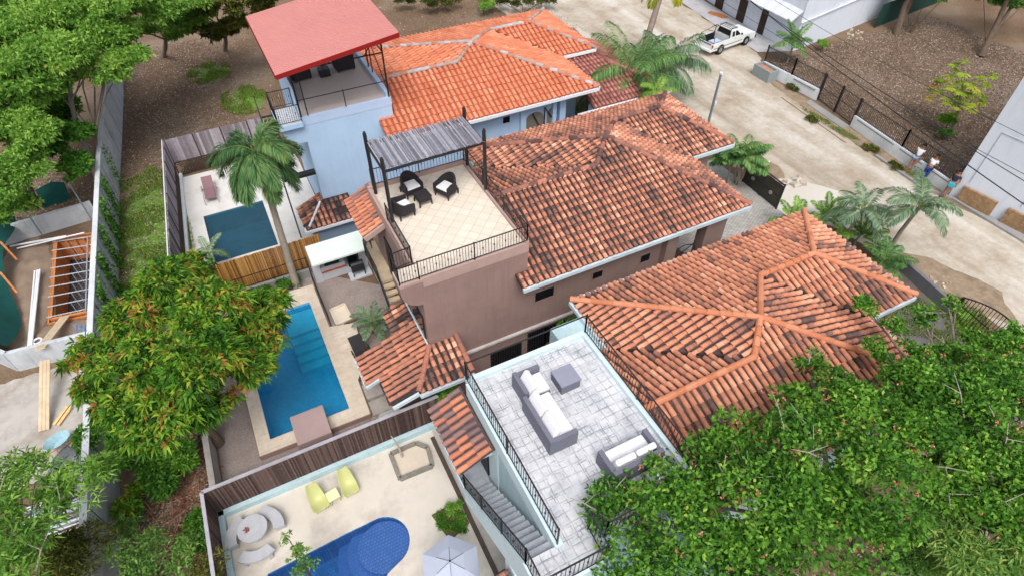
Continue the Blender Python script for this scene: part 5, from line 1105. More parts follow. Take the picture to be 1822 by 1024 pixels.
# ------------------------------------------------------------------ vegetation
def leafm(name, stops, trans=.38): return rampmat(name, stops, .6, trans, .35, .12, .25)
L_mango = leafm('mango_leaf', [(0,(36,72,24)),(.28,(80,134,40)),(.52,(120,168,52)),(.68,(172,190,64)),(.76,(180,128,68)),(1,(166,92,60))])
L_bright = leafm('bright_leaf', [(0,(62,102,42)),(.35,(110,158,64)),(.7,(148,190,82)),(1,(188,208,108))])
L_deep = leafm('deep_leaf', [(0,(38,78,28)),(.35,(86,140,50)),(.65,(120,174,62)),(.9,(164,202,80)),(1,(190,204,96))])
L_feather = leafm('feather_leaf', [(0,(46,80,38)),(.4,(88,136,62)),(.75,(132,172,84)),(1,(176,194,104))])
L_olive = leafm('olive_leaf', [(0,(44,56,22)),(.5,(88,98,40)),(1,(146,144,66))])
L_palm = leafm('palm_leaf', [(0,(42,80,40)),(.4,(84,132,72)),(.75,(130,170,100)),(1,(172,190,110))])
L_palm_y = leafm('yellow_palm_leaf', [(0,(70,100,20)),(.5,(150,160,30)),(1,(206,180,50))])
L_blue = leafm('blue_palm_leaf', [(0,(60,90,62)),(.5,(120,150,118)),(1,(180,198,166))])
L_pap = leafm('papaya_leaf', [(0,(90,120,30)),(.4,(150,176,52)),(.8,(190,200,80)),(1,(204,150,60))])
L_fox = leafm('plume_leaf', [(0,(40,76,44)),(.4,(80,124,74)),(.75,(122,158,98)),(1,(170,178,96))])
petal = rampmat('coral_petal', [(0,(206,104,84)),(.5,(226,138,112)),(1,(236,160,160))], .6, .2, .4, .1)
bark = mat('grey_bark', (128,118,108), .95, .2, 4, .6); bark_d = mat('brown_bark', (96,82,70), .95, .25, 4, .6)

def unit(v): return v/np.maximum(np.linalg.norm(v, axis=-1, keepdims=True), 1e-9)
def leaf_quads(c, d, L, W, up=None, droop=.0):
    """kite-shaped leaves at points c pointing along d"""
    n = len(c); r = rng.normal(size=(n,3)) if up is None else up+rng.normal(size=(n,3))*.35
    s = unit(np.cross(d, r)); nn = np.cross(s, d)
    L = np.broadcast_to(np.asarray(L), (n,))[:,None]; W = np.broadcast_to(np.asarray(W), (n,))[:,None]
    p0 = c; p2 = c+d*L; p2[:,2] -= (droop*L[:,0]); mid = c+d*L*.45
    return np.stack([p0, mid+s*W*.5, p2, mid-s*W*.5], 1)
def blob_points(blobs, n, shell=.55, seed=0):
    """points near the surface of overlapping ellipsoid clumps, biased outwards and upwards"""
    r = np.random.default_rng(seed); vol = np.array([b[3]*b[4]*b[5] for b in blobs])**.67; pk = r.choice(len(blobs), n, p=vol/vol.sum())
    B = np.array(blobs)[pk]; d = unit(r.normal(size=(n,3))); d[:,2] = np.where(d[:,2] < -.25, -d[:,2]*.6, d[:,2]); d = unit(d)
    rr_ = (shell+(1-shell)*r.random(n)**.6)[:,None]
    P = B[:,:3]+d*B[:,3:6]*rr_*(1+.12*r.normal(size=(n,1)))
    return P, d, pk
def make_clumps(cx, cy, cz, rx, ry, rz, k, cr, seed, flat=.75, top=.2):
    r = np.random.default_rng(seed); out = []
    for i in range(k):
        while True:
            v = r.uniform(-1,1,3)
            if np.linalg.norm(v) < 1 and np.linalg.norm(v) > .35: break
        if v[2] < -top: v[2] = -v[2]*.5
        s = cr*r.uniform(.65,1.25); out.append((cx+v[0]*rx, cy+v[1]*ry, cz+v[2]*rz, s, s, s*flat))
    return out
def branches(t, base, blobs, r0, m, seed=0, fork=.45, kids=9, wob=.25, name='trunk'):
    rr = random.Random(seed); base = Vector(base); cen = Vector((sum(b[0] for b in blobs)/len(blobs), sum(b[1] for b in blobs)/len(blobs), sum(b[2] for b in blobs)/len(blobs)))
    F_ = base.lerp(cen, fork); F_.x += rr.uniform(-wob,wob); F_.y += rr.uniform(-wob,wob)
    mb = MB(); mb.tube([base, base.lerp(F_,.5)+Vector((rr.uniform(-wob,wob)*.6,rr.uniform(-wob,wob)*.6,0)), F_], [r0,r0*.8,r0*.65], 9); tr = mb.build(name, m, t, smooth=True)
    mb = MB(); bl = list(blobs); rr.shuffle(bl)
    for b in bl[:kids]:
        e = Vector(b[:3]); mid = F_.lerp(e,.5)+Vector((rr.uniform(-.3,.3),rr.uniform(-.3,.3),.25)); mb.tube([F_,mid,e], [r0*.45,r0*.28,r0*.1], 6)
        for q in range(3):
            e2 = e+Vector((rr.uniform(-1,1)*b[3]*.9,rr.uniform(-1,1)*b[4]*.9,rr.uniform(-.1,.9)*b[5])); mb.tube([mid.lerp(e,.6),e2],[r0*.14,r0*.04],4)
    mb.build('limbs', m, t, smooth=True)
def crown(t, blobs, n, L, W, m, seed=0, rosette=0, shell=.55, droop=.15, flowers=None, ct=0., name='crown', tb=.42, ta=.32):
    P, d, pk = blob_points(blobs, n, shell, seed); r = np.random.default_rng(seed+9)
    ctint = r.random(len(blobs))*.5-.25
    if rosette:
        k = rosette; P = np.repeat(P, k, 0); d0 = np.repeat(d, k, 0); pk = np.repeat(pk, k)
        dd = unit(d0*.55+unit(r.normal(size=P.shape))*.9); tr = np.repeat(r.random(n), k)
    else: dd = unit(d*.4+unit(r.normal(size=P.shape))); tr = r.random(n)
    N = len(P); q = leaf_quads(P, dd, L*r.uniform(.7,1.3,N), W*r.uniform(.8,1.2,N), None, droop)
    B = np.array(blobs)[pk]
    t_ = tb+ctint[pk]*.7+(tr-.5)*ta*1.6+(r.random(N)-.5)*ta*.8+ct
    np_obj(name, q, 4, m, np.clip(t_, 0, 1), t)
def blobs_px(lst):
    out = []
    for (px,py,z,rx,rz) in lst:
        q = Z(px,py,z); out.append((q.x,q.y,q.z,rx,rx,rz))
    return out
def sub(blobs, k, f, seed):      # break big lobes into small clumps on their surface
    r = np.random.default_rng(seed); out = []
    for b in blobs:
        for i in range(k):
            v = unit(r.normal(size=3)); v[2] = abs(v[2])*.9-.12; s = f*b[3]*r.uniform(.7,1.3)
            out.append((b[0]+v[0]*b[3]*.72, b[1]+v[1]*b[4]*.72, b[2]+v[2]*b[5]*.72, s, s, s*.7))
    return out
def tree(name, label, cat, base, big, n, L, W, lm, bm, seed, k=7, f=.42, r0=.2, group=None, **kw):
    t = thing(name, label, cat, base, group); sb = sub(big, k, f, seed)
    branches(t, base, big, r0, bm, seed, kids=len(big), fork=kw.pop('fork', .45)); tg = kw.pop('twigs', 0)
    if tg:
        rr = random.Random(seed); mb = MB()
        for i in range(tg):
            b = big[rr.randrange(len(big))]; a = Vector((b[0]+rr.uniform(-.5,.5)*b[3],b[1]+rr.uniform(-.5,.5)*b[4],b[2]+rr.uniform(0,.5)*b[5])); e = a+Vector((rr.uniform(-1,1),rr.uniform(-1,1),rr.uniform(.15,.7)))*b[3]*.75; m_ = a.lerp(e,.5)+Vector((0,0,.08)); mb.tube([a,m_,e],[.024,.017,.007],5); mb.tube([m_,m_+Vector((rr.uniform(-.5,.5),rr.uniform(-.5,.5),rr.uniform(.1,.4)))],[.018,.006],4)
        mb.build('twigs', mat('pale_twig',(150,144,132),.9,.12,5), t)['kind'] = 'stuff'
    crown(t, sb, n, L, W, lm, seed, **kw); return t

# mango tree over the turquoise pool
mg = blobs_px([(300,500,6.2,1.0,.8),(245,560,5.6,1.1,.9),(370,560,6.3,1.5,1.0),(460,590,5.2,1.1,.8),(480,540,5.0,.7,.6),(195,640,4.8,1.1,.9),(245,655,6.0,1.3,1.0),(345,650,6.8,1.4,1.1),(430,655,5.4,1.0,.9),(225,720,4.6,1.0,.8),(295,735,5.4,1.35,1.0),(385,715,4.6,1.1,.9),(150,620,4.2,.55,.4),(175,685,4.0,.8,.7),(128,650,3.8,.35,.25),(340,480,4.6,.8,.7)])
mt = Z(390,790,0); tree('mango_tree', 'big mango tree with rusty new leaf tufts spreading over the end of the turquoise pool', 'tree', (mt.x,mt.y,0), mg, 4300, .34, .09, L_mango, bark_d, 3, k=16, f=.29, r0=.24, rosette=9, droop=.35, shell=.55, tb=.38, ta=.44)
# big flowering tree, lower right
bg_ = blobs_px([(1120,930,7.4,1.2,.8),(1180,880,7.8,1.1,.8),(1130,990,7.0,1.0,.7),(1230,960,7.6,1.4,.9),(1250,830,7.6,1.0,.7),(1330,900,8.2,1.5,1.0),(1330,800,7.8,1.2,.8),(1430,820,8.4,1.5,1.0),(1430,930,8.2,1.5,1.0),(1420,740,7.6,1.0,.7),(1530,760,8.4,1.4,.9),(1540,870,8.6,1.5,1.0),(1470,690,7.4,.8,.6),(1520,980,8.0,1.2,.8),(1340,1000,7.6,1.4,.9),(1440,640,7.2,.55,.4)])
bt_ = Z(1640,1030,0); tree('flowering_tree', 'large deep green tree dotted with coral flowers over the aqua house, lower right', 'tree', (bt_.x,bt_.y,0), bg_, 18500, .14, .08, L_deep, bark, 21, twigs=18, k=11, f=.40, r0=.26, fork=.6, rosette=2, shell=.3, tb=.42, ta=.38)
bh_ = blobs_px([(1630,720,7.8,1.4,.9),(1720,760,8.0,1.5,1.0),(1650,810,8.4,1.2,.8),(1790,700,7.6,1.2,.8),(1800,820,8.0,1.4,.9),(1740,880,7.6,1.3,.9),(1560,620,7.0,.5,.35),(1620,640,7.0,.7,.45),(1540,545,6.6,.45,.3),(1640,560,6.4,.45,.3),(1700,640,6.6,.7,.5),(1780,610,6.6,.5,.35),(1690,540,6.2,.35,.25),(1800,590,6.4,.4,.3),(1590,580,6.6,.4,.3),(1680,680,7.4,.9,.6),(1760,665,7.2,.9,.6),(1812,640,7.0,.9,.6),(1740,610,6.8,.5,.35),(1600,700,7.6,.9,.6)])
bt2 = Z(1760,1000,0); tree('flowering_tree', 'second coral flowered tree reaching over the arched gate, right edge', 'tree', (bt2.x,bt2.y,0), bh_, 20000, .14, .08, L_deep, bark, 22, twigs=12, k=11, f=.40, r0=.22, fork=.6, rosette=2, shell=.3, tb=.40, ta=.38)
bi_ = blobs_px([(1720,960,6.6,1.2,.8),(1800,930,7.0,1.2,.8),(1790,1010,6.2,1.0,.7),(1620,1000,5.4,.8,.5)])
bt3 = Z(1790,1050,0); tree('light_green_tree', 'yellow green feathery tree in the bottom right corner', 'tree', (bt3.x,bt3.y,0), bi_, 6000, .26, .05, L_feather, bark, 23, k=9, f=.42, r0=.12, fork=.6, rosette=5, shell=.3, tb=.55, droop=.3)
for par, bl, sd in ((bpy.data.objects['flowering_tree'], bg_, 5), (bpy.data.objects['flowering_tree.001'], bh_, 6)):
    P, d, pk = blob_points(sub(bl, 7, .42, sd+20), 130, .9, sd); P = np.repeat(P, 6, 0)+rng.normal(size=(130*6,3))*.03
    q = leaf_quads(P, unit(rng.normal(size=P.shape)), .07, .045); np_obj('flowers', q, 4, petal, rng.random(len(P)), par)['kind'] = 'stuff'
# background trees upper left
def bt(label, base_px, lobes, n, seed, lm=None, L=.24, W=.11, **kw):
    lobes = [(a,b,c,r*1.05,z*1.55) for a,b,c,r,z in lobes]; n = int(n*1.5)
    b_ = Z(*base_px, 0); return tree('broadleaf_tree', label, 'tree', (b_.x,b_.y,0), blobs_px(lobes), n, L, W, lm or L_bright, bark, seed, k=16, f=.36, group='trees behind the boundary wall', rosette=4, shell=.0, **kw)
bt('bright leafy tree nearest the corner, top left edge of the picture', (40,330), [(40,60,8,2.1,1.2),(110,30,8.5,2.0,1.2),(30,150,7,2.0,1.2),(110,110,7.6,1.8,1.1),(-30,100,7,1.8,1.2),(70,10,8,2.0,1.2),(70,110,7.2,1.8,1.1),(10,20,8,1.8,1.2)], 12000, 31, tb=.5)
bt('leafy tree with a long bent grey trunk beside the boundary wall', (178,345), [(190,60,7.6,1.7,1.0),(225,105,6.6,1.2,.8),(188,135,6.4,1.2,.8),(210,20,8.6,1.8,1.0),(95,150,6.4,1.3,.8),(150,80,7.2,1.6,1.0),(160,20,8.2,1.8,1.1)], 10000, 32, tb=.5, r0=.14)
bt('low leafy tree on the left edge above the green net', (60,372), [(30,240,5.4,1.8,1.1),(45,300,4.4,1.3,.9),(-10,330,4.2,1.6,1.0),(62,240,5.0,1.3,.8),(20,370,3.0,1.1,.8),(20,190,6.0,1.8,1.1),(80,190,5.6,1.6,1.0)], 10000, 33, tb=.45)
bt('leafy tree over the top end of the boundary wall', (290,100), [(270,20,7.5,1.7,1.0),(330,5,7,1.6,1.0),(250,60,5.4,1.1,.7),(310,60,4.6,1.2,.7),(290,-10,7,1.8,1.0),(350,30,5.0,1.3,.8)], 8000, 34, lm=L_bright, tb=.46)
bt('olive leafed tree at the top between the wall and the red roof', (400,90), [(390,10,6,1.6,1.0),(350,60,3.8,1.1,.8),(440,-10,6.5,1.6,1.0),(420,45,4.0,1.1,.6),(390,60,3.0,1.2,.7),(470,10,4.5,1.2,.8),(350,20,5.0,1.5,.9)], 8000, 35, lm=L_olive, tb=.5)
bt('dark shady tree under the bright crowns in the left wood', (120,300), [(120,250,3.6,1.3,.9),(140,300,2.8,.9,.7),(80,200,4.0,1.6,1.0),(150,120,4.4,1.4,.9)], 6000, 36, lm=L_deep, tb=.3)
mb = MB(); pts = [Z(178,345,0),Z(165,285,1.8),Z(138,235,3.4),Z(126,180,4.8),Z(122,120,6.0),Z(140,60,7.5)]; mb.tube(pts,[.16,.15,.14,.13,.11,.07],8); mb.tube([pts[3],Z(150,140,6.0)],[.07,.03],6)
tk = mb.build('stem', mat('silver_bark',(150,142,136),.9,.15,5,.4), bpy.data.objects['broadleaf_tree.001'], smooth=True)
# lower left feathery tree and shrubs
fl_ = blobs_px([(60,880,5.0,1.2,.6),(140,870,5.0,1.0,.5),(30,930,5.4,1.3,.7),(180,840,4.4,.6,.35),(60,1000,5.6,1.3,.7),(10,850,5.0,1.0,.6),(40,830,4.6,.4,.25)])
b_ = Z(20,1060,0); tree('feathery_tree', 'feathery green tree in the bottom left corner over the grey wall', 'tree', (b_.x,b_.y,0), fl_, 1250, .28, .06, L_bright, bark, 41, twigs=10, k=9, f=.38, r0=.13, rosette=5, shell=.25, droop=.25, tb=.46)
def shrub(label, lobes, n, seed, lm, L=.16, W=.07, cat='shrub', group=None, base=None, **kw):
    bl = blobs_px(lobes); b_ = base or (bl[0][0],bl[0][1],0); t = thing('shrub', label, cat, b_, group); mb = MB(); rr = random.Random(seed)
    for b in bl: mb.tube([Vector(b_),Vector((b[0],b[1],b[2]))],[.04,.015],5)
    mb.build('stem', bark_d, t); crown(t, sub(bl, 6, .45, seed), n, L, W, lm, seed, rosette=3, shell=.3, **kw); return t
shrub('dark green bush on the leafy strip below the mango tree', [(300,840,.9,.9,.7),(330,815,.8,.7,.6),(270,835,.7,.7,.6)], 1800, 51, L_deep, .2,.08, tb=.45)
shrub('bush spilling over the end of the boundary wall under the mango tree', [(190,775,2.2,1.0,.7),(225,790,1.8,.9,.7),(200,830,1.4,.7,.6)], 2400, 52, L_deep, .2,.08, tb=.3)
shrub('pale green cassia bush at the bottom edge beside the grey wall', [(240,985,2.0,.9,.6),(290,1000,1.8,1.0,.6),(220,940,1.6,.5,.4),(340,985,1.6,.7,.5)], 1300, 53, L_feather, .16,.05, tb=.5)
shrub('yellow green sapling on the leafy strip', [(232,905,.8,.5,.4),(245,875,.6,.35,.3)], 700, 54, L_mango, .22,.07, tb=.5)
shrub('small green shrub along the outside of the brown board fence', [(350,960,1.0,.5,.5),(345,925,.8,.35,.4)], 800, 55, L_deep, .16,.06)
shrub('wispy bush at the bottom over the cobalt pool corner', [(150,990,2.4,1.1,.6),(90,1010,2.6,1.0,.6),(370,1010,1.6,.6,.4)], 1800, 56, L_olive, .18,.05, tb=.55)
shrub('sparse leafy twigs hanging over the near edge of the cobalt pool', [(530,990,3.0,.4,.3),(515,960,3.0,.25,.2),(540,1010,2.8,.4,.3)], 260, 57, L_feather, .12,.05, tb=.6)
shrub('clump of grass and weeds in the courtyard planting bed', [(790,928,.1,.26,.06),(805,938,.1,.26,.06),(818,922,.12,.22,.08),(785,918,.1,.24,.06),(822,938,.1,.2,.06)], 500, 58, L_deep, .14,.03, tb=.4)
shrub('small white flowered shrub beside the drain strip', [(806,903,.45,.22,.25),(816,897,.4,.16,.2)], 240, 59, L_bright, .12,.04)
shrub('leafy shrub in the gap between brown house corner and the tiled stair roof', [(790,697,1.4,.5,.5),(778,712,1.0,.5,.4)], 900, 60, L_deep, .18,.07, tb=.55)
shrub('green shrub in the passage below the pale gutter', [(1020,590,1.2,.8,.6),(1005,585,1.0,.6,.5)], 1200, 61, L_deep, .16,.07, tb=.4)
shrub('hedge plants at the foot of the bamboo screen', [(530,500,.4,.35,.3),(505,508,.4,.4,.3),(470,522,.4,.5,.3),(440,530,.4,.5,.3)], 1600, 62, L_deep, .12,.05, tb=.35)
shrub('bright bush growing at the back edge behind the orange roof', [(860,8,.9,.9,.7)], 1200, 63, L_bright, .18,.07, tb=.6)
shrub('little bush at the foot of the white building', [(1465,80,.5,.5,.4)], 500, 64, L_bright, .16,.06, tb=.55)
shrub('bushes on the grassy corner by the arched gate', [(1545,600,1.0,.9,.5),(1600,640,1.0,.9,.5)], 1500, 65, L_deep, .16,.07)
for i,(px,py,lb) in enumerate(((760,10,'dark scrub at the back edge left of the bright bush'),(930,8,'dark scrub at the back edge right of the bright bush'))): shrub(lb, [(px,py,.8,1.0,.6),(px+40,py-8,.8,1.0,.6),(px-40,py-5,.8,.9,.6)], 1500, 66+i, L_olive, .18,.07, tb=.3)
for i,(px,py,lb) in enumerate(((1650,-5,'dark tree canopy at the top edge over the vacant lot'),(1790,10,'dark leafy branch in the top right corner'))): shrub(lb, [(px,py,3.0,1.3,.8),(px+45,py-15,3.2,1.4,.8),(px-40,py-15,3.0,1.2,.7)], 2400, 70+i, L_deep, .24,.1, tb=.25)
for i,(px,py,lb) in enumerate(((1440,212,'weed tuft at the gate end of the street wall'),(1405,155,'weed tuft below the shorter street wall'),(1545,262,'weed tuft by the middle of the long street wall'),(1590,295,'weed tuft left of the standing people'),(1775,372,'weed tuft growing by the brick plinth'))): shrub(lb, [(px,py,.15,.35,.2),(px+9,py+5,.12,.3,.15)], 260, 90+i, L_olive, .14,.05, tb=.5, group='weeds along the street wall')
# papaya
pa_ = thing('papaya_tree', 'papaya tree with yellow green leaves on the vacant lot behind the white street wall', 'tree', tuple(Z(1690,245,0)))
B0_ = Vector(pa_.location); mb = MB(); top = Z(1715,150,3.4); mb.tube([B0_,B0_.lerp(top,.5)+Vector((.1,0,0)),top],[.14,.11,.08],8); mb.build('trunk', bark, pa_)
def palmate(c, n, Lr, seed, spread, m, t, hz=.5):
    r = np.random.default_rng(seed); Q = []; T_ = []; st = MB()
    for i in range(n):
        a = r.uniform(0,6.28); e = r.uniform(-.2,.9); L = Lr*r.uniform(.7,1.1); d = np.array([math.cos(a)*math.cos(e),math.sin(a)*math.cos(e),math.sin(e)]); p = np.array(c)+np.array([0,0,r.uniform(-spread,0.2)]); q = p+d*L; st.tube([p,q],[.02,.012],4)
        tt = r.random()
        for k in range(9):
            b = a-1.9+3.8*k/8; dd = np.array([math.cos(b),math.sin(b),-.25+.2*r.random()]); dd /= np.linalg.norm(dd); lf = leaf_quads(q[None,:].copy(), dd[None,:], .42*r.uniform(.8,1.2), .17, np.array([[0,0,1.]]), .1); Q.append(lf[0]); T_.append(tt)
    np_obj('crown', np.array(Q), 4, m, np.array(T_), t); st.build('stalks', L_pap, t, tint=True)
palmate(tuple(top), 60, 1.5, 3, 1.6, L_pap, pa_)
shrub('dark leafy shrub at the foot of the papaya tree', [(1690,215,1.0,.6,.5),(1685,240,.5,.4,.3)], 900, 73, L_deep, .18,.07, tb=.45)
for i,(a,b,c_,lb) in enumerate((((1595,62),(1610,10),(1640,-40),'pale leaning tree trunk at the back of the vacant lot'),((1745,102),(1775,40),(1800,-20),'forked grey tree trunk at the right of the vacant lot'))):
    p0 = Z(*a,0); p1 = Z(*b,2.2); p2 = Z(*c_,4.5); t = thing('tree_trunk', lb, 'tree', tuple(p0)); mb = MB(); mb.tube([p0,p1,p2],[.28,.2,.15],9); mb.tube([p0.lerp(p1,.3),p1+Vector((.9,.1,.3)),p2+Vector((1.6,0,0))],[.2,.13,.1],8); mb.build('trunk', bark_d, t, smooth=True)
    shp = make_clumps(p2.x, p2.y, 6.2, 2.2, 2.0, .8, 10, 1.0, 80+i); crown(t, shp, 2500, .24, .1, L_deep, 80+i, rosette=3, shell=.3, tb=.3)

# palms ------------------------------------------------------------
def frond(mb_q, mb_t, st, base, az, elev, L, droop, nl, ll, lw, r, tb=.45, hang=.5, spread=1.0, plume=False):
    """arched rachis with leaflets on both sides"""
    pts = []; d = np.array([math.cos(az)*math.cos(elev), math.sin(az)*math.cos(elev), math.sin(elev)]); p = np.array(base, float); seg = L/12
    for i in range(13):
        pts.append(p.copy()); d = d+np.array([0,0,-droop/12]); d /= np.linalg.norm(d); p = p+d*seg
    st.tube([tuple(q) for q in pts], [.022*(1-.8*i/12)+.004 for i in range(13)], 4)
    tt = tb+r.uniform(-.2,.2)
    for k in range(nl):
        f = .12+.88*(k+.5)/nl; i = min(11, int(f*12)); g = f*12-i; q = pts[i]*(1-g)+pts[i+1]*g; ax = pts[i+1]-pts[i]; ax /= np.linalg.norm(ax)
        side = np.cross(ax, [0,0,1.]); side /= max(1e-6, np.linalg.norm(side)); upv = np.cross(side, ax)
        len_ = ll*(math.sin(math.pi*min(1, f*.92+.08))**.5)*r.uniform(.85,1.15)
        for s_ in (-1,1) if not plume else (-1,1,0,2):
            if s_ in (-1,1): dd = side*s_*spread+ax*(.55+.5*f)+upv*r.uniform(-.1,.3)
            else: dd = ax*.8+upv*(.8 if s_ == 0 else -.5)+side*r.uniform(-.5,.5)
            dd = dd+np.array([0,0,-hang*.35]); dd /= np.linalg.norm(dd)
            m1 = q+dd*len_*.55; e = q+dd*len_+np.array([0,0,-hang*len_*.45]); w_ = np.cross(dd, upv+.3*side*r.uniform(-1,1)); w_ /= max(1e-6, np.linalg.norm(w_)); w_ *= lw/2
            mb_q.append([q, m1+w_, e, m1-w_]); mb_t.append(min(1, max(0, tt+r.uniform(-.32,.32))))
def palm(name, label, base, top, nf, L, lm, seed, tr=.12, trm=None, droop=1.2, nl=34, ll=.55, lw=.045, elev=(.1,1.2), cat='palm', group=None, hang=.5, multi=None, plume=False, az=None, dead=0, ringed=True):
    if nl < 60: nl = int(nl*1.25); lw *= 1.25
    r = np.random.default_rng(seed); t = thing(name, label, cat, tuple(base), group); base = Vector(base)
    stems = [(base, Vector(top))] if not multi else [(base+Vector((r.uniform(-.35,.35),r.uniform(-.35,.35),0)), Vector(top)+Vector((r.uniform(-multi,multi),r.uniform(-multi,multi),r.uniform(-.5,.3)))) for _ in range(6)]
    mb = MB(); Q = []; T_ = []; st = MB()
    for a, b in stems:
        mid = a.lerp(b,.5)+Vector((r.uniform(-.1,.1),r.uniform(-.1,.1),0)); n_ = 14; pts = []; rs = []
        for i in range(n_+1):
            f = i/n_; p = a.lerp(mid,f*2) if f < .5 else mid.lerp(b,f*2-1); pts.append(p); rs.append(tr*(1.25-.45*f)*(1+.05*(i%2)))
        mb.tube(pts, rs, 9)
        for i in range(nf):
            A_ = az[i % len(az)] if az else 2.4*i+r.uniform(-.3,.3); e = elev[0]+(elev[1]-elev[0])*((i+.5)/nf)**.8
            frond(Q, T_, st, tuple(b), A_, e, L*r.uniform(.85,1.1), droop*r.uniform(.8,1.25), nl, ll, lw, r, .45, hang, plume=plume)
    mb.build('trunk', trm or mat('palm_trunk',(150,140,128),.9,.15,4,.4), t, smooth=True)
    np_obj('fronds', np.array(Q), 4, lm, np.array(T_), t); st.build('stalks', mat('green_stalk',(120,140,70),.6,.1,4), t); return t
pb0 = Z(530,515,0); pt0 = Z(452,262,8.0)
palm('foxtail_palm', 'tall foxtail palm with bushy plumes between the two upper pools', (pb0.x,pb0.y,0), (pt0.x,pt0.y,7.7), 19, 2.4, L_fox, 1, .15, droop=2.3, nl=78, ll=.66, lw=.045, elev=(-.45,1.25), hang=.7, plume=True)
b_ = Z(1112,222,0); palm('palm_tree', 'large arching palm with hanging leaflets between the orange and blackened roofs', (b_.x,b_.y,0), (b_.x-.3,b_.y-.3,3.6), 24, 4.3, L_palm, 2, .14, droop=1.5, nl=60, ll=.95, lw=.06, elev=(.2,1.35), hang=1.1)
b_ = Z(1175,180,0); palm('palm_tree', 'pale green arching palm nearest the pickup side of the roof corner', (b_.x,b_.y,0), (b_.x,b_.y,2.8), 16, 3.4, L_blue, 3, .12, droop=1.6, nl=60, ll=.95, lw=.06, elev=(.3,1.3), hang=1.2)
b_ = Z(1150,250,0); palm('palm_tree', 'bright yellow green young palm at the ridge corner of the blackened roof', (b_.x-1.2,b_.y-1.3,0), (b_.x-1.3,b_.y-1.6,4.6), 10, 1.3, L_bright, 4, .05, droop=1.6, nl=28, ll=.4, lw=.04, elev=(.2,1.2), hang=.8)
b_ = Z(1050,190,0); palm('palm_tree', 'dark palm in the shady gap beside the blue house', (b_.x,b_.y,0), (b_.x,b_.y,1.8), 12, 2.2, L_palm, 5, .08, droop=1.5, nl=34, ll=.6, lw=.05, elev=(.2,1.2), hang=1.0)
b_ = Z(1306,328,0); palm('palm_tree', 'green palm clump at the corner of the cobbled driveway', (b_.x,b_.y,0), (b_.x-.2,b_.y-.2,2.0), 6, 1.75, L_palm, 6, .05, droop=1.4, nl=34, ll=.5, lw=.05, elev=(.2,1.3), hang=.7, multi=.35)
b_ = Z(1575,455,0); palm('palm_tree', 'silvery green palm arching over the pale road shoulder', (b_.x,b_.y,0), (b_.x-.2,b_.y-.3,3.6), 13, 2.3, L_blue, 7, .1, droop=1.7, nl=40, ll=.55, lw=.045, elev=(.1,1.3), hang=.7)
b_ = Z(1500,440,0); palm('palm_tree', 'second silvery palm close behind the orange roof corner', (b_.x,b_.y,0), (b_.x,b_.y,2.6), 12, 1.9, L_blue, 8, .09, droop=1.7, nl=38, ll=.5, lw=.045, elev=(.1,1.3), hang=.7)
for i,(px,py,lb) in enumerate(((1405,420,'bright feathery palm bush beside the cobbles'),(1460,410,'bright feathery palm bush at the top corner of the streaked roof'),(1520,440,'bright feathery palm bush behind the right roof edge'))):
    b_ = Z(px,py,0); palm('palm_bush', lb, (b_.x,b_.y,0), (b_.x,b_.y,.9), 12, 1.5, L_bright, 10+i, .05, droop=1.1, nl=30, ll=.42, lw=.04, elev=(.3,1.4), hang=.4, group='palm bushes at the top of the streaked roof')
b_ = Z(1400,112,0); palm('palm_tree', 'bushy green palm behind the fence end near the pickup', (b_.x,b_.y,0), (b_.x,b_.y,1.7), 15, 1.7, L_palm, 14, .08, droop=1.3, nl=36, ll=.5, lw=.04, elev=(.1,1.3), hang=.6)
b_ = Z(1540,480,0); palm('palm_bush', 'dark low palm bush under the silvery palms by the driveway wall', (b_.x+.4,b_.y-.4,0), (b_.x+.4,b_.y-.4,.8), 12, 1.5, L_palm, 15, .05, droop=1.2, nl=30, ll=.45, lw=.045, elev=(.1,1.3), hang=.6)
# coconut palm whose crown stands above the frame
b_ = Z(1112,195,0); ctop = Z(1190,-55,7.5); palm('coconut_palm', 'coconut palm with a thick grey trunk and yellowing hanging fronds at the top', (b_.x,b_.y,0), tuple(ctop), 11, 3.0, L_palm_y, 16, .22, trm=mat('coconut_trunk',(130,116,106),.9,.2,3,.5), droop=2.6, nl=40, ll=.7, lw=.06, elev=(-.4,1.0), hang=.9)
b_ = Z(640,335,0); palm('palm_bush', 'small palm peeping over the little stair roof by the blue wall', (b_.x,b_.y,0), (b_.x-.0,b_.y-.6,1.8), 9, 1.0, L_bright, 17, .05, droop=1.2, nl=26, ll=.3, lw=.035)
# cycad in an orange pot by the lower roof
pt2 = Z(667,582,.6); cy_ = palm('potted_palm', 'silvery potted palm in an orange planter beside the lower tiled roof', (pt2.x,pt2.y,.3), (pt2.x,pt2.y,.9), 16, 1.15, L_blue, 18, .07, droop=1.0, nl=30, ll=.28, lw=.025, elev=(.0,1.2), hang=.2)
mb = MB(); pp_ = Z(662,580,.3); mb.tube([(pp_.x,pp_.y,.0),(pp_.x,pp_.y,.42),(pp_.x,pp_.y,.46)],[.18,.27,.28],14); mb.build('pot', mat('orange_pot',(206,104,48),.7,.1,5), cy_)
# courtyard stuff: young palm by the bamboo
b_ = Z(385,480,0); palm('palm_bush', 'small grey green palm at the left end of the bamboo screen', (b_.x,b_.y,0), (b_.x,b_.y,1.2), 9, 1.3, L_blue, 19, .05, droop=1.6, nl=28, ll=.3, lw=.03)
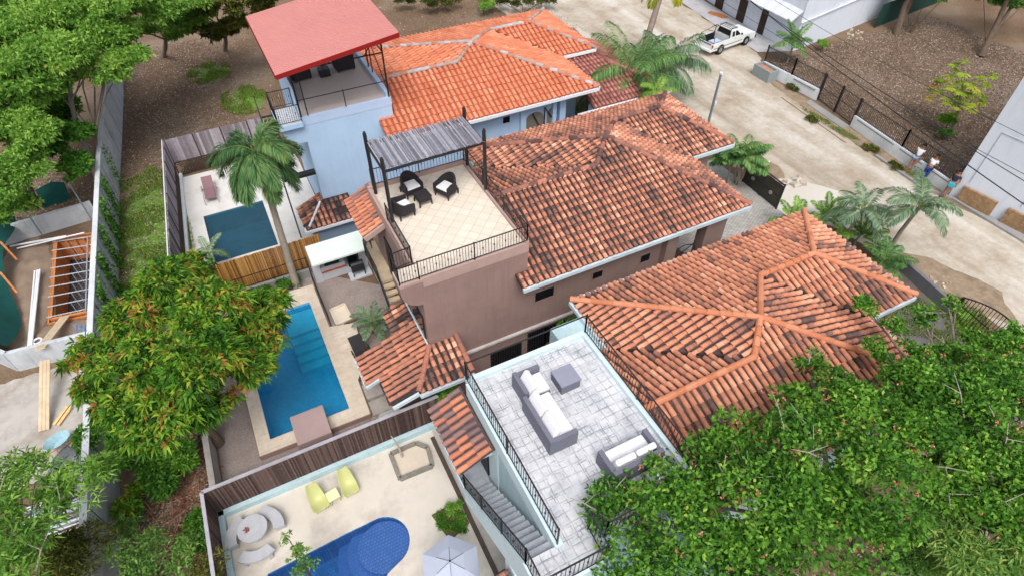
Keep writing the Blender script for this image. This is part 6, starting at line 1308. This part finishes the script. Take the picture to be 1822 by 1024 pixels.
# vines on the boundary wall
vn = thing('climbing_vine', 'strands of dark green vine hanging down the grey boundary wall', 'vine', (-8.0,30,0)); P_ = []
for (py0,px0,n_) in ((355,190,300),(400,192,350),(440,192,350),(300,185,120),(490,188,420),(545,185,520),(600,175,80),(385,205,200)):
    for k in range(n_):
        f = rng.random(); z = 2.4*(1-f); y0 = Z(px0,py0,1.2).y+rng.normal()*.28+f*-.35; x = np.interp(y0,[8,16,24,30.5,38,48],[-9,-8.7,-8.35,-8.0,-7.62,-6.9])+.13+abs(rng.normal())*.08; P_.append((x,y0,z+.1))
P_ = np.array(P_); q = leaf_quads(P_, unit(rng.normal(size=P_.shape)+np.array([.6,0,-.3])), rng.uniform(.1,.2,len(P_)), .1); np_obj('leaves', q, 4, L_deep, rng.random(len(P_))*.6, vn)
mb = MB()
for y in (25,28,31,33.5,36.0): x = float(np.interp(y,[8,16,24,30.5,38,48],[-9,-8.7,-8.35,-8.0,-7.62,-6.9]))+.11; mb.tube([(x,y,.1),(x,y+.15,1.2),(x,y-.1,2.4)],.015,4)
mb.build('stems', bark_d, vn)
# loose ground cover: grass blades and fallen leaves
def scatter(n, regs, seed):
    r = np.random.default_rng(seed); pts = []
    for (x0,x1,y0,y1,wt) in regs:
        k = int(n*wt); pts.append(np.stack([r.uniform(x0,x1,k),r.uniform(y0,y1,k)],1))
    return np.concatenate(pts)
gp_ = []
for (x,y,rx,ry) in GRASS:
    k = int(1700*rx*ry); a = rng.uniform(0,6.28,k); rr_ = np.sqrt(rng.random(k))*1.05; gp_.append(np.stack([x+rx*rr_*np.cos(a), y+ry*rr_*np.sin(a)],1))
gp_ = np.concatenate(gp_); keep = np.array([noise.noise(Vector((p[0]*.8,p[1]*.8,1))) > -.12 for p in gp_]); gp_ = gp_[keep]
G3 = np.concatenate([gp_, np.zeros((len(gp_),1))],1); q = leaf_quads(G3, unit(rng.normal(size=G3.shape)*.45+np.array([0,0,1.])), rng.uniform(.08,.22,len(G3)), .03)
tag(np_obj('grass', q, 4, leafm('grass_blade', [(0,(58,86,26)),(.5,(104,138,46)),(1,(158,170,80))], .2), rng.random(len(G3))), kind='stuff')
lp_ = scatter(130000, [(-8,1,24,58,.24),(-8,-5.3,3,26,.12),(1,30,39,60,.12),(38.8,60,14,33,.46),(9,24,-4,5,.04),(-14,-9,36,44,.03)], 5)
def inpoly(x,y): return (-5.0 < x < 23 and 2.5 < y < 37.9) or (43 < x and y > 33.6)
lp_ = np.array([p for p in lp_ if not inpoly(*p)]); G3 = np.concatenate([lp_, rng.uniform(.01,.05,(len(lp_),1))],1); d_ = rng.normal(size=G3.shape); d_[:,2] *= .25
q = leaf_quads(G3, unit(d_), rng.uniform(.06,.2,len(G3)), .05, np.array([[0,0,1.]]))
tag(np_obj('leaf_litter', q, 4, rampmat('dry_leaf', [(0,(60,50,42)),(.4,(114,98,86)),(.75,(152,134,120)),(1,(204,188,174))], .9, 0, .3, .15), rng.random(len(G3))), kind='stuff')
# fallen palm debris and rust twigs on the strip by the mango
tw = MB(); rr = random.Random(3)
for i in range(260):
    p = Z(rr.uniform(255,365), rr.uniform(790,1010), .05); a = rr.uniform(0,3.14); L_ = rr.uniform(.25,.9); tw.bar(p, p+Vector((math.cos(a)*L_,math.sin(a)*L_,rr.uniform(0,.12))), .025, .012, rr.random())
tag(tw.build('dead_fronds', rampmat('rusty_frond', [(0,(96,60,42)),(.5,(160,106,78)),(1,(202,160,130))], .9, 0, 1, .15), tint=True), kind='stuff')
# rubble
rk = MB(); rr = random.Random(8)
for (px,py,n_,s_,sp_) in ((1385,330,16,.22,16),(1420,325,8,.4,10),(1520,62,14,.22,14),(1360,290,8,.15,10),(1670,500,10,.14,20),(1420,120,4,.1,8)):
    for i in range(n_):
        p = Z(px+rr.uniform(-sp_,sp_),py+rr.uniform(-sp_,sp_)*.6,0); s = s_*rr.uniform(.5,1.1); o_ = len(rk.v)
        u1 = Vector((rr.uniform(-1,1),rr.uniform(-1,1),rr.uniform(-.3,.3))).normalized(); u2 = u1.cross(Vector((rr.uniform(-.2,.2),rr.uniform(-.2,.2),1))).normalized(); u3 = u1.cross(u2); rk.obox(p+Vector((0,0,s*.25)),u1,u2,u3,s*.6,s*.45,s*.3,rr.random())
tag(rk.build('rubble', rampmat('rubble_stone', [(0,(150,132,112)),(1,(206,198,188))], .95, 0, 4, .2, bump=.4), tint=True), kind='stuff')

# ------------------------------------------------------------------ pickup truck (built along +x, nose at +x)
def pickup():
    t = thing('pickup_truck', 'white pickup with a roll bar and roof rack parked on the dirt road', 'pickup')
    wp = mat('truck_white', (222,226,226), .3, .03, 2, spec=.5); bk = mat('truck_black', (26,27,30), .5, .1, 5); W = .84
    def prof(mb, pts, y0, y1, inset=0):
        n = len(pts); vs = [(x,y0,z) for x,z in pts]+[(x,y1,z) for x,z in pts]
        mb.add(vs, [tuple(range(n)), tuple(range(2*n-1,n-1,-1))]+[(i,n+i,n+(i+1)%n,(i+1)%n) for i in range(n)])
    def arch(cx, r, n=8): return [(cx+r*math.cos(rad(180-180*i/n)), .38+r*math.sin(rad(180-180*i/n))) for i in range(n+1)]
    side = [(-2.45,.45),(-1.95,.42)]+arch(-1.45,.42)+[(-.98,.38),(.95,.38)]+arch(1.48,.42)+[(1.95,.42),(2.4,.45),(2.45,.75),(2.3,.92),(1.2,1.02),(.72,1.06),(-.45,1.06),(-2.45,1.02)]
    mb = MB(); 
    for y0,y1 in ((-W,-W+.06),(W-.06,W)): prof(mb, side, y0, y1)
    mb.box(-2.44,2.4,-W+.063,W-.063,.4,.52); mb.box(-2.45,-2.38,-W+.063,W-.063,.52,1.0); mb.box(-.5,-.44,-W+.063,W-.063,.52,1.06)
    prof(mb, [(.78,.52),(2.42,.52),(2.44,.75),(2.29,.91),(1.2,1.01),(.78,1.05)], -W+.063, W-.063)
    o = mb.build('body', wp, t); bv = o.modifiers.new('b','BEVEL'); bv.width = .02; bv.segments = 2; bv.limit_method = 'ANGLE'
    mb = MB(); mb.box(-2.37,-.51,-W+.07,W-.07,.523,.56); mb.box(-2.37,-.51,-W+.065,-W+.075,.56,1.0); mb.box(-2.37,-.51,W-.075,W-.065,.56,1.0); mb.build('bed_liner', bk, t)
    # cab: tapered greenhouse
    cb = [(-.44,1.06),(.74,1.06),(.18,1.55),(-.36,1.55)]; vs = [(x,-W+.03,z) if z < 1.3 else (x,-W+.14,z) for x,z in cb]+[(x,W-.03,z) if z < 1.3 else (x,W-.14,z) for x,z in cb]
    mb = MB(); mb.add(vs, [(0,1,2,3),(7,6,5,4),(0,4,5,1),(1,5,6,2),(2,6,7,3),(3,7,4,0)]); o = mb.build('cab', wp, t); bv = o.modifiers.new('b','BEVEL'); bv.width = .03; bv.segments = 2
    def sidewin(xa0,xa1,xb0,xb1,s):
        mb = MB(); f = lambda z: W-.03-(.11*(z-1.06)/.49)+.006; z0,z1 = 1.10,1.47; vs = [(xa0,s*f(z0),z0),(xa1,s*f(z0),z0),(xb1,s*f(z1),z1),(xb0,s*f(z1),z1)]; mb.add(vs,[(0,1,2,3) if s < 0 else (3,2,1,0)]); mb.build('window', glass, t)
    for s in (-1,1): sidewin(-.38,-.08,-.33,-.08,s); sidewin(.0,.60,.0,.2,s)
    mb = MB(); mb.add([(.735,-.68,1.1),(.735,.68,1.1),(.24,.6,1.52),(.24,-.6,1.52)],[(0,1,2,3)]); mb.build('windscreen', glass, t)
    mb = MB(); mb.add([(-.446,-.66,1.12),(-.446,.66,1.12),(-.375,.58,1.5),(-.375,-.58,1.5)],[(3,2,1,0)]); mb.build('rear_window', glass, t)
    for x in (-1.45,1.48):
        for s in (-1,1):
            mb = MB(); ty = s*(W-.1); mb.tube([(x,ty-.11,.36),(x,ty-.09,.36),(x,ty+.09,.36),(x,ty+.11,.36)],[.3,.36,.36,.3],20); w_ = mb.build('wheel', MATS['black_rubber'], t)
            mb = MB(); mb.tube([(x,ty+s*.112,.36),(x,ty+s*.125,.36)],[.2,.17],12); mb.build('rim', mat('steel_rim',(150,152,156),.35,.1,4,metal=.6), w_)
    mb = MB(); mb.tube([(-.62,-.74,1.02),(-.62,-.7,1.6),(-.62,.7,1.6),(-.62,.74,1.02)],.035,8); mb.tube([(-2.3,-.74,1.02),(-2.25,-.7,1.35),(-2.25,.7,1.35),(-2.3,.74,1.02)],.025,6); mb.tube([(-2.25,.7,1.35),(-.62,.7,1.6)],.02,6); mb.tube([(-.62,.72,1.05),(-1.5,.72,1.4)],.02,6); mb.build('roll_bar', bk, t)
    mb = MB()
    for y in (-.55,.55): mb.bar((-.4,y,1.63),(.3,y,1.63),.035)
    for x in (-.36,-.12,.12,.28): mb.bar((x,-.58,1.63),(x,.58,1.63),.03)
    for x in (-.36,.28):
        for y in (-.55,.55): mb.bar((x,y,1.54),(x,y,1.63),.03)
    mb.build('roof_rack', bk, t)
    for s in (-1,1): mb = MB(); mb.box(-2.47,-2.4,s*.8-.05,s*.8+.045,.72,.95); mb.build('tail_light', mat('red_lamp',(190,36,34),.3), t)
    for s in (-1,1): mb = MB(); mb.box(2.40,2.465,s*.62-.14,s*.62+.14,.66,.82); mb.build('headlight', mat('clear_lamp',(214,220,224),.15), t)
    mb = MB(); mb.box(-2.6,-2.46,-.82,.82,.42,.56); mb.build('bumper', wp, t); mb = MB(); mb.box(2.46,2.58,-.82,.82,.40,.6); mb.build('bumper', bk, t)
    mb = MB(); mb.box(-2.3,.9,-W-.012,-W-.002,.60,.66); mb.build('trim_stripe', mat('grey_stripe',(112,114,116),.5), t); mb = MB(); mb.box(-2.475,-2.452,-.62,.62,.9,.97); mb.build('tailgate_band', bk, t)
    for s in (-1,1): mb = MB(); mb.box(.62,.7,s*(W+.02)-.06,s*(W+.02)+.06,1.08,1.2); mb.build('mirror', bk, t)
    for s in (-1,1): mb = MB(); mb.box(-.02,.08,s*(W+.004)-.008,s*(W+.004)+.008,.93,.96); mb.build('door_handle', bk, t)
    return local(t)
pk = pickup(); q = Z(1275,99,0); q2 = Z(1328,80,0); d_ = (q2-q).normalized(); ang = math.atan2(d_.y,d_.x); nrm_ = Vector((-d_.y,d_.x,0)); c_ = (q+q2)/2+nrm_*.84; pk.location = (c_.x,c_.y,.015); pk.rotation_euler = (0,0,ang); pk.scale = (1.06,1.06,1.06)
cs = MB(); bt0 = pk.location+Vector((math.cos(ang),math.sin(ang),0))*-1.35
tag(cs.obox((0,0,0),(1,0,0),(0,1,0),(0,0,1),.45,.3,.1).build('cooler', mat('pale_blue_box',(176,190,214),.5,.05,4)), 'pale blue tool box lying in the pickup bed', 'box'); o = bpy.data.objects['cooler']; o.location = (bt0.x,bt0.y,.72); o.rotation_euler = (0,0,ang)

# ------------------------------------------------------------------ three people leaning on the white street wall
skinm = mat('brown_skin', (150,104,80), .6, .06, 8)
def limb_mesh(name, pts, m, t, tag_sub=1, fingers=None):
    """skinned skeleton: pts = {name:(pos,radius)}, edges as list; one continuous surface"""
    V_, E_ = pts; names = list(V_); me = bpy.data.meshes.new(name); me.from_pydata([V_[k][0] for k in names], [(names.index(a),names.index(b)) for a,b in E_], [])
    o = bpy.data.objects.new(name, me); COL.objects.link(o); o.parent = t
    sk = o.modifiers.new('skin','SKIN'); 
    for i,k in enumerate(names): r = V_[k][1]; rr_ = r if hasattr(r,'__len__') else (r,r); me.skin_vertices[0].data[i].radius = rr_; me.skin_vertices[0].data[i].use_root = (i == 0)
    s = o.modifiers.new('sub','SUBSURF'); s.levels = s.render_levels = tag_sub; sk.use_smooth_shade = True; me.materials.append(m); return o
def person(label, pose, shirt, legs, hairm, sleeves=True, skirt=None):
    t = thing('person', label, 'person'); J = dict(pose)
    rd = dict(pelvis=.13,belly=.125,chest=(.16,.12),neck=.055,head0=.075,head=.1,head1=.085,shL=.065,shR=.065,elL=.045,elR=.045,wrL=.03,wrR=.03,hipL=.1,hipR=.1,knL=.062,knR=.062,anL=.04,anR=.04,toL=.035,toR=.035)
    E_ = [('pelvis','belly'),('belly','chest'),('chest','neck'),('neck','head0'),('head0','head'),('head','head1')]
    for s in 'LR': E_ += [('chest','sh'+s),('sh'+s,'el'+s),('el'+s,'wr'+s),('pelvis','hip'+s),('hip'+s,'kn'+s),('kn'+s,'an'+s),('an'+s,'to'+s)]
    J['head0'] = tuple(Vector(J['neck'])+Vector((0,0,.07))); J['head'] = tuple(Vector(J['neck'])+Vector((0,-.01,.15))); J['head1'] = tuple(Vector(J['neck'])+Vector((0,0,.22)))
    V_ = {k:(J[k],rd[k]) for k in ['pelvis']+[k for k in rd if k != 'pelvis']}
    for s in 'LR':                                   # palm and five bent fingers on each wrist
        w_ = Vector(J['wr'+s]); d = (w_-Vector(J['el'+s])).normalized(); sd_ = d.cross(Vector((0,0,1))).normalized() if abs(d.z) < .9 else Vector((1,0,0)); dn = Vector((0,0,-1))
        V_['pm'+s] = (tuple(w_+d*.06),(.038,.018)); E_.append(('wr'+s,'pm'+s))
        for i,(o_,l_) in enumerate(((-.027,.065),(-.009,.078),(.009,.074),(.027,.058))):
            a_ = w_+d*.09+sd_*o_; V_[f'f{s}{i}a'] = (tuple(a_+d*l_*.5),.009); V_[f'f{s}{i}b'] = (tuple(a_+d*l_*.85+dn*.02),.008); E_ += [('pm'+s,f'f{s}{i}a'),(f'f{s}{i}a',f'f{s}{i}b')]
        V_[f't{s}a'] = (tuple(w_+d*.05+sd_*.05),.011); V_[f't{s}b'] = (tuple(w_+d*.085+sd_*.066),.009); E_ += [('pm'+s,f't{s}a'),(f't{s}a',f't{s}b')]
    limb_mesh('body', (V_,E_), skinm, t, 1)
    g = 1.13; V2 = {k:(J[k],(r[0]*g,r[1]*g) if hasattr(r,'__len__') else r*g) for k,r in (('pelvis',.13),('belly',.13),('chest',(.165,.125)),('shL',.075),('shR',.075))}
    for s in 'LR':
        V2['sl'+s] = (tuple(Vector(J['sh'+s]).lerp(Vector(J['el'+s]),.55)),.062)
    limb_mesh('shirt', (V2,[('pelvis','belly'),('belly','chest'),('chest','shL'),('chest','shR'),('shL','slL'),('shR','slR')]), shirt, t)
    if legs:
        lm_, f = legs; V3 = {'pelvis':(tuple(Vector(J['pelvis'])+Vector((0,0,.0))),.152),'hipL':(J['hipL'],.118),'hipR':(J['hipR'],.118)}; E3 = [('pelvis','hipL'),('pelvis','hipR')]
        for s in 'LR':
            V3['kn'+s] = (tuple(Vector(J['hip'+s]).lerp(Vector(J['kn'+s]),min(1,f))),.082); E3.append(('hip'+s,'kn'+s))
            if f > 1: V3['an'+s] = (J['an'+s],.06); E3.append(('kn'+s,'an'+s))
        limb_mesh('trousers', (V3,E3), lm_, t)
    hd = Vector(J['head']); me = bpy.data.meshes.new('hair'); bm = bmesh.new(); bmesh.ops.create_icosphere(bm, subdivisions=3, radius=.112)
    for v in bm.verts: 
        if v.co.z < -.01 and v.co.y < .02: v.co *= .82
        v.co.z *= 1.12
    bm.to_mesh(me); bm.free(); me.materials.append(hairm); ho = bpy.data.objects.new('hair', me); COL.objects.link(ho); ho.parent = t; ho.location = hd+Vector((0,.025,.045))
    fc = MB()                                     # eyes, nose and mouth on the face (faces -y)
    for x in (-.033,.033): fc.obox((x,-.106+hd.y,hd.z+.01),(1,0,0),(0,1,0),(0,0,1),.013,.006,.006)
    fc.obox((0,-.1+hd.y,hd.z-.062),(1,0,0),(0,1,0),(0,0,1),.024,.006,.005); ff = fc.build('face', mat('dark_eye',(40,28,26),.4), t)
    ff.matrix_parent_inverse = Matrix.Identity(4); nb_ = MB(); nb_.obox((0,-.118+hd.y,hd.z-.02),(1,0,0),(0,1,0),(0,0,1),.012,.016,.02); nb_.build('nose', skinm, t).matrix_parent_inverse = Matrix.Identity(4)
    for s in 'LR':
        sh_ = MB(); a_ = Vector(J['an'+s]); sh_.obox((a_.x,a_.y-.06,.04),(1,0,0),(0,1,0),(0,0,1),.045,.13,.04); sh_.build('shoe', mat('dark_shoe',(60,52,50),.7), t).matrix_parent_inverse = Matrix.Identity(4)
    return t
hair = mat('black_hair',(26,22,22),.7,.2,20); wh = mat('white_shirt',(216,222,230),.8,.04,6); dk_ = mat('navy_shirt',(44,42,60),.8,.15,9); jean = mat('blue_jeans',(34,62,120),.85,.12,8); sh1 = mat('pale_blue_shorts',(130,160,190),.85,.06,8); red_ = mat('red_shorts',(186,44,56),.8,.06,8)
def pose(lean=.28, armL='wall', armR='down', knee=.0):
    """standing, back leaned on the wall behind (+y), feet forward"""
    J = {}; J['hipL'] = (-.09,0,.9); J['hipR'] = (.09,0,.9); J['pelvis'] = (0,.02,.97); J['belly'] = (0,.05+lean*.2,1.12); J['chest'] = (0,.05+lean*.55,1.34); J['neck'] = (0,.04+lean*.72,1.52)
    c = Vector(J['chest'])
    for s, x in (('L',-1),('R',1)):
        J['sh'+s] = tuple(c+Vector((x*.18,0,.06))); J['kn'+s] = (x*.1,-.12-.05*x*knee,.48); J['an'+s] = (x*.11,-.28-.12*x*knee,.08); J['to'+s] = (x*.12,-.42-.12*x*knee,.045)
    def arm(s, x, k):
        if k == 'wall': J['el'+s] = tuple(c+Vector((x*.42,.08,-.02))); J['wr'+s] = tuple(c+Vector((x*.66,.14,.02)))
        elif k == 'down': J['el'+s] = tuple(c+Vector((x*.27,.03,-.2))); J['wr'+s] = tuple(c+Vector((x*.25,-.12,-.4)))
        elif k == 'fold': J['el'+s] = tuple(c+Vector((x*.26,-.02,-.22))); J['wr'+s] = tuple(c+Vector((-x*.02,-.23,-.16)))
        elif k == 'hold': J['el'+s] = tuple(c+Vector((x*.24,-.03,-.23))); J['wr'+s] = tuple(c+Vector((x*.09,-.26,-.26)))
    arm('L',-1,armL); arm('R',1,armR); return J
face = rad(-82)                                   # turned towards the road (-x)
def put(t, px, py, rz, z=0): 
    q = Z(px,py,0); t.location = (q.x,q.y,z); t.rotation_euler = (0,0,rz)
a_ = person('person in white shirt and pale shorts, arm resting on the wall', pose(.25,'wall','down'), wh, (sh1,.45), hair); put(a_,1619,302,face)
b_ = person('person in white shirt and blue jeans leaning with folded arms in the middle', pose(.3,'fold','fold'), wh, (jean,2), hair); put(b_,1641,321,face)
c_ = person('person in navy top and red shorts holding a turquoise bag beside the white building', pose(.2,'hold','down',.6), dk_, (red_,.5), hair); put(c_,1680,349,face)
hb = MB(); hv = Vector((.09,-.30,1.0)); hb.obox((0,0,0),(1,0,0),(0,1,0),(0,0,1),.17,.07,.12); hb.tube([(-.1,0,.12),(-.05,0,.24),(.05,0,.24),(.1,0,.12)],.012,5)
o = hb.build('shoulder_bag', mat('turquoise_bag',(60,178,196),.7,.08,5)); tag(o,'turquoise bag held in front of the person in navy','bag'); bv=o.modifiers.new('b','BEVEL'); bv.width=.02; bv.segments=2; o.rotation_euler=(0,0,face); rm_=Matrix.Rotation(face,4,'Z'); o.location=Vector(c_.location)+rm_@hv
